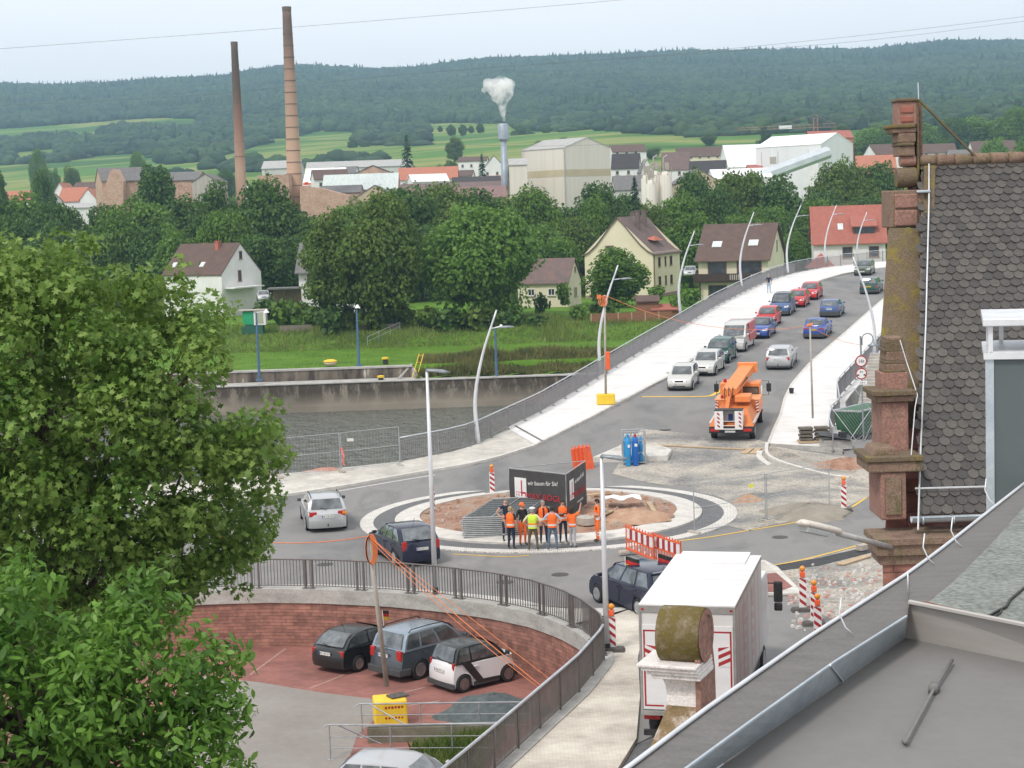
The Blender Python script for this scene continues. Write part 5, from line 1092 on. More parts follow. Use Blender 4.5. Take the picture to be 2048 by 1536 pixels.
    if cap == 'white':
        q = shell('c', g_wht, [(1.69, .098, .092, 0), (1.72, .125, .12, 0), (1.75, .14, .13, -.005), (1.775, .11, .1, -.01), (1.785, .01, .01, -.01)], cap=True); q.build('peaked_cap', g_wht, r, True); MB().box((.11*k, 0, 1.69*k), (.1, .13, .012)).build('cap_peak', g_blk, r); shell('h', H_gr, [(1.6, .085, .084, -.03), (1.69, .1, .092, -.008)]).build('hair', H_gr, r, True)
    if vest is not None:
        q = MB(); n = 16; rows = []
        for i, (zc, rx, ry) in enumerate([(.93, .155, .19), (1.0, .152, .188), (1.015, .152, .188), (1.07, .148, .184), (1.085, .148, .184), (1.13, .145, .182), (1.145, .145, .183), (1.2, .147, .187), (1.3, .15, .195), (1.38, .14, .2), (1.45, .105, .19), (1.5, .07, .12)]):
            rows.append([((rx*tw*cos(2*pi*j/n+pi/n)-.0)*k, ry*tw*sin(2*pi*j/n+pi/n)*k, zc*k) for j in range(n)])
        q.grid(rows, 0, None, True); m2 = []
        for f_ in range(len(q.f)):
            ri = f_//n; j = f_ % n; g_ = 0
            if ri in (1, 3) and ri == 1: g_ = 1
            if ri == 4 or ri == 2: g_ = 1 if ri == 2 else 2
            if ri == 5: g_ = 2
            q.m[f_] = g_ if ri < 7 else 0
        # open front: drop the strips in front and the arm holes
        keep = [f_ for f_ in range(len(q.f)) if not ((f_ % n in (15,)) and f_//n > 0 and vest == 'open') and not (f_//n in (8, 9) and f_ % n in (3, 4, 11, 12) and False)]
        q.f = [q.f[i] for i in keep]; q.m = [q.m[i] for i in keep]
        vm = K_ye if vest == 'yellow' else K_or; q.build('safety_vest', [vm, K_si, K_or if vest == 'yellow' else vm], r, True)
        if vest == 'yellow': pass
    return r
GP = 'people standing in a group on the roundabout'
def pp(px, py, zz=.1): return gz(px, py, zz)
A_ = pi/2
person('light-haired man in an orange vest and dark trousers, leftmost of the group', pp(1023, 1099, .05), radians(60), 'down', K_bk, K_nv, 'orange', hair=H_bl, sleeve=.45, group=GP)
person('bald man in a dark sleeveless top facing the camera behind the leftmost man', pp(1013, 1082, .12), radians(-70), 'hips', K_nv, K_nv, None, hair=None, sleeve=.1, bands=[.3], group=GP)
person('worker in orange trousers, black shirt and an orange cap', pp(1046, 1091, .1), radians(-60), 'down', K_bk, K_or, None, cap='orange', sleeve=.5, group=GP)
person('policeman in a yellow vest and white peaked cap with brown trousers, back to the camera', pp(1067, 1102, .05), radians(85), 'hips', K_cr, K_br, 'yellow', cap='white', sleeve=.5, group=GP, stance=.17)
person('man facing the camera in an open orange vest over a dark red shirt', pp(1088, 1087, .12), radians(-80), 'pocket', K_dr, K_nv, 'open', hair=H_gr, sleeve=.9, group=GP)
person('broad man in jeans and faded orange vest over a pale blue shirt, hands on hips', pp(1106, 1101, .05), radians(88), 'hips', K_lb, K_je, 'orange', hair=H_dk, sleeve=.5, group=GP, stance=.16, hgt=1.82)
person('man facing the camera with arms crossed over an orange vest', pp(1127, 1085, .12), radians(-85), 'crossed', K_dr, K_nv, 'orange', hair=H_dk, sleeve=.95, group=GP)
person('dark-haired woman in pale grey trousers and an orange vest raising her right arm', pp(1146, 1096, .05), radians(60), ('point', 'hold'), K_or, K_gy, 'orange', hair=H_dk, sleeve=.6, hgt=1.68, group=GP, fem=True, stance=.1)
person('worker in full orange overalls standing apart by the lamp post, hands in front', pp(1196, 1084, .05), radians(190), 'hold', K_or, K_or, None, hair=H_dk, sleeve=.7, hgt=1.8, bands=[.3, .42, 1.0])
person('pedestrian in a dark blue top and pale jeans walking up the bridge footway', gs(1538, 586, .14), radians(80), 'down', K_nv, K_lj, None, hair=H_gr, sleeve=.5, hgt=1.75)
# ================================================================ SITE OBJECTS AND STREET FURNITURE
g_oran = pm('barrier_orange', (.72, .10, .03), (.82, .15, .05), 4, .5); g_rr = MATS['reflective_red']; g_ww = pm('sheet_white', (.68, .68, .67), (.78, .78, .77), 4, .45); g_rub = pm('recycled_rubber', (.06, .055, .05), (.12, .11, .10), 10, .95, bmp=.4)
def beacon(label, loc, rz, tilt=0., hh=1.0, lamp=True, base_='foot', M_=False):
    r = root('warning_beacon', label, 'traffic beacon', loc, rz, None); r.rotation_euler = (tilt*.3, tilt, rz)
    MB().box((0, 0, .06), (.42, .8, .12), 0, 0, None, (.85, .85)).build('foot_block', g_rub if base_ == 'foot' else g_pale, r, bevel=.02)
    b_ = MB().box((0, 0, .12+hh/2), (.04, .25, hh)).build('panel', g_ww, r, bevel=.01)
    for sx in (-.023, .023):
        q = MB(); n = 4; st = hh/n
        for i in range(n):
            z0 = .15+i*st; pts = [(-.115, z0), (.115, z0+.18), (.115, z0+.18+st*.46), (-.115, z0+st*.46)]; pts = [(y, min(z_, .1+hh)) for y, z_ in pts]; p3 = [(sx, y*(-1 if sx > 0 else 1), z_) for y, z_ in pts]; q.add(p3, [(0, 1, 2, 3)])
        q.build('red_stripe', g_rr, b_)
    if M_: text('M', .16, g_rr, b_, Matrix.Translation((-.026, 0, .3)) @ Matrix.Rotation(-pi/2, 4, 'Z') @ Matrix.Rotation(pi/2, 4, 'X'), 'letter')
    if lamp:
        MB().box((0, 0, hh+.2), (.13, .17, .2)).build('lamp_battery', g_oran, r, bevel=.03); L_ = MB(); MT = Matrix.Translation((0, 0, hh+.4)) @ Matrix.Rotation(pi/2, 4, 'Y'); L_.lathe([(.02, -.07), (.085, -.05), (.1, 0), (.085, .05), (.02, .07)], 14, 0, MT); L_.build('lamp_lens', g_amb, r, True)
    return r
toC = radians(-90)+pi
beacon('red and white beacon with an orange lamp behind the banner enclosure on the left', pp(985, 990, .05), pi/2+.2, 0, 1.0)
beacon('red and white beacon with lamp hidden behind the tall left lamp post on the roundabout', pp(866, 1031, .1), pi/2+.5, 0, 1.0)
beacon('tilted red and white beacon at the right end of the wire fence', pp(1688, 1022, .0), pi/2-.1, -.0, 1.05).rotation_euler = (0, .05, pi/2-.15)
beacon('red and white beacon with lamp at the foot of the front lamp post', pp(1225, 1302, .1), pi/2-.15, 0, 1.0, base_='foot')
beacon('red and white beacon with lamp on the rubble, beside the pink paved kerb', pp(1606, 1222, .0), pi/2, 0, 1.05)
beacon('middle beacon of the three behind the roof edge, partly hidden by the front one', pp(1629, 1250, .0), pi/2, 0, 1.0)
beacon('front beacon of the three behind the roof edge, with a red letter', pp(1636, 1284, .0), pi/2, 0, 1.05, M_=True)
def barrier(label, a, b_, h=.95):
    a = Vector(a); b_ = Vector(b_); L_ = (b_-a).length; r = root('safety_barrier', label, 'barrier', tuple(a), atan2((b_-a).y, (b_-a).x)); n = 10
    q = MB(); q.bb(0, L_, -.02, .02, .12, .2).bb(0, L_, -.02, .02, .52, .58).bb(0, L_, -.02, .02, h-.1, h-.04).bb(0, .05, -.02, .02, .1, h).bb(L_-.05, L_, -.02, .02, .1, h)
    for i in range(n+1): x = L_*i/n; q.bb(max(0, x-.012), min(L_, x+.028), -.016, .016, .12, h+.05)
    q.build('frame', g_oran, r)
    for i in range(9): x = L_*(i*.1+.05); MB().bb(x, x+L_*.1-.004, -.024, .024, .6, h-.12).build('red_field' if i % 2 else 'white_field', g_rr if i % 2 else g_ww, r)
    for i in range(5): x = L_*(i*.2+.06); MB().bb(x, x+.1, -.024, .024, .24, .32).build('reflector', g_ww, r)
    for x in (.15, L_-.15): MB().box((x, 0, .055), (.28, .8, .11), 0, 0, None, (.8, .9)).build('foot_block', g_pale, r, bevel=.03)
    return r
barrier('red and white plastic barrier, left of the pair above the blue people carrier', pp(1253, 1104), pp(1300, 1124)+Vector((.15, -.35, 0)), 1.1)
barrier('red and white plastic barrier, right of the pair, touching the lorry roof in view', pp(1307, 1122), pp(1363, 1142), 1.1)
# stack of orange barriers seen end on
r = root('barrier_stack', 'stack of upright orange barriers leaning together behind the banner enclosure', 'barrier', tuple(pp(1168, 948)), .1)
for i in range(4):
    q = MB(); x = -.35+i*.2; dz = .02*i; q.add([(x-.18, -.1, .1), (x+.35, .1, .1), (x+.12, .1, 1.35+dz), (x-.3, -.1, 1.3+dz), (x-.18, .06, .1), (x+.35, .26, .1), (x+.12, .26, 1.35+dz), (x-.3, .06, 1.3+dz)], [(0, 1, 2, 3), (7, 6, 5, 4), (0, 4, 5, 1), (2, 6, 7, 3), (1, 5, 6, 2), (3, 7, 4, 0)])
    for j in range(3): q.box((x-.24+j*.16, .0, 1.40+dz), (.06, .06, .14), 0, 0, None, (.5, .5))
    q.build('barrier_panel', g_oran, r)
MB().box((.5, .1, .06), (1.0, .4, .12), 0, -.3).build('foot_block', g_pale, r, bevel=.02)
# banner enclosure
g_ban = pm('dark_banner', (.045, .043, .043), (.07, .066, .064), 1.5, .7, bmp=.1); g_bred = pm('banner_red', (.42, .02, .035), (.5, .03, .05), 5, .7)
Pz = .22; b0 = gz(1018, 936, 2.25); b1 = gz(1131, 948, 2.25); b2 = gz(1170, 922, 2.25)
for q_ in (b0, b1, b2): q_.z = Pz
r = root('banner_enclosure', 'triangle of construction fence panels hung with dark banners lettered in white and red', 'banner fence', tuple(b0))
def ban(a, b_, main):
    a = a-b0; b_ = b_-b0; d = b_-a; L_ = d.length; ang = atan2(d.y, d.x); MT = Matrix.Translation(a) @ Matrix.Rotation(ang, 4, 'Z')
    s_ = MB(); rows = []
    for j in range(6): rows.append([(L_*i/14, -.03+.02*sin(i*1.7+j)*sin(j*.9), .08+1.92*j/5) for i in range(15)])
    s_.grid(rows, 0, MT); s_.grid([[(p[0], p[1]+.012, p[2]) for p in row] for row in rows[::-1]], 0, MT); bn = s_.build('banner', g_ban, r, True)
    MB().tube([(0, 0, 0), (0, 0, 2.05)], .024, 6, 0, True, MT).tube([(L_, 0, 0), (L_, 0, 2.05)], .024, 6, 0, True, MT).tube([(0, 0, 2.03), (L_, 0, 2.03)], .02, 6, 0, True, MT).build('frame', g_mesh, r)
    T = lambda x, z_, y=-.062: MT @ Matrix.Translation((x, y, z_)) @ Matrix.Rotation(pi/2, 4, 'X')
    text('wir bauen für Sie!', .27, g_ww, bn, T(L_*.61, 1.5) @ Matrix.Rotation(.06, 4, 'Z'), 'lettering_white', .003, .92, .12)
    text('MAX BÖGL', .36, g_bred, bn, T(L_*.62, .88), 'lettering_red', .004, 1.15)
    text('www.max-boegl.de', .15, g_ww, bn, T(L_*.62, .5), 'lettering_small', .003, 1.)
    MB().bb(L_*.11, L_*.32, -.064, -.056, .78, 1.66).build('logo_field', g_ww, bn).matrix_local = MT
    lg = MB(); lg.bb(L_*.225, L_*.245, -.072, -.064, .84, 1.55).bb(L_*.225, L_*.31, -.072, -.064, .96, 1.04).bb(L_*.295, L_*.31, -.072, -.064, .84, .96).bb(L_*.14, L_*.15, -.072, -.064, .84, .96).bb(L_*.18, L_*.19, -.072, -.064, .84, .96).bb(L_*.13, L_*.225, -.072, -.064, 1.0, 1.025); lg.build('logo', g_bred, bn).matrix_local = MT
ban(b0, b1, 1); ban(b1, b2, 0)
mesh = MB(); a = b0-b0; d = b2-b0
for i in range(1, 28): p = d*(i/28); mesh.box((p.x, p.y, 1.05), (.006, .006, 1.95))
for j in range(1, 8): mesh.tube([(0, 0, 2.05*j/8), (d.x, d.y, 2.05*j/8)], .004, 3, cap=False)
mesh.tube([(0, 0, 2.03), (d.x, d.y, 2.03)], .02, 6); mesh.build('wire_mesh', g_mesh, r)
for p in (b0, b1, b2): MB().box((p.x-b0.x, p.y-b0.y, -.03), (.6, .24, .12)).build('foot_block', g_pale, r)
# pile of fence panels
a = pp(926, 1074, .22); r = root('fence_stack', 'flat stack of wire fence panels on the roundabout, left of the group of people', 'fence stack', tuple(a), -.02)
for i in range(11):
    q = MB(); z_ = i*.08; sx = 2.35; sy = 2.0; skew = R_.uniform(-.04, .04); sh = 1.15
    A4 = [(skew, 0, z_), (sx+skew, 0, z_), (sx+sh+skew, 4.6, z_), (sh+skew, 4.6, z_)]; q.tube(A4, .028, 5, closed=True)
    if i == 10:
        for t in np.linspace(.04, .96, 22): q.tube([Vector(A4[0]).lerp(Vector(A4[1]), t), Vector(A4[3]).lerp(Vector(A4[2]), t)], .007, 3, cap=False)
        for t in np.linspace(.06, .94, 9): q.tube([Vector(A4[0]).lerp(Vector(A4[3]), t), Vector(A4[1]).lerp(Vector(A4[2]), t)], .009, 3, cap=False)
        q.tube([Vector(A4[0]).lerp(Vector(A4[1]), .5), Vector(A4[3]).lerp(Vector(A4[2]), .5)], .02, 5)
    q.build('fence_panel', g_mesh, r)
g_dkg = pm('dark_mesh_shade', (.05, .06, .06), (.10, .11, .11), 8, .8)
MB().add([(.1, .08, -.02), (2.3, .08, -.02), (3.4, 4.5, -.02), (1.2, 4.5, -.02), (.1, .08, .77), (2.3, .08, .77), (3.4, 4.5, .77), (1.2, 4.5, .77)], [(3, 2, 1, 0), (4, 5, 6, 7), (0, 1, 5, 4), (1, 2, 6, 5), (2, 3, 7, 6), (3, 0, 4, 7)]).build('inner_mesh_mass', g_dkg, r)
# sand, boards, plastic, manhole on the island
g_wood = pm('board_wood', (.36, .26, .16), (.5, .38, .25), 2, .8, stretch=(1, 8, 8)); g_sand = pm('sand', (.34, .20, .13), (.46, .31, .21), 3, .95, bmp=.8); g_gsand = pm('grey_sand', (.22, .20, .16), (.30, .27, .22), 2, .95, bmp=.5)
def heap(name, label, c_, rx, ry, h, mat, cat='heap', seed=3, n=26):
    q = MB(); rows = []; rr = random.Random(seed)
    for k in range(9):
        t = k/8; rows.append([(cos(2*pi*i/n)*rx*(1-t)*(1+.16*sin(i*1.3+seed)+.1*sin(i*.5+k))*(1+rr.uniform(-.05, .05)), sin(2*pi*i/n)*ry*(1-t)*(1+.1*cos(i*1.7+seed)), h*(1-(1-t)**1.7)*(1+rr.uniform(-.07, .07))-.02) for i in range(n)])
    q.grid(rows, 0, None, True); o = q.build(name, mat, None, True, tuple(c_)); return tag(o, label, cat)
heap('sand_heap', 'low heap of reddish sand on the roundabout below the white plastic sheet', pp(1262, 1036, .25), 1.9, 1.5, .42, g_sand)
heap('sand_heap', 'flat grey-brown sand heap behind the wire fence on the right', pp(1618, 1026, .0), 2.0, 2.4, .45, g_gsand, seed=5)
heap('gravel_heap', 'dark grey gravel heap in the car park behind the ramp railing', gz(985, 1425, LOT), 1.7, 1.5, .6, pm('dark_gravel', (.06, .075, .078), (.12, .14, .14), 5, .95, bmp=1), seed=8)
heap('soil_heap', 'brown clod of soil on the white ring edge behind the wire fence', pp(1497, 1003, .05), .7, .5, .35, g_sand, seed=2)
heap('rubble_heap', 'red sandstone rubble at the water edge by the promenade fence', gs(655, 948, -.1), 1.6, .8, .35, pm('red_rubble', (.42, .17, .12), (.55, .30, .24), 6, .95, bmp=1.2), seed=4)
heap('rubble_heap', 'reddish earth and rubble bank below the stairs at the right', gs(1700, 935, 0), 2.2, 1.2, .5, g_red, seed=6)
q = MB(); rows = [[(i*.2, j*.2, .46+.08*sin(i*1.4+j)*cos(j*1.1)+.03*R_.random()) for i in range(9)] for j in range(6)]; q.grid(rows); tag(q.build('plastic_sheet', g_ww, None, True, tuple(pp(1212, 1020, .25))), 'white plastic sheet crumpled over the sand heap on the roundabout', 'plastic sheet')
def board(label, a, b_, w_=.2, h=.05, mat=None, z_=.0, name='wooden_board'):
    a = Vector(a); b_ = Vector(b_); r = MB(); d = b_-a; L_ = d.length; r.bb(0, L_, -w_/2, w_/2, 0, h); o = r.build(name, mat or g_wood, None, False, tuple(a+Vector((0, 0, z_)))); o.rotation_euler = (0, -math.asin(d.z/L_), atan2(d.y, d.x)); return tag(o, label, 'board')
board('long wooden board leaning on the sand heap of the roundabout, upper of two', pp(1155, 1038, .3), pp(1215, 1018, .75)); board('long wooden board on the roundabout, lower of two beside the group', pp(1158, 1050, .3), pp(1225, 1022, .6))
board('short pale board on the right side of the roundabout soil', pp(1314, 1033, .32), pp(1297, 1005, .32)); board('dark reddish board lying behind the banner enclosure', pp(1172, 992, .3), pp(1202, 988, .35), .25)
board('pale plank lying on the rubble below the street lamp', pp(1680, 1130, .03), pp(1735, 1113, .03), .35); board('long board along the asphalt edge behind the orange truck, left', gs(1300, 891, .02), gs(1362, 893, .02), .25); board('long board along the asphalt edge, right of the first one', gs(1362, 894, .02), gs(1490, 900, .02), .25)
board('orange-brown plank end beside the kerb works, left of two', gs(1488, 908, .02), gs(1502, 898, .02), .35); board('orange-brown plank end beside the kerb works, right of two', gs(1505, 908, .02), gs(1518, 898, .02), .35)
r = root('manhole_ring', 'pale concrete manhole ring on the roundabout behind the group of people', 'manhole', tuple(pp(1173, 1048, .28))); MB().lathe([(.42, 0), (.42, .3), (.36, .34)], 20).build('ring', g_pale, r)
# gas bottle cage
c0 = gs(1247, 931, .0); r = root('gas_cage', 'galvanised transport cage with gas cylinders standing on the crossing island', 'cage', tuple(c0), .0); q = MB(); W_, D_, Z_ = 1.15, .9, 1.75
for x in (0, W_):
    for y in (0, D_): q.tube([(x, y, 0), (x, y, Z_)], .03, 5)
for z_ in (.12, .62, 1.25, 1.72):
    q.tube([(0, 0, z_), (W_, 0, z_), (W_, D_, z_), (0, D_, z_)], .022, 5, closed=True) if z_ != .62 else q.tube([(.6, 0, z_), (W_, 0, z_)], .02, 5)
q.bb(0, W_, 0, D_, .08, .12); q.build('frame', g_mesh, r)
g_lbl = pm('cylinder_blue', (.02, .22, .48), (.03, .28, .58), 3, .4); g_dbl = pm('cylinder_deep_blue', (.01, .09, .38), (.015, .13, .45), 3, .4)
def bottle(label, loc, mat, h, cap=None, ra=.13):
    b_ = root('gas_cylinder', label, 'gas cylinder', tuple(loc), 0, 'blue gas cylinders'); MB().lathe([(ra*.95, 0), (ra, .03), (ra, h*.8), (ra*.85, h*.88), (ra*.35, h*.94), (ra*.3, h*.97)], 16).build('cylinder_body', mat, b_, auto=50); MB().lathe([(.06, h*.95), (.065, h*1.03), (.03, h*1.06)], 10).build('valve_cap', cap or mat, b_)
    return b_
x1_ = bottle('light blue gas cylinder in front of the cage, left of two', c0+Vector((.24, -.25, 0)), g_lbl, 1.55, None, .15); MB().bb(-.02, .08, -.158, -.145, .95, 1.1).build('sticker', g_ww, x1_)
x2_ = bottle('deep blue gas cylinder with a red cap in front of the cage, right of two', c0+Vector((.62, -.25, 0)), g_dbl, 1.55, g_tail, .15); MB().bb(-.05, .09, -.158, -.145, 1.0, 1.14).build('sticker', g_ww, x2_)
for i in range(5): bottle('small blue gas cylinder standing inside the cage in the back row', c0+Vector((.15+i*.2, .45, .12)), g_lbl, 1.35, g_head, .09)
bottle('short light blue cylinder on the lower shelf of the cage', c0+Vector((.92, .2, .12)), g_lbl, .45); bottle('short light blue cylinder on the upper shelf of the cage', c0+Vector((.92, .2, .62)), g_lbl, .5)
# wire fence on the right
f0, f1_, f2_ = pp(1389, 1068, 0), pp(1533, 1044, 0), pp(1659, 1022, 0)
p1 = mesh_panel('construction_fence', 'wire construction fence panel across the ring road, left of two, with a yellow tag', f0, f1_-(f1_-f0)*.012, 2.1); MB().bb(3.0, 3.25, -.03, -.01, 1.6, 1.75).build('yellow_tag', pm('yellow_plastic', (.7, .7, .05), (.8, .8, .1), 3, .5), p1).rotation_euler = (0, 0, atan2((f1_-f0).y, (f1_-f0).x))
mesh_panel('construction_fence', 'wire construction fence panel, right of two, in front of the sand heap', f1_+(f2_-f1_)*.012, f2_, 2.1)
# gate of leaning panels by the stairs
g_green = pm('green_container', (.03, .10, .05), (.05, .14, .07), 2, .6)
for i, (a, b_, t) in enumerate([((1693, 890), (1718, 912), .7), ((1712, 880), (1735, 900), -.6), ((1730, 880), (1756, 890), .5)]):
    A4 = gs(*a, 0); r = root('construction_fence', ['tilted wire fence panel leaning by the foot of the stairs, leftmost', 'tilted wire fence panel leaning by the stairs, middle', 'tilted wire fence panel leaning by the stairs, nearest the sandstone pillar'][i], 'fence panel', tuple(A4)); M = Matrix.Rotation(t, 4, 'Y') @ Matrix.Rotation(-.3, 4, 'X'); q = MB(); q.tube([(0, 0, 0), (1.6, 0, 0), (1.6, 0, 2.3), (0, 0, 2.3)], .03, 5, closed=True, M=M); q.build('frame', g_mesh, r); q = MB()
    for k in range(1, 12): q.tube([(1.6*k/12, 0, 0), (1.6*k/12, 0, 2.3)], .005, 3, M=M, cap=False)
    q.build('wire_mesh', g_mesh, r)
r = root('site_container', 'dark green skip-like container behind the leaning fence panels', 'container', tuple(gs(1722, 870, 0)), .9); MB().add([(0, 0, 0), (3.2, 0, 0), (3.2, 1.4, 0), (0, 1.4, 0), (-.3, -.1, 1.3), (3.5, -.1, 1.3), (3.5, 1.5, 1.3), (-.3, 1.5, 1.3)], [(3, 2, 1, 0), (0, 1, 5, 4), (1, 2, 6, 5), (2, 3, 7, 6), (3, 0, 4, 7), (4, 5, 6, 7)]).build('tub', g_green, r); MB().tube([(-.3, -.1, 1.3), (3.5, -.1, 1.3), (3.5, 1.5, 1.3), (-.3, 1.5, 1.3)], .06, 5, closed=True).build('rim', g_mesh, r)
# stairs
s0 = gs(1700, 893, 0)+Vector((.2, .6, 0)); r = root('outdoor_stairs', 'long flight of concrete steps climbing beside the right bridge parapet', 'stairs', (18.9, 96.2, .3), radians(-18)); 
for i in range(26): MB().bb(-.3, 3.4, i*.42, i*.42+.46, -.6+i*.1, i*.15+.1).build('step', g_conc if i % 2 else g_pale, r)
# pallet stack, bucket, slabs
r = root('pallet_stack', 'two dark stacks of paving slabs on a pallet at the foot of the thin mast', 'slab stack', tuple(gs(1628, 884, .14)))
MB().box((0, 0, .05), (1.7, .8, .1)).build('pallet', g_wood, r)
for x in (-.42, .42):
    for k in range(4): MB().box((x+R_.uniform(-.02, .02), R_.uniform(-.02, .02), .18+k*.19), (.72, .6, .13)).build('slab', pm('dark_slab', (.10, .085, .07), (.17, .15, .12), 5, .9, bmp=.4), r, bevel=.02)
r = root('bucket', 'small black bucket standing alone on the white footway', 'bucket', tuple(gs(1583, 787, .14))); MB().lathe([(.12, 0), (.16, .32), (.15, .32), (.11, .03)], 14).build('bucket_body', g_blk, r)
r = root('formwork_board', 'heap of grey boards and felt on the abutment wall below the pallet', 'boards', tuple(gs(1640, 905, .0)), .2); q = MB(); q.add([(0, 0, .9), (1.6, -.3, .6), (1.9, .5, .75), (.2, .9, 1.0)], [(0, 1, 2, 3)]).add([(0, 0, .84), (1.6, -.3, .54), (1.9, .5, .69), (.2, .9, .94)], [(3, 2, 1, 0)]); q.build('felt_sheet', g_dk, r); MB().box((1.0, .3, .35), (1.5, .8, .5)).build('block', g_conc, r); MB().box((1.3, .1, .85), (.35, .3, .3)).build('black_box', g_blk, r)
# rubble stones (nobody could count them)
q = MB(); rr = random.Random(4)
for i in range(420):
    x, y = rr.uniform(1580, 1760), rr.uniform(1150, 1260)
    if rr.random() < .3: x, y = rr.uniform(1540, 1760), rr.uniform(1130, 1200)
    p = gz(x, y, .02); s_ = rr.uniform(.04, .13); q.box((p.x, p.y, s_*.3), (s_*1.6, s_, s_*.7), rr.choice([0, 0, 1, 2]), rr.uniform(0, 3), None, (rr.uniform(.5, .9), rr.uniform(.5, .9)))
tag(q.build('rubble', [pm('pale_stone', (.42, .40, .38), (.6, .58, .55), 5, .9), pm('pink_stone', (.42, .22, .18), (.5, .32, .28), 5, .9), g_conc]), 'scattered white and pink broken stones between the beacons and the sandstone building', 'rubble', None, 'stuff')
q = MB()
for i in range(260):
    a = rr.uniform(0, 6.28); ra = 5.4*sqrt(rr.random()); s_ = rr.uniform(.03, .14); q.box((CX+cos(a)*ra, CY+sin(a)*ra, .3), (s_*1.5, s_, s_), rr.choice([0, 1]), rr.uniform(0, 3), None, (.6, .7))
tag(q.build('stones', [g_sand, g_pale]), 'loose clods and stones on the soil of the roundabout', 'stones', None, 'stuff')
board('grey stone block lying on the dark tar strip at the right', pp(1718, 1101, .05), pp(1730, 1098, .05), .3, .2, g_pale, name='stone_block')
# lamp posts ---------------------------------------------------------------
g_lampw = pm('lamp_post_silver', (.58, .60, .63), (.70, .72, .74), 2, .4, .2); g_lamph = pm('lamp_head_grey', (.20, .23, .25), (.30, .33, .35), 4, .45, .3)
def lamp(label, foot, h, ry=0.):
    r = root('street_lamp', label, 'street lamp', tuple(foot), ry); MB().tube([(0, 0, 0), (0, 0, h*.5), (0, 0, h)], [.1, .08, .05], 12).build('post', g_lampw, r, True); MB().tube([(0, 0, 0), (0, 0, .25)], .105, 12).build('base_sleeve', g_blk, r)
    q = MB(); q.add([(-.05, -.06, h), (.15, -.1, h-.03), (.62, -.2, h-.1), (.85, -.06, h-.07), (.85, .06, h-.07), (.62, .2, h-.1), (.15, .1, h-.03), (-.05, .06, h), (.0, 0, h+.09), (.55, 0, h+.04)], [(7, 6, 5, 4, 3, 2, 1, 0), (0, 1, 8), (1, 2, 9, 8), (2, 3, 9), (3, 4, 9), (4, 5, 9), (5, 6, 8, 9), (6, 7, 8), (7, 0, 8)]); q.build('lamp_head', g_lamph, r, True)
fa = gz(871, 1188, .14); ta = gd(858, 742, fa.y); lamp('tall straight silver street lamp behind the curved railing, left', fa, ta.z-fa.z, .1)
fa = gz(1214, 1302, .1); ta = gd(1205, 914, fa.y); lamp('straight silver street lamp on the footpath in front of the round railing end', fa, ta.z-fa.z, -.1)
def curved(label, foot, top, bx, Y, armpx, flip=1, arm=True):
    """foot, top pixels; post bows, standing at depth Y"""
    f = gd(foot[0], foot[1], Y); t = gd(top[0], top[1], Y); r = root('curved_lamp', label, 'street lamp', tuple(f), 0, 'white curved lamp posts along the bridge'); d = t-f; bow = abs(d.z)*.055*bx
    pts = spline([(0, 0, 0), (d.x*.05-bow*.4, 0, d.z*.33), (d.x*.38-bow*.25, 0, d.z*.66), (d.x, 0, d.z)], 5); n = len(pts); MB().tube(pts, [.13-.085*i/(n-1) for i in range(n)], 10).build('post', g_lampw, r, True)
    if arm:
        a = gd(armpx[0], armpx[1], Y)-f; x = np.interp(a.z, [p.z for p in pts], [p.x for p in pts]); s_ = flip
        MB().tube([(x, 0, a.z-.05), (x+s_*.5, 0, a.z)], .03, 6).build('arm', g_lampw, r); q = MB(); q.lathe([(.02, -.07), (.28, -.05), (.3, 0), (.16, .07), (.02, .09)], 14, 0, Matrix.Translation((x+s_*.85, 0, a.z)) @ Matrix.Diagonal((1.5, .7, .8, 1))); q.build('lamp_head', g_lamph, r, True)
    return r
curved('curved white lamp post nearest the water, foremost on the left bridge rail', (957, 890), (993, 620), 1, 95.2, (975, 655)); curved('curved white lamp post beside the mast with the orange cable coil', (1203, 757), (1236, 530), 1, 117, (1225, 558))
curved('curved white lamp post in front of the yellow house', (1361, 630), (1389, 462), 1, 149, (1380, 490)); curved('curved white lamp post crossing the brown balcony house', (1483, 572), (1508, 424), 1, 163.5, (1495, 450)); curved('curved white lamp post between the brown house and the red-roofed house', (1576, 545), (1602, 410), 1, 180, (1592, 432))
curved('curved white lamp post in front of the left part of the red-roofed house', (1652, 530), (1673, 410), 1, 195, (1667, 428)); curved('curved white lamp post in front of the dormer of the red-roofed house', (1716, 526), (1734, 424), 1, 205, (1728, 440))
curved('curved white lamp post leaning left at the right railing beside the sandstone pillar', (1746, 735), (1706, 514), -1.2, 119, (1700, 520), -1, False)
g_lblue = pm('blue_post', (.06, .13, .22), (.09, .17, .27), 3, .5)
for lab, fx_, fy_, tx_, ty_, Y, hd_ in [('blue lamp post with a side arm on the quay, leftmost', 519, 762, 516, 625, 172.8, .9), ('blue lamp post on the grass edge above the stained lock wall', 718, 732, 713, 615, 176.5, 0), ('blue lamp post on the quay below the large round tree', 994, 765, 989, 655, 172.9, .5)]:
    f = gd(fx_, fy_, Y); t = gd(tx_, ty_, Y); r = root('quay_lamp', lab, 'street lamp', tuple(f), 0, 'blue lamp posts on the quay'); h = t.z-f.z; MB().tube([(0, 0, 0), (0, 0, h)], [.16, .09], 8).box((0, 0, .1), (.6, .6, .15)).build('post', g_lblue, r); q = MB()
    if hd_: q.tube([(0, 0, h), (hd_, 0, h+.1)], .05, 5)
    q.lathe([(.3, 0), (.12, .28), (.05, .35)], 12, 0, None, (hd_+.1, 0, h-.05)); q.build('lamp_head', g_ww, r)
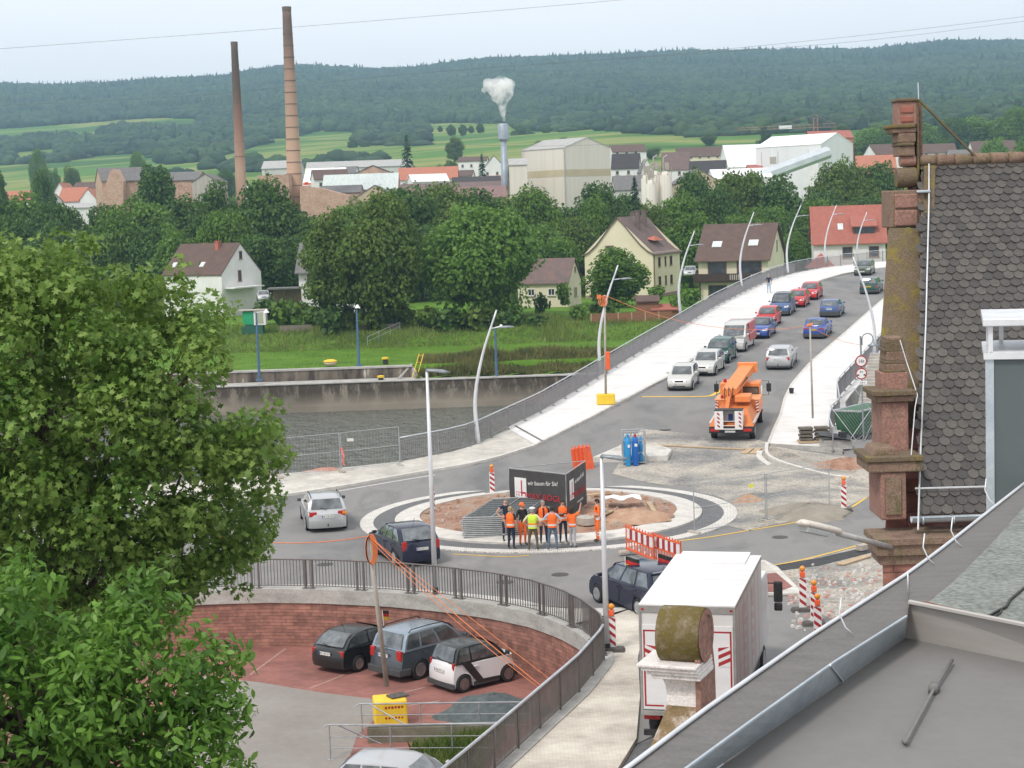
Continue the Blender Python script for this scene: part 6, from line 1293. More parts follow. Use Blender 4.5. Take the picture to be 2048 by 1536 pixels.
# masts with orange cables
g_cab = pm('orange_cable', (.62, .17, .06), (.72, .23, .08), 5, .6); g_wpole = pm('weathered_pole', (.33, .30, .27), (.44, .41, .36), 3, .8)
def cableo(label, pts, rad=.02, sag=0.): 
    q = [Vector(p) for p in pts]; P2 = []
    for a, b_ in zip(q, q[1:]): 
        for i in range(10): t = i/10; p = a.lerp(b_, t); p.z -= sag*4*t*(1-t); P2.append(p)
    P2.append(q[-1]); o = P2[0].copy(); ob = MB().tube([p-o for p in P2], rad, 5).build('cable', g_cab, None, True, tuple(o)); return tag(ob, label, 'cable', None)
g_cw = pm('yellow_painted_concrete', (.72, .48, .03), (.82, .58, .05), 2, .6)
mf = gz(775, 1405, LOT); mt_ = gd(738, 1072, mf.y-.9); r = root('temporary_mast', 'leaning pole in the car park with a coil of orange cable at its top', 'mast', tuple(mf+Vector((0, 0, .55)))); d = mt_-mf-Vector((0, 0, .55)); MB().tube([(0, 0, 0), d], [.085, .06], 9).build('pole', g_wpole, r, True)
q = MB()
for k in range(5): q.tube([d+Vector((.12*sin(t)*(1+.1*k)+.02*k, -.08, -.42+.42*cos(t)*(1+.04*k))) for t in [2*pi*i/20 for i in range(20)]], .018, 5, closed=True)
q.build('cable_coil', g_cab, r, True)
bk = root('counterweight_block', 'yellow concrete ballast block with worn red marks in the car park', 'ballast block', tuple(gz(782, 1447, LOT)), .15); MB().bb(-.52, .5, -.4, .5, .02, .82).build('block', g_cw, bk, bevel=.05); q = MB()
for k in range(6): q.bb(-.2+k*.1, -.13+k*.1, -.403, -.4, .58+.01*(k % 2), .66); q.bb(-.2+k*.1, -.14+k*.1, -.403, -.4, .26, .33-.01*(k % 3))
q.build('worn_marks', g_rr, bk); MB().box((.25, .1, .85), (.6, .45, .06), 0, .4).build('sandbag', g_rub, bk, bevel=.02)
top1 = mt_
cableo('orange cable running left from the leaning mast into the maple tree', [top1, gd(420, 1070, 58)], .016, .25)
ca = gz(1105, 1380, .0); ca = gd(1115, 1385, 46.9); cb_ = gd(1100, 1420, 46.5)
cableo('orange cable bundle slanting down right from the leaning mast to the railing, upper strand', [top1, gd(1110, 1366, 48.2)], .009, .05); cableo('orange cable slanting down right from the leaning mast, middle strand', [top1, gd(1085, 1374, 48.0)], .014, .1); cableo('orange cable slanting down right from the leaning mast, lowest strand', [top1+Vector((0, 0, -.1)), gd(1078, 1376, 47.9)], .01, .18)
m2 = gs(1212, 808, .14); t2 = gd(1209, 590, m2.y); r = root('temporary_mast', 'pole with orange box and cable coil standing in a yellow block on the bridge footway', 'mast', tuple(m2)); MB().tube([(0, 0, .3), t2-m2], [.08, .06], 8).build('pole', g_wpole, r, True); MB().bb(-.55, .55, -.35, .35, 0, .62).build('block', g_cw, r, bevel=.04); MB().box((.18, -.15, 2.65), (.26, .24, 1.1)).build('signal_box', g_oran, r, bevel=.04); q = MB()
for k in range(3): q.tube([(.1*k-.1+.16*cos(t), -.1, (t2-m2).z-.35+.3*sin(t)) for t in [2*pi*i/14 for i in range(14)]], .03, 5, closed=True)
q.box((-.25, -.05, (t2-m2).z-.1), (.25, .2, .25)); q.build('cable_coil', g_cab, r)
m3 = gs(1626, 862, .14); t3 = gd(1620, 652, m3.y); r = root('temporary_mast', 'thin grey mast rising from the slab stack on the white footway', 'mast', tuple(m3)); MB().tube([(0, 0, .7), t3-m3], [.06, .045], 8).build('pole', g_wpole, r, True); MB().tube([t3-m3+Vector((-.2, 0, 0)), t3-m3+Vector((.15, -.05, .1))], .07, 6).build('cable_coil', g_cab, r)
cableo('thin orange cable sagging over the bridge from the left mast to the thin mast', [t2, t3], .013, .9); cableo('thin orange cable from the thin mast to the sign post at the right', [t3, gd(1725, 690, 96)], .011, .2)
# sign post with bell lamp
f = gd(1728, 905, 93); r = root('road_sign', 'post with a round 16t sign and a width sign under an arched bell lamp', 'road sign', (f.x, 93, 0)); Z = lambda y: gd(1724, y, 93).z; Xo = lambda x: gd(x, 750, 93).x-f.x
MB().tube([(0, 0, 0), (Xo(1722)-0, 0, Z(672))], .05, 8).build('post', g_lamph, r); q = MB(); c_ = Xo(1722); ra = 11*93/F
for i in range(1): q.tube([(c_+.08, 0, Z(690))]+[(c_+.08+ra-ra*cos(t), 0, Z(678)+ra*sin(t)) for t in [pi*i/10 for i in range(11)]]+[(c_+.08+2*ra, 0, Z(682))], .03, 6)
q.build('arched_arm', g_lamph, r, True); MB().lathe([(.05, .3), (.09, .12), (.3, 0), (.28, -.04)], 14, 0, None, (c_+.08+2*ra, 0, Z(691))).build('lamp_shade', g_lamph, r, True)
def disc(y, rad, nm):
    MT = Matrix.Translation((Xo(1722), -.07, Z(y))) @ Matrix.Rotation(pi/2, 4, 'X'); d_ = MB().lathe([(rad, 0), (rad, .02)], 28, 0, MT).build(nm, g_rr, r); MB().lathe([(rad*.8, .02), (rad*.8, .026)], 28, 0, MT).build('sign_field', g_ww, d_); return MT, d_
MT, d_ = disc(722, .31, 'weight_sign'); text('16t', .26, g_ink, d_, Matrix.Translation((0, -.03, 0)) @ MT, 'lettering')
MT, d_ = disc(747, .31, 'width_sign'); text('2m', .16, g_ink, d_, Matrix.Translation((0, -.03, .11)) @ MT, 'lettering'); q = MB()
for s in (-1, 1): q.add([(s*.22, .0, .03), (s*.22, -.14, .03), (s*.08, -.07, .03)], [(0, 1, 2) if s < 0 else (2, 1, 0)], 0, MT)
q.build('arrow', g_ink, d_); pl = MB().box((Xo(1724), -.07, Z(765)), (.5, .03, .2)).build('supplementary_plate', g_ww, r); text('7,5 t', .14, g_ink, pl, Matrix.Translation((Xo(1724), -.09, Z(765))) @ Matrix.Rotation(pi/2, 4, 'X'), 'lettering')
# ramp railings in the car park + low wall + grass
def ramprail(label, pts, z_, dn):
    A4 = [gz(*p, z_) for p in pts]; o = A4[0]; r = root('ramp_railing', label, 'railing', tuple(o)); 
    for hh in (0, -.35, -.7): MB().tube([a-o+Vector((0, 0, hh)) for a in A4], .024 if hh == 0 else .014, 6).build('rail', g_steel, r)
    for a in resamp([a-o for a in A4], 1.8): MB().tube([a+Vector((0, 0, -1.05)), a], .022, 6).box((a.x, a.y, -1.05), (.16, .12, .03)).build('post', g_steel, r)
    e = gz(*dn, z_-.75); MB().tube([(-.15, -.02, -.05), (-.05, 0, 0), (.25, -.02, 0), e-o], .024, 6).build('slanting_rail', g_steel, r)
ramprail('upper grey tube railing of the ramp beside the yellow block', ((722, 1408), (1060, 1404)), -1.0, (832, 1462)); ramprail('lower grey tube railing of the ramp in front', ((658, 1450), (990, 1448)), -1.0, (762, 1488))
r = root('ramp_wall', 'low stained concrete ramp wall between the two tube railings', 'wall'); a, b_ = gz(735, 1477, -1.9), gz(1000, 1470, -1.9); q = MB(); q.add([(a.x, a.y, LOT), (b_.x, b_.y, LOT), (b_.x, b_.y+.3, LOT), (a.x, a.y+.3, LOT), (a.x, a.y, LOT+.45), (b_.x, b_.y, LOT+.45), (b_.x, b_.y+.3, LOT+.45), (a.x, a.y+.3, LOT+.45)], [(3, 2, 1, 0), (4, 5, 6, 7), (0, 1, 5, 4), (1, 2, 6, 5), (2, 3, 7, 6), (3, 0, 4, 7)]); q.build('wall', pm('stained_concrete', (.12, .115, .08), (.22, .21, .16), 2, .9, bmp=.3), r); MB().tube([(a.x, a.y+.1, LOT+.5), (b_.x, b_.y+.1, LOT+.5)], .03, 6).build('kerb_rail', g_steel, r)
def grass(name, label, poly, z_, n, h, mat, seed=1):
    rs = np.random.RandomState(seed); xs = [p[0] for p in poly]; ys = [p[1] for p in poly]; X = rs.uniform(min(xs), max(xs), n*3); Y = rs.uniform(min(ys), max(ys), n*3); k = inpoly(X, Y, poly); X = X[k][:n]; Y = Y[k][:n]; m_ = len(X); zz = z_(X, Y) if callable(z_) else np.full(m_, z_)
    a = rs.uniform(0, 6.28, m_); w_ = h*.09; ln = h*rs.uniform(.4, 1.2, m_)*(.35+1.3*vnoise(X, Y, 2.2, seed)*vnoise(X, Y, 7, seed+1)*1.6); dx = rs.normal(0, .3, m_)*ln; dy = rs.normal(0, .3, m_)*ln
    V = np.stack([np.stack([X-np.cos(a)*w_, Y-np.sin(a)*w_, zz], 1), np.stack([X+np.cos(a)*w_, Y+np.sin(a)*w_, zz], 1), np.stack([X+dx+np.cos(a)*w_*.3, Y+dy, zz+ln], 1)], 1).reshape(-1, 3); o = raw(name, V, np.arange(m_*3).reshape(m_, 3), mat, None, False, 3); return tag(o, label, 'grass', None, 'stuff')
g_gr = leafm('grass_blades', (.04, .085, .01), (.085, .16, .02), (.20, .24, .06), .2, .7)
gp = [tuple(gz(*p, LOT))[:2] for p in ((870, 1490), (960, 1480), (1010, 1475), (950, 1560), (880, 1560), (820, 1500))]; grass('grass', 'patch of long grass between the ramp wall and the straight railing', gp, LOT, 5000, .38, g_gr)
gp = [tuple(gz(*p, LOT))[:2] for p in ((815, 1453), (1010, 1448), (1000, 1462), (815, 1464))]; grass('grass', 'thin strip of grass behind the lower tube railing', gp, LOT, 900, .18, g_gr, 2)
# ================================================================ QUAY, HOUSES, FACTORY, TOWN
m, b = base('quay_concrete', .9, 0, .2); c_ = ramp(m, noise(m, .16, 6, (1, 1, 1.5)), [(.3, (.18, .16, .13)), (.55, (.27, .24, .195)), (.75, (.33, .30, .25))])
tcn = nn(m, 'ShaderNodeTexCoord'); sp = nn(m, 'ShaderNodeSeparateXYZ'); m.node_tree.links.new(tcn.outputs['Object'], sp.inputs[0])
mr = nn(m, 'ShaderNodeMapRange'); mr.inputs[1].default_value = -5.1; mr.inputs[2].default_value = -3.9; m.node_tree.links.new(sp.outputs[2], mr.inputs[0])
st = ramp(m, noise(m, 1.0, 8, (1, 1, .3), .75), [(.40, (0, 0, 0)), (.50, (1, 1, 1))]); mu = mixc(m, 1., mr.outputs[0], st, 'MULTIPLY'); sc_ = mixc(m, .85, (0, 0, 0), mu)
m.node_tree.links.new(mixc(m, sc_, c_, (.055, .045, .035)), b.inputs['Base Color']); bump(m, b, noise(m, 6, 4), .4, .03); g_quay = m
q = MB(); q.bb(-260, 150, 172, 173.4, -9, -3.05); q.bb(-260, 150, 171.85, 171.99, -9, -5.2)
for x in (-14.2, 1.6, -31, 17): q.bb(x-.05, x+.05, 171.97, 171.995, -5.2, -3.1)
o = tag(q.build('quay_wall', g_quay), 'long stained concrete quay wall rising from the far side of the water', 'quay wall')
q = MB().bb(-260, 150, 171.9, 175.0, -3.05, -2.95); tag(q.build('quay_coping', g_conc), 'pale concrete coping strip on top of the quay wall', 'coping')
m, b = base('lock_wall', .9); c_ = ramp(m, noise(m, 1.1, 5, (1, 1, .2)), [(.36, (.05, .042, .035)), (.5, (.15, .125, .10)), (.6, (.20, .17, .13)), (.66, (.62, .60, .54))]); m.node_tree.links.new(c_, b.inputs['Base Color']); g_lock = m
l0, l1 = gd(380, 745, 175.6), gd(823, 736, 175.6)
r = root('lock_wall', 'low stained lock wall with white lime streaks behind the quay', 'wall'); MB().bb(l0.x-60, l1.x, 175.2, 175.9, -3, -1.95).build('wall', g_lock, r); MB().bb(l0.x-60, l1.x+.1, 175.1, 176.1, -1.95, -1.78).build('wall_cap', g_conc, r); q = MB(); q.add([(l1.x, 175.2, -3), (l1.x+1.2, 173.2, -3), (l1.x+1.2, 173.6, -2.9), (l1.x, 176, -1.78), (l1.x-.4, 176, -1.78)], [(0, 1, 2, 3, 4)]); q.tube([(l1.x, 176, -1.75), (l1.x-1.2, 173.4, -2.95)], .12, 5); q.build('wing_wall', g_conc, r)
r = root('quay_ladder', 'bright yellow handrail slanting down at the end of the lock wall', 'handrail', tuple(gd(822, 765, 173.5))); a = gd(838, 708, 175.5)-gd(822, 765, 173.5); 
for dx in (0, .45): MB().tube([(dx, 0, 0), (a.x+dx, a.y, a.z)], .045, 5).build('rail', g_cw, r)
for t in (.1, .4, .7, .95): MB().tube([(a.x*t, a.y*t, a.z*t), (a.x*t+.45, a.y*t, a.z*t)], .03, 4).build('rung', g_cw, r)
r = root('mooring_buoy', 'beige and yellow rounded float lying on the grass behind the lock wall', 'float', tuple(gd(661, 731, 176.6))); MB().lathe([(.45, 0), (.6, .12), (.72, .38)], 18, 0, Matrix.Diagonal((1, .8, 1, 1))).build('base', pm('beige_stone', (.42, .33, .22), (.5, .42, .3), 3, .8), r, True); MB().lathe([(.74, .38), (.68, .5), (.3, .62), (.02, .64)], 18, 0, Matrix.Diagonal((1, .8, 1, 1))).build('cap', g_cw, r, True)
for lab, px, py, Y in (('small yellow-topped bollard on the grass right of the blue lamp', 771, 728, 177), ('yellow bollard with bent tube on the quay edge below the lock wall', 762, 765, 173)):
    r = root('bollard', lab, 'bollard', tuple(gd(px, py, Y))); MB().lathe([(.28, 0), (.25, .5)], 12).build('post', g_blk, r); MB().lathe([(.36, .5), (.36, .68), (.1, .72)], 12).build('bollard_cap', g_cw, r)
# weedy banks
def bankgrass(name, label, x0, x1, y0, y1, n, h, mat, seed): return grass(name, label, [(x0, y0), (x1, y0), (x1, y1), (x0, y1)], lambda X, Y: terr(X, Y), n, h, mat, seed)
g_weed = leafm('tall_weeds', (.07, .13, .02), (.14, .21, .035), (.25, .29, .08), .2, .8, .2)
bankgrass('meadow_weeds', 'tall weeds and brambles on the slope behind the mown meadow', -34, 34, 195.6, 212, 30000, .55, g_weed, 3)
g_lawn = leafm('meadow_grass', (.08, .165, .018), (.13, .235, .028), (.20, .31, .045), .1, .8, .15); bankgrass('meadow_grass', 'bright green mown meadow between the quay and the weedy slope', -40, 22, 175.9, 196.5, 42000, .16, g_lawn, 5)
g_weed2 = leafm('dry_brambles', (.06, .085, .02), (.12, .14, .035), (.26, .24, .09), .2, .85, .3)
q = MB(); rows = []
for j in range(8):
    y = 173.2+j*1.0; rows.append([(x, y, -2.95+(1.25*min(1, max(0, (y-174)/4.5)))+.12*sin(x*1.7+j)+.1*R_.random()) for x in np.linspace(-9.6, 24, 60)])
q.grid(rows); o = q.build('bank', g_ground, None, True); struct(o)
grass('bank_weeds', 'rough brambles on the sloping bank behind the quay wall, below the meadow', [(-9.4, 173.6), (24, 173.6), (24, 181), (-9.4, 181)], lambda X, Y: -2.98+1.25*np.clip((Y-174)/4.5, 0, 1), 30000, .95, g_weed2, 7)
# houses ---------------------------------------------------------------------
def tiles(name, c1, c2): return bricks(name, c1, c2, tuple(x*.45 for x in lin(c1)), .3, .2, .02, .85, .5, 'UV', .3, .35, 1.2)
def roofmat(name, c1, c2=None): return pm(name, c1, c2 or tuple(x*.75 for x in lin(c1)), 1.2, .85, stretch=(1, 1, 1), fine=.3, bmp=.2)
R_br = roofmat('roof_brown', (.13, .085, .07)); R_or = roofmat('roof_orange', (.44, .17, .105), (.36, .15, .10)); R_rd = roofmat('roof_red', (.38, .13, .095), (.31, .105, .08)); R_gy = roofmat('roof_grey', (.17, .165, .16)); R_dk = roofmat('roof_dark', (.055, .05, .05)); R_ol = roofmat('roof_weathered', (.19, .115, .10), (.11, .095, .09)); R_lg = roofmat('roof_pale', (.42, .42, .40), (.34, .34, .33))
W_wh = pm('render_white', (.66, .66, .65), (.76, .76, .75), .6, .9); W_cr = pm('render_cream', (.64, .58, .43), (.70, .65, .50), .5, .9); W_ye = pm('render_yellow', (.66, .60, .43), (.72, .66, .50), .4, .9); W_pl = pm('plinth_brown', (.27, .18, .14), (.34, .24, .19), 2, .9)
W_bk = pm('old_brick', (.40, .24, .18), (.50, .34, .26), .35, .9, c3=(.34, .22, .17), fine=.3); W_tan = pm('tan_render', (.45, .36, .26), (.52, .43, .32), .3, .9); W_gy = pm('grey_render', (.45, .45, .43), (.55, .55, .53), .5, .9)
G_win = pm('window_dark', (.02, .025, .03), (.06, .07, .08), 1.5, .12, spec=.6); F_wh = pm('frame_white', (.6, .6, .58), (.7, .7, .68), 4, .6); F_br = pm('frame_brown', (.16, .07, .045), (.22, .10, .06), 4, .7); F_st = pm('frame_stone', (.28, .24, .2), (.36, .31, .26), 4, .8)
def house(name, label, loc, rz, w_, d, eh, rh, wall, roof, ridge='x', ov=.4, wins=(), chim=(), sky=(), plinth=None, cat='house', group=None, gmat=None, curve=0., fr=None, corner=None):
    """front faces -y; width along x; ridge 'x' (eaves to the front) or 'y' (gable to the front)"""
    r = root(name, label, cat, group=group); L0 = Vector(loc)
    if corner: cx = {'fr': w_/2, 'fl': -w_/2}[corner]; L0 = L0-Matrix.Rotation(rz, 3, 'Z') @ Vector((cx, -d/2, 0))
    r.location = L0; r.rotation_euler = (0, 0, rz); q = MB(); z0 = -1.5
    a, b_ = (w_/2, d/2)
    if ridge == 'x': v = [(-a, -b_, z0), (a, -b_, z0), (a, b_, z0), (-a, b_, z0), (-a, -b_, eh), (a, -b_, eh), (a, b_, eh), (-a, b_, eh), (-a, 0, eh+rh-.02), (a, 0, eh+rh-.02)]; f = [(0, 1, 5, 4), (2, 3, 7, 6), (1, 2, 6, 9, 5), (3, 0, 4, 8, 7)]
    else: v = [(-a, -b_, z0), (a, -b_, z0), (a, b_, z0), (-a, b_, z0), (-a, -b_, eh), (a, -b_, eh), (a, b_, eh), (-a, b_, eh), (0, -b_, eh+rh-.02), (0, b_, eh+rh-.02)]; f = [(0, 1, 5, 8, 4), (2, 3, 7, 9, 6), (1, 2, 6, 5), (3, 0, 4, 7)]
    if rh <= 0: v = v[:8]; f = [(0, 1, 5, 4), (1, 2, 6, 5), (2, 3, 7, 6), (3, 0, 4, 7), (4, 5, 6, 7)]
    q.add(v, f); q.build('wall', wall, r)
    if plinth: MB().box((0, 0, plinth/2-.75), (w_+.06, d+.06, plinth+1.5)).build('plinth', W_pl, r)
    if rh > 0:
        q = MB(); th = .14; X1, Y1 = (a+ov*.6, b_+ov) if ridge == 'x' else (a+ov, b_+ov*.6); run = b_ if ridge == 'x' else a; sl = rh/run; ze = eh-ov*sl
        n = 5
        for s in (-1, 1):
            prof = []
            for i in range(n+1):
                t = i/n; x = (run+ov)*(1-t); zz = ze+(eh+rh-ze)*t-curve*sin(pi*t)*rh*.12*(1-t)*2; prof.append((x*s, zz))
            top = [(p[0], p[1]+th) for p in prof]; Lh = X1 if ridge == 'x' else Y1; poly = prof+top[::-1]
            for i in range(n):
                for (A1, B1, flip) in ((top[i], top[i+1], 1), (prof[i], prof[i+1], -1)):
                    if ridge == 'x': pts = [(-Lh, A1[0], A1[1]), (Lh, A1[0], A1[1]), (Lh, B1[0], B1[1]), (-Lh, B1[0], B1[1])]
                    else: pts = [(A1[0], -Lh, A1[1]), (A1[0], Lh, A1[1]), (B1[0], Lh, B1[1]), (B1[0], -Lh, B1[1])]
                    q.add(pts, [(0, 1, 2, 3) if flip*s*(1 if ridge == 'y' else -1) > 0 else (3, 2, 1, 0)])
                for e in (-Lh, Lh):
                    if ridge == 'x': pts = [(e, prof[i][0], prof[i][1]), (e, prof[i+1][0], prof[i+1][1]), (e, top[i+1][0], top[i+1][1]), (e, top[i][0], top[i][1])]
                    else: pts = [(prof[i][0], e, prof[i][1]), (prof[i+1][0], e, prof[i+1][1]), (top[i+1][0], e, top[i+1][1]), (top[i][0], e, top[i][1])]
                    q.add(pts, [(0, 1, 2, 3)])
            if ridge == 'x': q.add([(-Lh, prof[0][0], prof[0][1]), (Lh, prof[0][0], prof[0][1]), (Lh, top[0][0], top[0][1]), (-Lh, top[0][0], top[0][1])], [(0, 1, 2, 3)])
            else: q.add([(prof[0][0], -Lh, prof[0][1]), (prof[0][0], Lh, prof[0][1]), (top[0][0], Lh, top[0][1]), (top[0][0], -Lh, top[0][1])], [(0, 1, 2, 3)])
        ro = q.build('roof', roof, r)
        for (cx, cy_, cw, ch_, cm) in chim: MB().box((cx, cy_, eh+rh*.6+ch_/2), (cw, cw, ch_+rh*.5)).box((cx, cy_, eh+rh*.85+ch_), (cw+.12, cw+.12, .12)).build('chimney', cm, ro)
        for (u, t, sw, sh) in sky:    # skylight on the front slope: u from centre, t up the slope
            run = b_ if ridge == 'x' else a; ang = atan2(rh, run); yy = -run*(1-t); zz = eh+rh*t+th+.07
            M = Matrix.Translation((u, yy, zz)) @ Matrix.Rotation(ang, 4, 'X') if ridge == 'x' else Matrix.Translation((-yy if t > 0 else yy, u, zz)) @ Matrix.Rotation(ang, 4, 'Y')
            fm = MB().box((0, 0, 0), (sw, sh, .1), 0, 0, M).build('skylight', F_wh if sw < 3 else F_wh, ro); MB().box((0, 0, .055), (sw*.8, sh*.84, .02), 0, 0, M).build('pane', pm('sky_glass', (.5, .55, .6), (.65, .7, .75), 1, .1), fm)
    for wn in wins:
        face, u, z_, ww, wh = wn[:5]; fm = wn[5] if len(wn) > 5 else (fr or F_wh); M = {'f': Matrix.Translation((u, -b_, z_)), 'r': Matrix.Translation((a, u, z_)) @ Matrix.Rotation(pi/2, 4, 'Z'), 'l': Matrix.Translation((-a, u, z_)) @ Matrix.Rotation(-pi/2, 4, 'Z')}[face]
        q = MB(); t_ = min(.12, ww*.18)
        for bx_ in (((-ww/2+t_/2, 0, 0), (t_, .12, wh)), ((ww/2-t_/2, 0, 0), (t_, .12, wh)), ((0, 0, wh/2-t_/2), (ww-2*t_, .12, t_)), ((0, 0, -wh/2+t_/2), (ww-2*t_, .12, t_))): q.box(bx_[0], bx_[1], 0, 0, M)
        if ww > .9 and fm is F_wh: q.box((0, .01, 0), (.07, .08, wh-2*t_), 0, 0, M)
        o = q.build('window', fm, r); MB().box((0, .0, 0), (ww-t_, .04, wh-t_), 0, 0, M).build('pane', G_win, o); MB().box((0, -.06, -wh/2-.05), (ww+.2, .2, .07), 0, 0, M).build('sill', F_st, o)
    return r
c_br = pm('chimney_brick', (.38, .12, .08), (.48, .17, .12), 4, .9); c_dk = pm('chimney_dark', (.12, .09, .08), (.18, .14, .12), 4, .9)
rz = radians(-24)
yw = [('f', -3.2+1.9, 7.75, 2.6/2, .8, F_br)]+[('r', u, z_, ww, 1.35, F_br) for z_ in (5.6, 2.85) for u, ww in ((-3.3, 1.0), (-.6, .65), (1.9, 1.0))]+[('r', u, .45, .5, .4, F_st) for u in (-3.4, -1.2, 1.1, 3.3)]+[('f', u, 5.4, 1.1, 1.3, F_br) for u in (-2.9, .2)]
g = gd(1308, 604, 249); yh = house('house', 'tall yellow house with three chimneys and a steep brown roof, gable toward the river', g, rz, 10.4, 12.0, 7.05, 5.0, W_ye, R_ol, 'y', .45, yw, [(-.9, 3, .6, 1.5, c_dk), (1.5, -1.6, .6, 1.7, c_dk), (1.2, 2.0, .6, 1.7, c_dk)], (), 1.0, corner='fr', curve=1.)
MB().tube([(5.2, -5.5, 0), (5.2, -5.5, 6.8)], .09, 6).build('downpipe', F_br, yh); q = MB(); q.add([(2.6, -1.5, 8.9), (2.6, 2.2, 8.9), (3.9, 2.4, 8.6), (4.0, -1.7, 8.6), (3.4, .35, 9.3)], [(0, 1, 4), (1, 2, 4), (2, 3, 4), (3, 0, 4)]); q.build('dormer', c_br, yh)
g = gd(1538, 604, 235); rz = radians(-20)
bh = house('house', 'brown-roofed house with a dark wooden balcony and two roof windows, beside the bridge', g, rz, 9.6, 11, 6.1, 4.3, W_cr, R_br, 'x', .7, [('f', -2.2, 4.6, 2.6, 1.9, F_br), ('f', 2.2, 4.6, 3.4, 1.9, F_br), ('f', -2.2, 1.5, 2.6, 1.8, F_br), ('f', 2.2, 1.5, 2.2, 1.8, F_br), ('r', .5, 7.4, .6, 1.5, F_st), ('r', .5, 3.9, .5, 1.1, F_br)], [(-.8, .2, 1.5, .3, c_dk)], [(-2.6, .36, 1.3, 1.2), (2.4, .38, 1.3, 1.2)], 0, corner='fr')
wd_ = pm('dark_wood', (.035, .022, .018), (.07, .045, .035), 3, .8); q = MB().bb(-5.4, 4.7, -6.3, -6.2, 2.95, 3.95).bb(-5.4, 4.7, -6.25, -4.8, 2.75, 2.95); bal = q.build('balcony', wd_, bh); q = MB()
for x in list(np.arange(-.3, .9, .28))+list(np.arange(2.6, 4.2, .28)): q.bb(x, x+.14, -6.33, -6.3, 3.1, 3.8)
q.build('balcony_bars', g_pale, bal); MB().bb(-4.6, -4.4, -6.2, -6.0, 0, 2.75).bb(4.4, 4.6, -6.2, -6.0, 0, 2.75).bb(-5.4, 5, -6.9, -6.6, -.5, .35).build('porch_post', wd_, bh)
g = gd(1772, 577, 262); rz = radians(-7)
rh_ = house('house', 'white house with a large red roof and dormer at the end of the bridge', g, rz, 10.6, 8.5, 7.4, 5.0, W_wh, R_rd, 'x', .55, [('f', -.3, 5.6, 1.5, 1.6, F_br), ('f', 3.6, 5.6, 1.5, 1.6, F_br), ('f', -.3, 2.6, 1.5, 1.6, F_br), ('f', 3.6, 2.6, 1.5, 1.6, F_br), ('r', .5, 9.4, .8, 1.1)], [(1.2, .8, .8, .6, c_br)], [(-1.2, .36, .8, 1.2)], 0, corner='fr')
q = MB(); q.bb(.6, 3.9, -3.6, -.8, 8.1, 9.4); dm = q.build('dormer', F_br, rh_); MB().bb(.8, 3.7, -3.64, -3.6, 8.3, 9.2).build('pane', G_win, dm); q = MB(); q.add([(.3, -4.1, 9.3), (4.2, -4.1, 9.3), (4.2, -.6, 11.2), (.3, -.6, 11.2), (.3, -4.1, 9.45), (4.2, -4.1, 9.45), (4.2, -.6, 11.35), (.3, -.6, 11.35)], [(3, 2, 1, 0), (4, 5, 6, 7), (0, 1, 5, 4), (1, 2, 6, 5), (2, 3, 7, 6), (3, 0, 4, 7)]); q.build('dormer_roof', R_rd, dm)
q = MB(); q.box((-4.4, -5.2, 1.4), (3.6, 3.6, 4.2)); an = q.build('porch', W_wh, rh_); q = MB(); q.add([(-6.6, -7.4, 3.5), (-2.2, -7.4, 3.5), (-2.2, -3, 3.5), (-6.6, -3, 3.5), (-4.2, -4.6, 5.6)], [(3, 2, 1, 0), (0, 1, 4), (1, 2, 4), (2, 3, 4), (3, 0, 4)]); q.build('porch_roof', R_rd, an); MB().box((-4.4, -7.02, 2.4), (1.3, .06, 1.3)).build('porch_window', G_win, an); MB().box((-5.4, -7.03, 2.4), (.5, .08, 1.4)).box((-3.4, -7.03, 2.4), (.5, .08, 1.4)).build('shutter', F_br, an)
q = MB(); q.add([(-2, -6.4, 2.9), (5.2, -6.4, 2.9), (5.2, -4.2, 3.6), (-1.8, -4.2, 3.6)], [(0, 1, 2, 3)]); q.build('canopy', R_rd, rh_)
g = gd(1137, 606, 232); house('house', 'small cream house with a red-brown roof right of the large round tree', g, radians(-18), 7, 6.4, 2.85, 2.9, W_cr, R_ol, 'x', .35, [('f', -1.6, 1.5, 1.0, 1.0), ('f', 1.2, 1.5, 1.0, 1.0), ('r', .4, 4.3, .5, .7, F_br), ('r', .3, 1.3, 1.2, 1.2, F_st)], (), (), 0, corner='fr')
g = gd(446, 615, 236); wh_ = house('house', 'white gabled house with a brown roof and two red chimneys, behind the maple', g, radians(-31), 10.5, 8.4, 4.45, 4.0, W_wh, R_br, 'x', .15, [('r', 0, 6.9, .6, 1.1, F_br), ('r', -.4, 4.1, .7, 1.5, F_br)], [(-1.6, .6, .6, .7, c_br), (1.9, -.7, .6, 1.0, c_br)], [(1.0, .28, .7, .9), (-4, .28, .7, .9)], 0, corner='fr')
MB().box((5.6, -.4, 2.55), (2.6, 6.4, .18)).build('canopy', W_wh, wh_); MB().box((4.28, -.6, 1.1), (.05, 1.0, 2.1)).build('door', F_br, wh_)
g = gd(600, 606, 236); gh = house('house', 'white house with a grey roof mostly hidden behind the two olive trees', g+Vector((5.4, 4, 0)), radians(-4), 10.4, 8, 4.5, 3.4, W_wh, R_gy, 'x', .7, [('f', -3.6, 3.2, .9, 1.3, F_br), ('f', .6, 3.0, .5, 2.0, F_br), ('f', 2.0, 3.0, 1.4, 2.0), ('f', 3.3, 3.0, .5, 2.0, F_br), ('f', -2, .8, 1.2, 1.4)], [(-.6, .2, .9, .3, c_dk)], [(-3.4, .7, .8, .7)], 0)
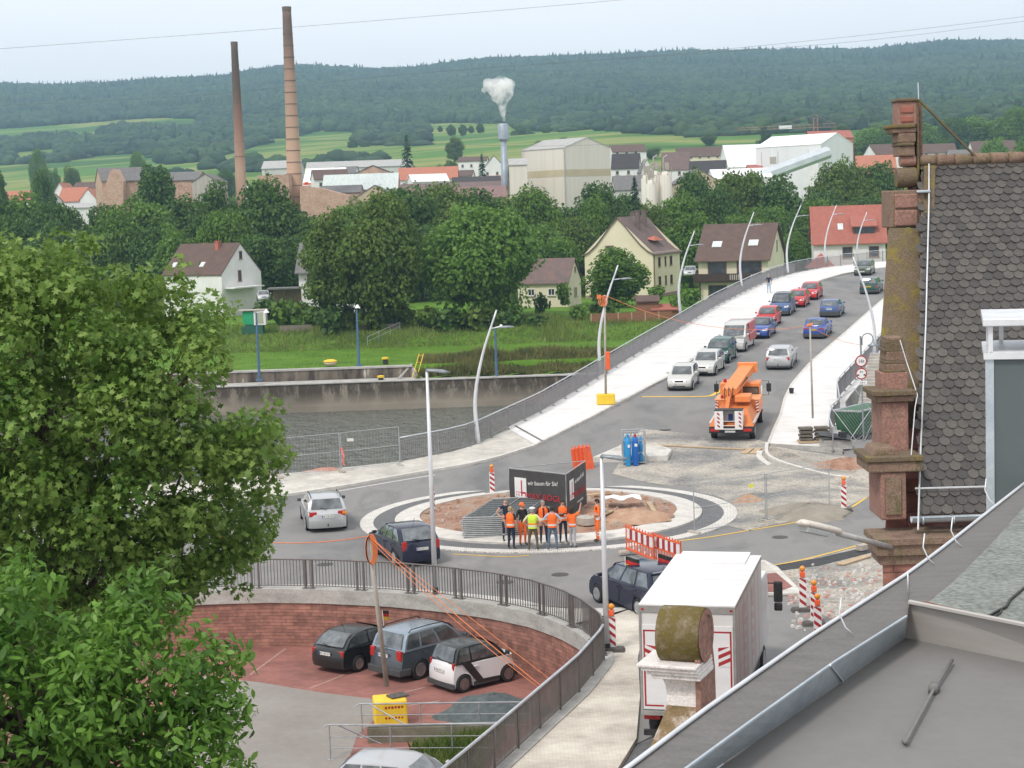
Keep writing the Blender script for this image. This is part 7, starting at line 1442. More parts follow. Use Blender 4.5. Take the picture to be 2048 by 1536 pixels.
r = root('carport', 'open dark wooden carport between the white gabled house and the grey-roofed house', 'carport', tuple(gd(570, 603, 232)+Vector((0, 0, -.1)))); MB().bb(-2.2, 2, -1, 2, 1.75, 1.95).build('roof', R_gy, r); MB().bb(-1.8, 2, 1.8, 1.9, 0, 1.7).build('back_wall', pm('brown_boards', (.16, .11, .08), (.24, .17, .12), 2, .9, stretch=(6, 1, 1)), r); MB().bb(-.1, .05, -.9, -.8, 0, 1.75).bb(-2, -1.9, -.9, -.8, 0, 1.75).build('post', wd_, r)
s0 = gd(506, 676, 205); r = root('shed', 'small green and white raised shed behind the blue lamp on the left', 'shed', tuple(s0)); MB().bb(-1.3, 1.2, 0, 1.6, -.6, 1.6).build('green_base', pm('green_cladding', (.02, .09, .06), (.03, .12, .08), 3, .8), r); MB().bb(-1.1, .15, -.05, 1.6, 1.6, 3.1).build('green_shutter', pm('green_shutter', (.01, .28, .12), (.02, .34, .16), 3, .6), r); MB().bb(.2, 1.6, -.1, 1.5, 1.5, 3.2).build('white_hatch', g_ww, r); MB().bb(.5, 1.3, -.14, -.1, 1.7, 2.9).build('hatch_panel', pm('beige_panel', (.36, .37, .28), (.42, .43, .33), 3, .8), r); MB().bb(-1.6, 1.7, -.3, 1.8, 3.2, 3.3).build('roof', g_pale, r)
r = root('garden_fence', 'long brown wooden fence on the grassy bank, left of the bridge railing', 'fence', tuple(gd(1183, 657, 205))); w2 = pm('brown_fence_boards', (.20, .095, .05), (.28, .14, .08), 1.2, .85, stretch=(1, 1, 8)); L_ = (gd(1345, 650, 205)-gd(1183, 657, 205)).x
for i in range(6): MB().bb(i*L_/6+.06, (i+1)*L_/6-.06, 0, .06, 0, 1.7).build('fence_panel', w2, r); MB().bb(i*L_/6-.06, i*L_/6+.06, -.02, .08, -.1, 1.75).build('fence_post', g_wood, r)
r = root('reed_fence', 'low grey reed fence on the embankment right of the green shed', 'fence', tuple(gd(560, 677, 206))); MB().bb(0, 3.8, 0, .08, -.2, 1.5).build('reed_mat', pm('reed', (.16, .14, .11), (.24, .21, .17), 2, .95, stretch=(9, 1, 1)), r); MB().bb(5.5, 14, 0, .08, -.2, 1.3).build('reed_mat', pm('reed', 0), r)
for lab, px, py, w_, d_, h_ in (('small brown garden shed with a flat brown roof behind the wooden fence', 1295, 628, 2.6, 2, 1.6), ('low brown garden shed with a red roof next to the bridge railing', 1330, 638, 3.2, 2.2, 1.2)):
    p = gd(px, py, 208); house('garden_shed', lab, p, 0, w_, d_, h_, .5, w2, R_rd if 'red' in lab else R_br, 'x', .25, (), (), (), 0, 'shed')
r = root('blue_barrel', 'small blue upright sign on the grass in front of the brown fence', 'sign', tuple(gd(1222, 665, 203))); MB().box((0, 0, .45), (.35, .1, .9)).build('board', g_lbl, r); MB().bb(-.03, .03, -.02, .02, -.4, 0).build('stake', g_wood, r)
r = root('garden_steps', 'grey handrail of steps climbing the weedy slope below the trees', 'handrail', tuple(gd(735, 690, 197))); a = gd(800, 660, 203)-gd(735, 690, 197)
for dz in (0, -.5): MB().tube([(0, 0, .9+dz), (a.x, a.y, a.z+.9+dz)], .035, 5).build('rail', g_mesh, r)
for t in (0, .35, .7, 1): MB().tube([(a.x*t, a.y*t, a.z*t-.3), (a.x*t, a.y*t, a.z*t+.9)], .035, 5).build('post', g_mesh, r)
# factory -------------------------------------------------------------------
def chimney(label, pxt, pyt, pxb, Y, wt, wb, bands, mat):
    t = gd(pxt, pyt, Y); b_ = gd(pxb, 400, Y); z0 = tz(b_.x, Y); h = t.z-z0; r = root('brick_chimney', label, 'chimney', ((t.x+b_.x)/2, Y, z0)); k = (b_.z-z0)/h; rb_ = wb*Y/F/2*1.12; rt = wt*Y/F/2
    MB().lathe([(rb_+(rt-rb_)*t_, h*t_) for t_ in np.linspace(0, 1, 24)], 24).build('shaft', mat, r, True); MB().lathe([(rt*1.04, h-.9), (rt*1.08, h-.3), (rt*1.08, h+.05), (rt*.7, h+.06)], 24).build('chimney_rim', c_dk, r)
    for i in range(bands): z_ = h*(.12+.78*i/max(1, bands-1)); ra = rb_+(rt-rb_)*z_/h; MB().lathe([(ra+.02, z_), (ra+.07, z_), (ra+.07, z_+.14), (ra+.02, z_+.14)], 24).build('iron_band', c_dk, r)
    return r
def chm(name, cs):
    m, b = base(name, .9); tcn = nn(m, 'ShaderNodeTexCoord'); sp = nn(m, 'ShaderNodeSeparateXYZ'); m.node_tree.links.new(tcn.outputs['Object'], sp.inputs[0]); ad = nn(m, 'ShaderNodeMath', operation='MULTIPLY_ADD'); ad.inputs[1].default_value = 1/50; m.node_tree.links.new(sp.outputs[2], ad.inputs[0]); n_ = noise(m, .5, 5, (1, 1, .4)); mu = nn(m, 'ShaderNodeMath', operation='MULTIPLY'); mu.inputs[1].default_value = .12; m.node_tree.links.new(n_, mu.inputs[0]); m.node_tree.links.new(mu.outputs[0], ad.inputs[2]); m.node_tree.links.new(ramp(m, ad.outputs[0], cs), b.inputs['Base Color']); return m
g_ch1 = chm('chimney_brick_banded', [(.1, (.55, .38, .25)), (.55, (.50, .34, .24)), (.85, (.36, .23, .17)), (1., (.16, .11, .09))]); g_ch2 = chm('chimney_brick_sooty', [(.1, (.52, .38, .29)), (.5, (.42, .28, .20)), (.68, (.26, .15, .11)), (.8, (.12, .085, .07)), (.98, (.10, .075, .06))])
chimney('taller brick factory chimney ringed by iron bands, right of the two', 573, 14, 591, 352, 17, 33, 19, g_ch1); chimney('shorter sooty brick factory chimney without visible bands, left of the two', 470, 84, 482, 360, 13, 25, 3, g_ch2)
def fb(label, x0, x1, ye, yr, Y, mat, roof, d=12, ridge='x', name='factory_hall', cat='building', rz=0., wins=(), ov=.2, **k):
    """building whose front spans x0..x1, eaves at ye and ridge at yr (pixels) at depth Y; foot on the terrain"""
    a, c_ = gd(x0, ye, Y), gd(x1, ye, Y); e = gd((x0+x1)/2, ye, Y).z; ri = gd((x0+x1)/2, yr, Y).z; X = (a.x+c_.x)/2; z0 = tz(X, Y); rh = (e-0)*0+(ri-e) if yr < ye else 0
    if yr < ye and ridge == 'x': rh = (gd((x0+x1)/2, yr, Y+d/2).z-e)
    w_ = (c_-a).length/cos(rz); return house(name, label, (X, Y+d/2, z0), rz, w_, d, e-z0, max(rh, 0), mat, roof, ridge, ov, wins, (), (), 0, cat, **k)
W_cor = pm('cream_cladding', (.60, .57, .49), (.68, .65, .58), .12, .7, stretch=(14, 14, .3), c3=(.60, .50, .40)); W_tanb = pm('tan_band', (.46, .40, .26), (.52, .46, .32), .3, .7)
# big cream hall
def hall(label, pc, yb_e, Yc, rz, w_, d, peak, wall, roof, ridge='y', corner='fl'):
    g = gd(pc, yb_e, Yc); z0 = tz(g.x, Yc); eh = g.z-z0; return house('factory_hall', label, (g.x, Yc, z0), rz, w_, d, eh, peak, wall, roof, ridge, .12, (), (), (), 0, 'building', corner=corner), eh, z0
hh, eh, z0 = hall('large cream clad factory hall with a tan stripe, right of the grey smokestack', 1128, 296, 380, radians(40), 13.6, 14.2, 2.2, W_cor, R_lg)
zt_ = gd(1128, 346, 380).z-z0; MB().box((0, 0, zt_), (13.66, 14.26, 1.5)).build('tan_stripe', W_tanb, hh); MB().tube([(-6.85, -7.15, 0), (-6.85, -7.15, eh)], .12, 5).build('downpipe', g_mesh, hh)
fb('lower cream annex left of the large cream hall, with a sloping roof', 1018, 1054, 330, 318, 374, W_cor, R_lg, 10)
h2, eh2, z02 = hall('large bright white factory hall with a conveyor tube entering its side', 1642, 288, 420, radians(44), 13.0, 19.5, 2.6, pm('white_cladding', (.68, .69, .70), (.74, .75, .76), .1, .6, stretch=(10, 10, .3)), pm('white_roof', (.80, .80, .80), (.86, .86, .86), .3, .6))
for y_ in (-8.6, 4.5): MB().box((-6.55, y_, eh2-3.2), (.1, 1.9, 1.6)).build('louvre', g_pale, h2)
for y_ in (-6, 3, 8): MB().box((-6.53, y_, eh2*.5), (.05, .12, eh2*.9)).build('downpipe', g_mesh, h2)
MB().box((-7.0, -8.0, eh2-6.5), (2.6, 4.4, 7.)).build('hopper_tower', W_wh, h2)
c0 = gd(1656, 305, 410); c1 = gd(1400, 398, 398); r = root('conveyor_tube', 'long pale blue-grey conveyor tube slanting down left from the white hall', 'conveyor', tuple(c0)); d = c1-c0; MB().tube([(0, 0, 0), d], [1.5, 1.5], 8).build('tube', pm('conveyor_metal', (.50, .54, .58), (.60, .64, .67), .5, .5, .2), r)
for t in (.45, .75): MB().tube([d*t, Vector((d.x*t, d.y*t, d.z*t-14))], .25, 5).build('support', g_mesh, r)
fb('low building with a bright white flat roof left of the big white hall', 1428, 1545, 356, 338, 400, W_wh, MATS['white_roof'], 14)
r = root('steel_smokestack', 'slim grey steel smokestack with a thicker head, smoke rising from it', 'smokestack', (gd(1011, 395, 386).x, 386, tz(0, 386))); z0 = tz(0, 386); ht = gd(1008, 247, 386).z-z0; zs = gd(1008, 283, 386).z-z0; g_st = pm('stack_grey', (.26, .31, .36), (.34, .39, .44), .6, .5, .3); MB().lathe([(.85, 0), (.8, zs*.6), (.68, zs)], 16).build('shaft', g_st, r, True); MB().lathe([(.68, zs), (1.15, zs+.5), (1.15, ht-.3), (.9, ht)], 16).build('stack_head', g_st, r, auto=40)
ring_ = MB().lathe([(.8, zs*.62), (.92, zs*.63), (.92, zs*.64)], 16).build('flange', g_st, r)
for i, (px, yt, w_, Y) in enumerate([(1292, 352, 20, 338), (1311, 344, 22, 336), (1331, 345, 24, 334), (1302, 362, 22, 332)]):
    t = gd(px, yt, Y); z0 = tz(t.x, Y); ra = w_*Y/F/2; r = root('silo', ['slim cream silo, leftmost of the cluster beside the spruce', 'cream silo in the middle of the cluster', 'cream silo, rightmost of the cluster', 'lower cream silo in front of the cluster'][i], 'silo', (t.x, Y, z0), 0, 'cream silos'); h = t.z-z0; MB().lathe([(ra, 0), (ra, h-.6), (ra*.7, h), (ra*.2, h+.3)], 18).build('silo_body', W_cor, r, auto=40); q = MB()
    for k in range(5): a_ = k*1.25; q.tube([(cos(a_)*ra, sin(a_)*ra, h-.5), (cos(a_)*ra, sin(a_)*ra, h+1.0)], .06, 4)
    q.tube([(cos(a_)*ra, sin(a_)*ra, h+1.0) for a_ in np.linspace(0, 6.28, 13)], .05, 4); q.tube([(-ra*.3, 0, h), (-ra*.3, 0, h+2.8), (ra*.4, 0, h+3.2)], .18, 6); q.box((ra*.2, 0, h+1.2), (.8, .8, 1.4)); q.build('top_platform', g_pale, r)
house('factory_hall', 'leaning-looking old brick hall with a steep sloping left side at far left', (gd(232, 400, 345).x, 350, tz(0, 345)), radians(20), 8.6, 10, gd(232, 362, 345).z-tz(0, 345), 2.6, W_bk, R_gy, 'x', .2, (), (), (), 0, 'building')
q = MB(); a, b_, c_ = gd(186, 440, 343), gd(246, 440, 343), gd(222, 338, 343); 
tag(q.prism([(a.x, a.z), (b_.x, b_.z), (gd(247, 362, 343).x, gd(247, 362, 343).z), (c_.x+.4, c_.z), (c_.x, c_.z)], 343, 352, 'y').build('sloping_brick_wall', W_bk), 'tall brick wall with a slanting left edge at the left of the old factory', 'building')
fb('long brick hall with a grey gabled roof behind the birch-like tree', 275, 395, 362, 346, 352, W_bk, R_gy, 12); fb('old grey gabled hall with a dark door opening, left of the shorter chimney', 384, 436, 364, 348, 348, pm('grey_old_boards', (.36, .33, .30), (.48, .45, .42), .5, .9, stretch=(5, 5, .4)), R_gy, 12, 'y', wins=[('f', -.6, 4, .9, 2.2, F_st)])
fb('plain brick block between the two factory chimneys', 515, 577, 350, 350, 345, W_bk, R_gy, 9, wins=[('f', -1.8, 14.0, .3, .6, F_br), ('f', 2, 14.2, .3, .6, F_br)]); fb('small white factory building with a row of windows right of the shorter chimney', 488, 515, 372, 372, 350, W_wh, R_gy, 8, wins=[('f', u, 9.4, .5, .9, F_st) for u in (-.9, -.2, .5, 1.2)])
a = [gd(x, y, 343) for x, y in ((600, 371), (640, 376), (697, 391), (697, 440), (600, 440))]; tag(MB().prism([(p.x, p.z) for p in a][::-1], 343, 351, 'y').build('brick_wall_building', W_bk), 'red brick factory wall with a top edge sloping down right, right of the taller chimney', 'building')
fb('old factory hall with a long pale green glass roof', 645, 795, 379, 349, 372, W_bk, pm('glass_roof', (.42, .48, .46), (.58, .64, .61), .8, .25, stretch=(6, 1, 1)), 10); fb('cream gable hall with a small dark opening in front of the long red roof', 700, 800, 402, 371, 352, W_tan, R_gy, 14, 'y', wins=[('f', -1, 11, .5, .9, F_st)])
fb('very long factory hall with a dull red and grey corrugated roof', 780, 1012, 398, 376, 356, W_tan, roofmat('roof_corrugated_red', (.26, .14, .12), (.17, .12, .115)), 16); fb('long factory roof of grey sheets behind the red one', 800, 1015, 380, 366, 385, W_bk, R_ol, 14); fb('brick building with a grey roof behind the brick wall, left of the cream gable', 640, 720, 386, 372, 362, W_bk, R_gy, 10)
fb('hall with a tan gable and grey roof between the silos and the white hall', 1352, 1442, 366, 338, 372, W_tan, R_gy, 16, 'y'); fb('low grey building under the silos', 1230, 1290, 380, 352, 360, W_gy, R_gy, 12)
# town houses
T = [(8, 60, 402, 383, 470, W_wh, R_or, 'x', 'orange-roofed house at the far left edge'), (66, 104, 404, 390, 455, W_wh, R_or, 'x', 'low orange-roofed house left of the big white gable in the far left town'), (106, 134, 388, 366, 500, W_wh, R_or, 'y', 'narrow orange-roofed gable house at far left'), (118, 170, 402, 376, 470, W_wh, R_or, 'x', 'broad bright orange roof in the far left cluster'), (160, 192, 398, 378, 466, W_wh, R_or, 'y', 'white gable with a half round window at the right end of the orange roofs'), (146, 196, 380, 365, 520, W_wh, R_br, 'x', 'brown roof behind the orange roofs at far left'), (112, 190, 416, 408, 440, g_ww, R_lg, 'x', 'low pale flat-roofed shed below the orange roofs'),
 (525, 600, 336, 322, 560, W_gy, R_lg, 'x', 'pale flat factory roof seen between the two chimneys'), (612, 822, 334, 322, 580, W_gy, R_lg, 'x', 'very long low pale grey industrial roof below the meadows'), (610, 690, 368, 337, 480, W_wh, MATS['white_roof'], 'x', 'white modern block with an orange frame right of the taller chimney'), (622, 690, 358, 340, 440, W_wh, R_br, 'x', 'white house with a brown roof in front of the white modern block'), (668, 712, 346, 334, 520, W_wh, R_gy, 'x', 'small white house with a grey roof beside the black gable'), (702, 790, 350, 331, 470, W_bk, R_dk, 'y', 'building with a wide black roof above the glass roof'),
 (797, 915, 358, 335, 440, W_wh, R_or, 'x', 'long low building with an orange tiled roof left of the spruces'), (818, 890, 363, 349, 432, W_wh, W_wh, 'x', 'white wing with small windows in front of the orange roof'), (915, 946, 352, 341, 460, W_wh, R_br, 'x', 'small brown-roofed house right of the orange roof'), (905, 1000, 366, 354, 425, W_wh, R_dk, 'x', 'dark low roof behind the long factory roofs'), (975, 1012, 365, 352, 428, W_wh, R_or, 'x', 'small orange roof at the foot of the grey smokestack'), (965, 1012, 338, 311, 540, W_wh, R_dk, 'y', 'dark steep gabled roof behind the grey smokestack'), (918, 975, 322, 314, 600, W_wh, R_br, 'x', 'row of grey flats behind the small spruce'),
 (1222, 1290, 303, 290, 560, W_wh, R_br, 'x', 'long brown roof right of the cream hall'), (1228, 1282, 336, 308, 470, W_wh, R_dk, 'x', 'dark grey roofed house right of the cream hall'), (1282, 1306, 342, 318, 450, W_wh, R_gy, 'y', 'small grey gabled house left of the silos'), (1328, 1382, 338, 305, 480, W_wh, R_ol, 'x', 'brown roofed block right of the silos'), (1356, 1450, 312, 295, 600, W_cr, R_br, 'x', 'cream row of houses with a long brown roof and roof windows'), (1384, 1456, 345, 322, 450, W_cr, R_dk, 'x', 'dark roof with two bright roof windows above the tan gable'), (1450, 1528, 332, 290, 520, W_wh, MATS['white_roof'], 'x', 'tall white block left of the big white hall'), (1500, 1528, 338, 330, 430, W_cr, R_rd, 'x', 'tiny red roof at the left edge of the white hall'),
 (1618, 1705, 276, 262, 640, c_br, R_rd, 'x', 'red block building peeping over the white hall roof'), (1720, 1796, 336, 311, 450, c_br, R_or, 'x', 'orange-brown tiled roof right of the white hall'), (1744, 1800, 308, 289, 520, W_wh, R_br, 'x', 'brown roof left of the sandstone pillar top'), (1845, 1915, 305, 288, 520, W_wh, R_br, 'x', 'white house with a brown roof behind the slate ridge, left of two'), (1948, 2038, 305, 282, 540, W_wh, R_br, 'x', 'large brown roof behind the slate ridge, right of two'), (1905, 1950, 312, 300, 500, W_wh, R_gy, 'x', 'grey-roofed white house between the two brown roofs behind the slate ridge')]
for i, (x0, x1, ye, yr, Y, wm, rm, rd, lab) in enumerate(T):
    w_ = (x1-x0)*Y/F; e_ = gd((x0+x1)/2, ye, Y).z-tz(0, Y); wn = [('f', u, e_-1.3, .8, 1.0, F_st) for u in np.arange(-w_/2+1.5, w_/2-1, 3.)] if wm not in (W_bk, c_br) and ye-yr < 40 else []
    o = fb(lab, x0, x1, ye, yr, Y, wm, rm, 9 if rd == 'x' else 12, rd, 'town_house' if 'house' in lab else 'town_building', 'house' if 'house' in lab else 'building', radians([6, -8, 12, -4][i % 4]) if rd == 'x' and x1-x0 < 90 else 0, wn, .3)
    if 'orange frame' in lab: e = e_; MB().box((-w_/2+1, -4.6, e/2+.5), (1.0, .3, e+1)).box((0, -4.6, e+.4), (w_, .3, .7)).build('orange_frame', g_oran, o)
# tower crane
g_crn = pm('faded_crane_orange', (.45, .20, .12), (.52, .26, .16), 2, .7); cx = gd(1632, 300, 700); r = root('tower_crane', 'small orange tower crane above the roofs behind the big white hall', 'crane', tuple(cx)); zt_ = gd(1632, 255, 700).z-cx.z; q = MB()
for a in (-.8, .8):
    for c_ in (-.8, .8): q.tube([(a, c_, -10), (a, c_, zt_+4)], .08, 4)
for k in range(12): q.tube([(-.8, -.8, -10+k*2), (.8, -.8, -8+k*2)], .05, 4)
q.build('mast', g_crn, r); q = MB(); q.tube([(8, 0, zt_), (-32, 0, zt_)], .1, 4).tube([(8, 0, zt_+1.4), (-32, 0, zt_+.8)], .07, 4).tube([(0, 0, zt_+5), (-18, 0, zt_+1)], .05, 4).tube([(0, 0, zt_+5), (8, 0, zt_+1)], .05, 4)
for k in range(20): q.tube([(8-k*2, 0, zt_), (7-k*2, 0, zt_+1.2)], .04, 3)
q.build('jib', g_crn, r); MB().box((-12, 0, zt_+.5), (5, 1, 1.4)).build('jib_sign', g_ww, r)
# smoke
m = bpy.data.materials.new('smoke'); m.use_nodes = True; m.node_tree.nodes.remove(m.node_tree.nodes['Principled BSDF']); v = nn(m, 'ShaderNodeVolumePrincipled'); v.inputs['Color'].default_value = (1, 1, 1, 1); v.inputs['Anisotropy'].default_value = .0; n_ = noise(m, .34, 6, None, .75)
mr = nn(m, 'ShaderNodeMapRange'); mr.inputs[1].default_value = .42; mr.inputs[2].default_value = .72; mr.inputs[4].default_value = 1.7; l = m.node_tree.links; l.new(n_, mr.inputs[0]); l.new(mr.outputs[0], v.inputs['Density']); l.new(v.outputs[0], m.node_tree.nodes['Material Output'].inputs['Volume'])
me = bpy.data.metaballs.new('smoke'); me.resolution = .6; me.render_resolution = .6; ob = bpy.data.objects.new('sm', me); C.objects.link(ob)
for x, y, r_ in [(1008, 240, 6), (1006, 228, 8), (1005, 216, 11), (1003, 203, 14), (1010, 192, 16), (996, 184, 20), (1012, 172, 20), (985, 174, 17), (975, 166, 13), (1018, 186, 12), (1000, 164, 16), (1022, 168, 10), (968, 180, 8), (990, 196, 10)]:
    e = me.elements.new(); p = gd(x, y, 386+R_.uniform(-1, 1)); e.co = p; e.radius = r_*386/F*1.35
bpy.context.view_layer.update(); sm_ = bpy.data.meshes.new_from_object(ob.evaluated_get(bpy.context.evaluated_depsgraph_get())); bpy.data.objects.remove(ob); sm_.materials.clear(); sm_.materials.append(m); ob = bpy.data.objects.new('smoke', sm_); C.objects.link(ob); tag(ob, 'white smoke plume drifting from the grey steel smokestack', 'smoke', None, 'stuff')
# overhead lines
g_wire = pm('power_line', (.12, .13, .14), (.16, .17, .18), 1, .6)
for i, pts in enumerate([[(-60, 102), (590, 54), (1240, 0), (1700, -45)], [(-60, 214), (400, 190), (820, 148), (1300, 112), (1750, 68), (2100, 27)], [(1240, 118), (1700, 84), (2100, 36)], [(-60, 345), (500, 282), (1100, 292), (1500, 265), (2100, 180)]]):
    P3 = spline([gd(x, y, 125+i*6) for x, y in pts], 8); o = P3[0].copy(); tag(MB().tube([p-o for p in P3], .014, 4).build('power_line', g_wire, None, False, tuple(o)), ['overhead line crossing the sky at the upper left', 'overhead line running from the left forest edge up to the upper right corner', 'second overhead line just below the first at the upper right', 'thin overhead line crossing low over the town'][i], 'power line')
# ================================================================ FOREGROUND BUILDINGS
g_rs = bricks('red_sandstone', (.34, .155, .115), (.25, .115, .09), (.12, .06, .05), .8, .42, .012, .9, .5, 'XZ+', .6, .5, 3); g_rs1 = pm('sandstone_smooth', (.21, .12, .095), (.30, .165, .13), 1.6, .9, bmp=.5, c3=(.17, .12, .09), fine=.4)
g_moss = pm('mossy_sandstone', (.16, .115, .085), (.13, .10, .06), 2.6, .95, bmp=.8, c3=(.20, .155, .03), fine=.5); g_brs = pm('weathered_brown_stone', (.15, .095, .07), (.22, .15, .11), 2.5, .95, bmp=.6, c3=(.12, .11, .05), fine=.5)
m, b = base('slate', .55, 0, .4); g_ = nn(m, 'ShaderNodeNewGeometry'); c_ = ramp(m, g_.outputs['Random Per Island'], [(.0, (.050, .047, .045)), (.5, (.068, .063, .059)), (1, (.095, .086, .077))]); c_ = mixc(m, .4, c_, ramp(m, noise(m, 14, 5), [(.3, (.25, .25, .25)), (.72, (.8, .8, .78))]), 'OVERLAY'); m.node_tree.links.new(c_, b.inputs['Base Color']); bump(m, b, noise(m, 20, 4), .3, .01); g_slate = m
g_zinc = pm('zinc_sheet', (.34, .40, .45), (.46, .52, .56), 2.5, .42, .5, c3=(.38, .45, .52), fine=.1); g_zdk = pm('dark_metal_panel', (.085, .105, .11), (.115, .14, .145), .8, .5, .2); g_zlt = pm('pale_metal_edge', (.58, .60, .62), (.72, .74, .76), 4, .35, .3)
g_felt = pm('grey_green_felt', (.165, .18, .165), (.21, .225, .21), 3, .95, bmp=.7, fine=.5); g_fdk = pm('dark_felt', (.125, .122, .118), (.155, .15, .145), 5, .9, bmp=.2, stretch=(1, 3, 1), fine=.12); g_flat = pm('grey_coated_roof', (.165, .162, .158), (.185, .182, .176), 1.2, .85, bmp=.04, fine=.05)
rt = root('slate_roof_building', 'red sandstone building with a fish-scale slate roof and stepped stone gable', 'building', tuple(gz(1900, 1100, 0).to_tuple()[:2])+(0,)); O = rt.location.copy(); 
EA, RA = gd(1840, 1028, 35.0), gd(1845, 327, 41.2); 
def W(v): return Vector(v)-O
XR = gd(2048, 700, 38).x+4
nx_ = Vector((1, 0.02, 0)).normalized(); sl_ = Vector((0, RA.y-EA.y, RA.z-EA.z)); SLn = sl_.length; su = sl_/SLn; no = nx_.cross(su).normalized()
e0 = Vector((EA.x-.02, EA.y, EA.z)); 
q = MB(); q.add([tuple(W(p)) for p in (e0-Vector((.02, 0, 0))-no*.03, Vector((XR, EA.y, EA.z))-no*.03, Vector((XR, RA.y, RA.z))-no*.03, Vector((RA.x-.02, RA.y, RA.z))-no*.03)], [(0, 1, 2, 3)]); q.add([tuple(W(p)) for p in (Vector((RA.x-.4, RA.y, RA.z)), Vector((XR, RA.y, RA.z)), Vector((XR, RA.y+6.2, EA.z)), Vector((RA.x+1.5, RA.y+6.2, EA.z)))], [(0, 1, 2, 3)]); q.build('roof_deck', g_fdk, rt)
q = MB(); tw, th = .228, .206; rows_ = int(SLn/th)+1; rr = random.Random(5)
for j in range(rows_):
    s0 = j*th; xs_ = EA.x+(RA.x-EA.x)*s0/SLn-.02; x = RA.x-.35+(.5*tw if j % 2 else 0)-tw*12
    while x < xs_: x += tw
    while x < XR:
        b0_ = Vector((x, EA.y, EA.z))+su*(s0-.02)+no*(.034+rr.uniform(-.004, .006)); t_ = rr.uniform(-.02, .02); pts = []; sh = rr.uniform(-.006, .006)
        for k in range(9): a = pi+pi*k/8; pts.append((cos(a)*tw*.485, th*.42+sin(a)*th*.5))
        pts += [(tw*.48, th*1.25), (-tw*.48, th*1.25)]
        top = [b0_+nx_*(u+sh+v*t_)+su*v-no*(v/th*.022) for u, v in pts]; bt = [p-no*.009 for p in top[:9]]; i0 = len(q.v); q.v += [tuple(W(p)) for p in top+bt]; q.f.append(tuple(range(i0, i0+11))); q.m.append(0)
        for k in range(8): q.f.append((i0+k+1, i0+k, i0+11+k, i0+12+k)); q.m.append(0)
        x += tw
q.build('slates', g_slate, rt)
q = MB()
for k in range(int((XR-RA.x)/.42)+1):
    x = RA.x-.1+k*.42; a_ = [(x+.42*i/3, RA.y, RA.z+.06) for i in range(4)]; q.tube([tuple(W(p)) for p in a_], [.15, .14, .135, .128], 10)
q.build('ridge_tiles', g_brs, rt, True)
# wall, cornice, gutter
zc = EA.z-.12; w0 = gd(1766, 1110, 34.5)
MB().prism([(w0.x-O.x, 34.55-O.y), (XR-O.x, 34.55-O.y), (XR-O.x, 47-O.y), (w0.x+2.9-O.x, 47-O.y)], -O.z, zc-.6).build('wall', g_rs, rt)
MB().bb(w0.x-.12-O.x, XR-O.x, 34.42-O.y, 35.4-O.y, zc-.6, zc-.38).bb(w0.x-.05-O.x, XR-O.x, 34.5-O.y, 35.4-O.y, zc-.8, zc-.6).bb(w0.x-.16-O.x, XR-O.x, 34.36-O.y, 35.6-O.y, zc-.38, zc-.26).build('cornice', g_brs, rt)
gx0 = gd(1822, 1020, 34.8).x; q = MB(); n = 8; rows = [[(x, 34.78-.0+.11*cos(a)-O.y, zc+.09+.11*sin(a)) for a in [pi+pi*i/n for i in range(n+1)]] for x in (gx0-O.x, XR-O.x)]; q.grid(rows); q.grid([[(p[0], p[1]*1.0+(0), p[2]+.006) for p in r_] for r_ in rows[::-1]]); q.tube([(gx0-O.x, 34.67-O.y, zc+.1), (XR-O.x, 34.67-O.y, zc+.1)], .018, 6)
for k in range(7): x = gx0+.2+k*.62-O.x; q.bb(x, x+.03, 34.64-O.y, 34.9-O.y, zc-.03, zc+.115)
q.build('gutter', g_zinc, rt, True)
# stepped gable with stone ornaments (each block at its own depth along the slope)
def pb(x0, x1, y0, y1, Y, dY, mat, nm='gable_block', bev=.03, tp=None, par=rt):
    a = gd(x0, y1, Y); c_ = gd(x1, y0, Y); zt = gd((x0+x1)/2, y0, Y).z; zb_ = gd((x0+x1)/2, y1, Y).z; X0 = (gd(x0, (y0+y1)/2, Y)).x; X1 = gd(x1, (y0+y1)/2, Y).x
    return MB().box(tuple(W(((X0+X1)/2, Y+dY/2, (zt+zb_)/2))), (X1-X0, dY, zt-zb_), 0, 0, None, tp).build(nm, mat, par, bevel=bev)
pb(1796, 1834, 203, 250, 41.0, .6, g_rs1, 'finial_block'); pb(1794, 1836, 196, 203, 40.95, .7, g_moss, 'finial_cap'); pb(1802, 1828, 212, 226, 40.97, .05, pm('red_inset', (.27, .10, .07), (.34, .135, .1), 4, .9), 'inset'); pb(1802, 1828, 232, 244, 40.97, .05, MATS['red_inset'], 'inset')
pb(1780, 1832, 248, 256, 40.85, .8, g_moss, 'cornice'); pb(1785, 1832, 256, 266, 40.9, .7, g_brs, 'cornice', tp=(1.05, 1)); pb(1797, 1832, 266, 285, 40.9, .7, g_brs); pb(1798, 1830, 285, 292, 40.85, .8, g_moss); pb(1799, 1830, 292, 312, 40.9, .7, g_brs)
def roll(x0, x1, yc, ry, Y, mat, nm='scroll'):
    a = gd(x0, yc, Y); c_ = gd(x1, yc, Y); ra = ry*Y/F; M = Matrix.Translation(W(a)) @ Matrix.Rotation(pi/2, 4, 'Y'); L_ = c_.x-a.x; return MB().lathe([(ra*.9, 0), (ra, .03), (ra, L_-.03), (ra*.9, L_)], 24, 0, M).build(nm, mat, rt, auto=40)
roll(1799, 1830, 322, 12, 41.1, g_rs1); roll(1792, 1832, 356, 20, 41.0, g_moss); pb(1838, 1846, 200, 385, 41.3, .3, g_brs, 'gable_strip'); pb(1834, 1839, 198, 378, 41.0, .5, g_moss, 'gable_strip')
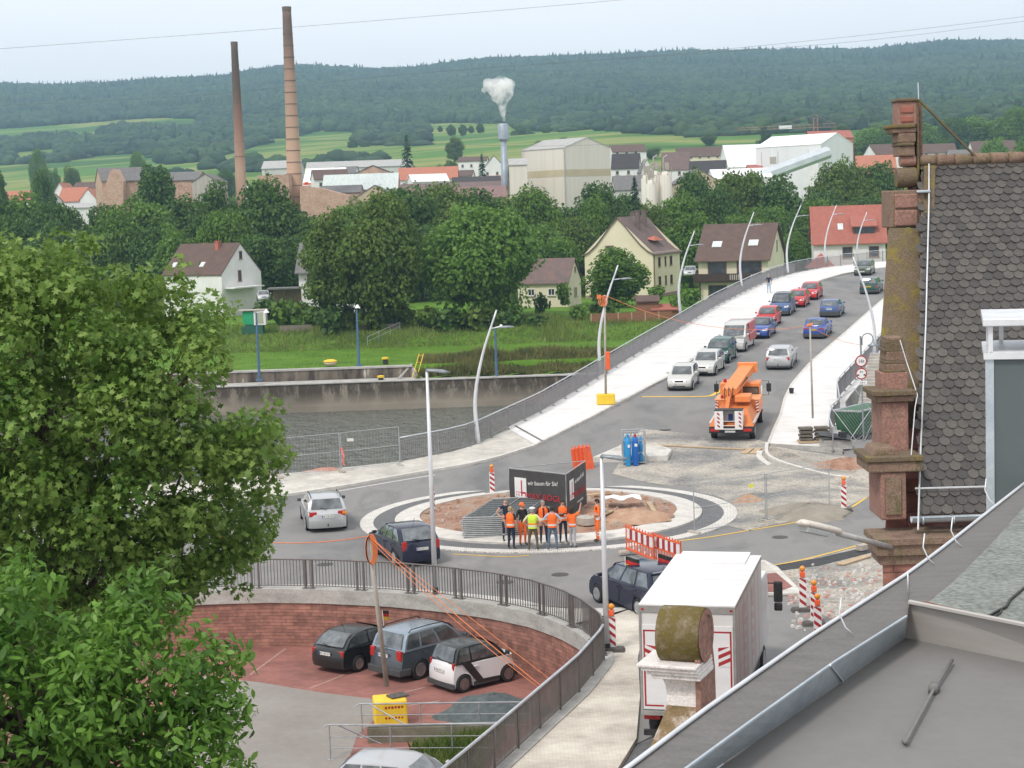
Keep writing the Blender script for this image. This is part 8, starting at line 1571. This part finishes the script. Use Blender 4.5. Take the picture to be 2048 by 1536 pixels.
pb(1781, 1850, 380, 455, 40.4, 1.0, g_brs, 'pedestal'); pb(1790, 1836, 388, 416, 40.35, .1, g_rs1, 'inset'); pb(1790, 1836, 420, 452, 40.35, .1, g_rs1, 'inset'); pb(1834, 1862, 380, 386, 40.3, .6, g_zinc, 'flashing')
# long sloping coping: from under the pedestal down to the lower finial
def cop(xa0, xa1, ya, Ya, xb0, xb1, yb, Yb, mat, th=.5):
    A0, A1, B0, B1 = gd(xa0, ya, Ya), gd(xa1, ya, Ya), gd(xb0, yb, Yb), gd(xb1, yb, Yb); q = MB(); v = [A0, A1, B1, B0]; v2 = [p+Vector((0, .35, -th)) for p in v]; q.add([tuple(W(p)) for p in v+v2], [(3, 2, 1, 0), (4, 5, 6, 7), (0, 1, 5, 4), (1, 2, 6, 5), (2, 3, 7, 6), (3, 0, 4, 7)]); return q.build('gable_coping', mat, rt, bevel=.03)
cop(1777, 1853, 455, 40.2, 1764, 1845, 640, 38.7, g_moss, 1.0); cop(1764, 1845, 637, 38.69, 1758, 1838, 790, 37.3, g_moss, 1.0); cop(1848, 1872, 330, 41.0, 1842, 1862, 700, 38.0, g_moss, .3)
gw0 = gd(1770, 900, 36.6).x-O.x; gw1 = gd(1838, 900, 36.6).x-O.x; zs_ = gd(1800, 800, 37.3).z-1.6; zr_ = RA.z-2.2; q = MB(); q.add([(gw0, 36.6-O.y, 2), (gw1, 36.6-O.y, 2), (gw1+1.1, 41.2-O.y, 2), (gw0+1.1, 41.2-O.y, 2), (gw0, 36.6-O.y, zs_), (gw1, 36.6-O.y, zs_), (gw1+1.1, 41.2-O.y, zr_), (gw0+1.1, 41.2-O.y, zr_)], [(3, 2, 1, 0), (4, 5, 6, 7), (0, 1, 5, 4), (1, 2, 6, 5), (2, 3, 7, 6), (3, 0, 4, 7)]); q.build('gable_wall', g_rs, rt)
for (x0, x1, y0, y1, mt) in ((1775, 1806, 675, 682, g_brs), (1771, 1809, 682, 697, g_moss), (1768, 1812, 697, 703, g_moss), (1773, 1808, 703, 722, g_brs), (1770, 1812, 722, 728, g_moss), (1771, 1811, 728, 742, g_brs), (1769, 1812, 740, 745, g_moss), (1762, 1816, 745, 785, g_rs1)): pb(x0, x1, y0, y1, 36.2-(y0-675)*.001, .45+(x1-x0)*.003, mt, 'lower_finial', .015)
pb(1746, 1834, 782, 792, 35.7, 1.1, g_moss, 'cornice', .015); pb(1752, 1828, 792, 804, 35.8, 1.0, g_brs, 'cornice', .02)
pb(1764, 1818, 804, 915, 35.9, 1.1, g_rs1, 'scroll_body', .06); pb(1734, 1848, 914, 924, 35.0, 1.4, g_moss, 'cornice', .015); pb(1738, 1845, 924, 945, 35.05, 1.3, g_brs, 'cornice', .03); pb(1742, 1800, 895, 914, 35.3, .9, g_brs, 'scroll_foot', .05, (.7, 1)); pb(1762, 1813, 945, 1040, 35.1, 1.2, g_rs1, 'shaft', .03); pb(1772, 1803, 955, 1030, 35.05, .06, g_brs, 'inset', .01)
# lightning conductor and snow rail
def wire(pts, rad, nm, mat=g_zlt): 
    P3 = [W(gd(*p)) for p in pts]; return MB().tube(P3, rad, 5).build(nm, mat, rt)
wire([(1858, 328, 40.95), (1858, 400, 40.2), (1852, 640, 38.15), (1840, 930, 35.7), (1836, 1060, 34.35)], .018, 'lightning_conductor'); wire([(1830, 977, 35.25), (1978, 973, 35.25)], .02, 'snow_rail'); wire([(1800, 680, 36.1), (1812, 720, 36.0), (1835, 790, 35.7), (1830, 815, 35.6), (1822, 915, 35.2)], .012, 'conductor_wire'); wire([(1838, 200, 41.0), (1960, 322, 41.1)], .032, 'brace_rod', g_moss); wire([(1837, 198, 41), (1836, 165, 41)], .012, 'finial_rod')
# street lamp fixed to the building ------------------------------------------
a = gd(1782, 1094, 34.45); e = gd(1676, 1067, 31.8); hE = gd(1600, 1050, 30.8); r = root('wall_lamp', 'weathered cream street lamp head on a tube arm reaching out from the sandstone building', 'street lamp', tuple(e)); MB().tube([a-e, (0, 0, 0)], .055, 10).build('arm', pm('weathered_grey_tube', (.33, .32, .31), (.45, .44, .42), 4, .6), r, True)
d = (hE-e); L_ = d.length; dx = d.normalized(); M = Matrix.Translation((0, 0, 0)) @ dx.to_track_quat('X', 'Z').to_matrix().to_4x4(); q = MB(); secs = [(-.06, .06, .05), (.0, .09, .075), (.3, .13, .085), (L_-.12, .15, .09), (L_, .09, .05)]; rows = []
for x, wy, hz in secs: rows.append([(x, wy*cos(t), hz*sin(t)*(1 if sin(t) > 0 else .55)+.03) for t in [2*pi*i/12 for i in range(12)]])
q.grid(rows, 0, None, True); q.f += [tuple(range(11, -1, -1)), tuple(range(48, 60))]; q.m += [0, 0]; o = q.build('lamp_head', pm('weathered_cream', (.50, .46, .40), (.66, .61, .55), 6, .6, c3=(.40, .37, .30)), r, True); o.matrix_local = M
q = MB(); q.box((L_*.62, 0, -.06), (L_*.55, .2, .1), 0, 0, None, (1.1, 1.1)); o = q.build('lamp_lens', pm('milky_lens', (.42, .45, .44), (.52, .55, .54), 4, .3), r, bevel=.02); o.matrix_local = M
# near roof of the camera's own building ---------------------------------------
Z1 = 12.25; Z2 = 12.1; rr_ = root('near_roof', 'flat felt roof of the near building with zinc edging filling the lower right corner', 'roof', tuple(gz(1700, 1400, Z1))); O2 = rr_.location.copy()
def G(px, py, z): return tuple(gz(px, py, z)-O2)
edge = [(1150, 1612), (1254, 1536), (1407, 1421), (1614, 1276), (1821, 1143), (1896, 1087), (1988, 1014), (2070, 950)]; inn = [(1260, 1620), (1374, 1536), (1500, 1444), (1660, 1330), (1813, 1233), (1819, 1204)]
q = MB(); n = 16
def along(P_, k):
    d = [0]
    for a, b_ in zip(P_, P_[1:]): d.append(d[-1]+hypot(b_[0]-a[0], b_[1]-a[1]))
    return [(np.interp(d[-1]*i/k, d, [p[0] for p in P_]), np.interp(d[-1]*i/k, d, [p[1] for p in P_])) for i in range(k+1)]
A = along(edge[:5], n); B_ = along(inn[:5], n); q.grid([[G(*p, Z1) for p in A], [G(*p, Z1-.015) for p in B_]]); q.add([G(1821, 1143, Z1), G(1988, 1014, Z1), G(2070, 950, Z1), G(2110, 1000, Z1), G(1905, 1165, Z1), G(1856, 1203, Z1), G(1819, 1204, Z1), G(1813, 1233, Z1-.015)], [(0, 7, 6, 5, 4, 3, 2, 1)]); q.build('felt_border', g_fdk, rr_)
ft = MB(); ft.add([G(1856, 1204, Z1+.006), G(1905, 1165, Z1+.006), G(1985, 1085, Z1+.006), G(2060, 1000, Z1+.006), G(2250, 1050, Z1+.006), G(2250, 1290, Z1+.006), G(2048, 1249, Z1+.006)], [tuple(range(6, -1, -1))]); ft.build('felt_sheet', g_felt, rr_)
q = MB(); crk = [(1978, 1232), (1995, 1222), (2012, 1214), (2020, 1200), (2048, 1176), (2075, 1165)]; q.tube([G(x, y, Z1+.012) for x, y in crk], .006, 4); q.tube([G(x, y, Z1+.012) for x, y in ((1985, 1236), (2000, 1226), (2004, 1219))], .004, 4); q.build('tar_crack', g_blk, rr_)
q = MB(); q.tube([G(*p, Z1+.008) for p in along(edge, 24)], .008, 8); q.grid([[G(*p, Z1+.01) for p in along(edge, 24)], [G(*p, Z1-.32) for p in along(edge, 24)]]); q.build('verge_trim', g_zlt, rr_, True)
fl0 = along([(1260, 1620), (1374, 1536), (1500, 1444), (1660, 1330), (1813, 1233)], n); fl1 = along([(1320, 1618), (1432, 1536), (1560, 1450), (1684, 1364), (1811, 1276)], n); q = MB(); q.grid([[G(*p, Z1-.012) for p in fl0], [G(*p, Z2+.004) for p in fl1]]); q.tube([G(*p, Z1-.012) for p in fl0], .006, 5); q.tube([G(1660, 1330, Z1-.008), G(1686, 1363, Z2+.01)], .005, 4); q.build('zinc_flashing', g_zinc, rr_)
q = MB(); q.add([G(1819, 1204, Z1+.012), G(1811, 1276, Z2), G(2250, 1366, Z2), G(2250, 1290, Z1+.012)], [(0, 1, 2, 3)]); q.tube([G(1819, 1204, Z1+.014), G(2250, 1290, Z1+.014)], .01, 6); q.add([G(1819, 1204, Z1+.012), G(1813, 1233, Z1-.01), G(1811, 1276, Z2)], [(0, 1, 2)]); q.build('fascia', pm('pale_fascia', (.36, .34, .32), (.44, .42, .40), 2, .5, stretch=(.4, 1, 9)), rr_)
q = MB(); q.add([G(1320, 1618, Z2), G(1811, 1276, Z2), G(2250, 1366, Z2), G(2250, 2300, Z2), G(1320, 2300, Z2)], [(4, 3, 2, 1, 0)]); q.build('coated_roof', g_flat, rr_)
q = MB(); q.tube([G(1811, 1484, Z2+.02), G(1868, 1378, Z2+.02), G(1905, 1320, Z2+.02)], .006, 6); q.box(G(1868, 1376, Z2+.02), (.03, .05, .03), 0, -.5); q.tube([G(1811, 1484, Z2+.02), G(1806, 1482, Z2-.01)], .008, 5); q.build('rod', g_flat, rr_, True)
for x, y in ((1707, 1270), (1870, 1130), (1925, 1095), (1990, 1010), (1816, 1190)):
    p = gz(x, y, Z1)-O2; s_ = .012; MB().tube([p, p+Vector((-.03, .0, .03)), p+Vector((-.05, .01, .08)), p+Vector((-.04, .02, .14))] if x != 1816 else [p, p+Vector((.0, 0, .1))], .0032, 5).build('wire_hook', g_zlt, rr_, True)
q = MB(); E_ = [gz(x, y, Z1)-O2 for x, y in edge]; q.grid([[tuple(p+Vector((.06, -.03, -.28))) for p in E_], [tuple(p+Vector((.06, -.03, -12.2))) for p in E_]]); q.build('house_wall', W_cr, rr_)
# metal clad vent box
bx = root('metal_vent_box', 'dark metal vent housing with an open top frame and pale lid', 'vent', tuple(gd(1990, 1000, 11.6))); O3 = bx.location.copy(); bx.rotation_euler = (0, 0, -.25)
def V3(px, py, Y): return gd(px, py, Y)-O3
x0_ = V3(1978, 860, 11.6).x; x1_ = x0_+1.2; zt0 = V3(1990, 712, 11.6).z; zl = V3(1990, 652, 11.6).z
MB().bb(x0_, x1_, 0, .9, -12, zt0-.02).build('body', g_zdk, bx, bevel=.006); MB().bb(x0_-.02, x0_+.035, -.012, .0, -1.6, zt0-.02).build('edge_strip', g_zinc, bx); MB().bb(x0_-.03, x1_, -.03, .93, zt0-.02, zt0+.02).bb(x0_+.01, x1_, 0, .9, zt0+.02, zt0+.03).build('lower_lid', g_zlt, bx)
for x, y in ((x0_, 0), (x0_, .85), (x0_+.09, .86)): MB().bb(x, x+.03, y, y+.03, zt0+.02, zl).build('frame_leg', g_zlt, bx)
MB().bb(x0_-.035, x1_, -.04, .94, zl, zl+.05).build('lid', g_zlt, bx, bevel=.006)
# stone scroll ---------------------------------------------------------------
m, b = base('lichen_stone', .95, 0, .15); c_ = ramp(m, noise(m, 6.5, 8, None, .8), [(.34, (.20, .155, .02)), (.44, (.12, .095, .035)), (.54, (.17, .135, .075)), (.64, (.24, .205, .15)), (.7, (.48, .46, .42))]); m.node_tree.links.new(c_, b.inputs['Base Color']); bump(m, b, noise(m, 16, 5), .7, .02); g_lich = m
g_pst = pm('peeling_white_stone', (.66, .61, .585), (.72, .69, .67), 4.5, .85, bmp=.6, c3=(.36, .27, .22), fine=.35); g_pst2 = pm('peeling_mossy_stone', (.15, .11, .045), (.24, .17, .10), 6, .95, bmp=.6, c3=(.62, .58, .54), fine=.3)
YS = 15.0; k_ = YS/F; c0 = gd(1368, 1268, YS); sr = root('stone_scroll', 'stone scroll ornament with yellow lichen on a white console, before the lorry', 'ornament', tuple(c0), radians(-22)); 
M = Matrix.Rotation(pi/2, 4, 'Y'); ra = 57*k_; hw = 45*k_
MB().lathe([(ra*.97, -hw), (ra, -hw+.01), (ra*1.02, 0), (ra, hw-.01), (ra*.96, hw)], 40, 0, Matrix.Translation((0, 0, -.0)) @ M @ Matrix.Rotation(0, 4, 'Z')).build('drum', g_lich, sr, auto=50)
MB().lathe([(ra*.9, 0), (ra*.96, .012), (ra*.75, .016), (ra*.7, .006), (ra*.3, .008), (.01, .02)], 32, 0, Matrix.Translation((hw, 0, 0)) @ M).build('drum_end', g_rs1, sr)
zb1 = -ra*.86; q = MB()
for i, (ex, h_) in enumerate(((.17, .028), (.13, .035), (.085, .035), (.045, .04))): q.bb(-hw-ex*.9, hw+.005*i, -ra*.9-ex*.55, ra*.8, zb1-h_, zb1); zb1 -= h_
q.build('moulding', g_pst, sr, bevel=.008)
prof = [(0, 0), (.03, -.08), (.04, -.17), (.035, -.26), (.0, -.36), (-.06, -.48), (-.13, -.62), (-.24, -.82)]; q = MB(); rows = []
for dy, dz in prof: rows.append([(-hw*.82+dy*.7, -ra*.72+dy*1.2, zb1+dz), (hw*.95, -ra*.72+dy*1.2, zb1+dz), (hw*.95, ra*.9, zb1+dz), (-hw*.82+dy*.7, ra*.9, zb1+dz)])
q.grid(rows, 0, None, True)
for i in range(len(q.f)): q.m[i] = 1 if i//4 >= 3 else 0
q.build('console', [g_pst, g_pst2], sr)
q = MB(); q.prism([(-ra*.7, .1), (ra*.9, -.05), (ra*1.25, -.35), (ra*1.3, -.8), (ra*1.9, -.95), (ra*2.6, -1.1), (ra*2.6, -1.5), (-ra*.7, -1.5)], hw*.72, hw*.99, 'x'); q.build('side_block', g_rs1, sr, bevel=.01)
MB().add([(hw*1.0, -.02, -.66), (hw*1.0+.13, .02, -.6), (hw*1.0+.14, .0, -1.3), (hw*.9, -.1, -1.3)], [(3, 2, 1, 0)]).build('zinc_flashing', g_zinc, sr)
w1 = MB(); w1.bb(-hw*.8, hw*.95, -ra*1.0, ra*2.6, -9.5, zb1-.78); w1.build('wall_pier', g_rs, sr)
# haze ------------------------------------------------------------------------
m = bpy.data.materials.new('haze_air'); m.use_nodes = True; m.node_tree.nodes.remove(m.node_tree.nodes['Principled BSDF']); v = nn(m, 'ShaderNodeVolumePrincipled'); v.inputs['Color'].default_value = (.50, .73, 1., 1); v.inputs['Density'].default_value = HAZE; v.inputs['Anisotropy'].default_value = .3; m.node_tree.links.new(v.outputs[0], m.node_tree.nodes['Material Output'].inputs['Volume'])
if HAZE > 0:
    q = MB().bb(-1800, 1800, -60, 4200, -12, 330); tag(q.build('haze', m), 'thin bluish air haze over the valley', 'haze', None, 'stuff')
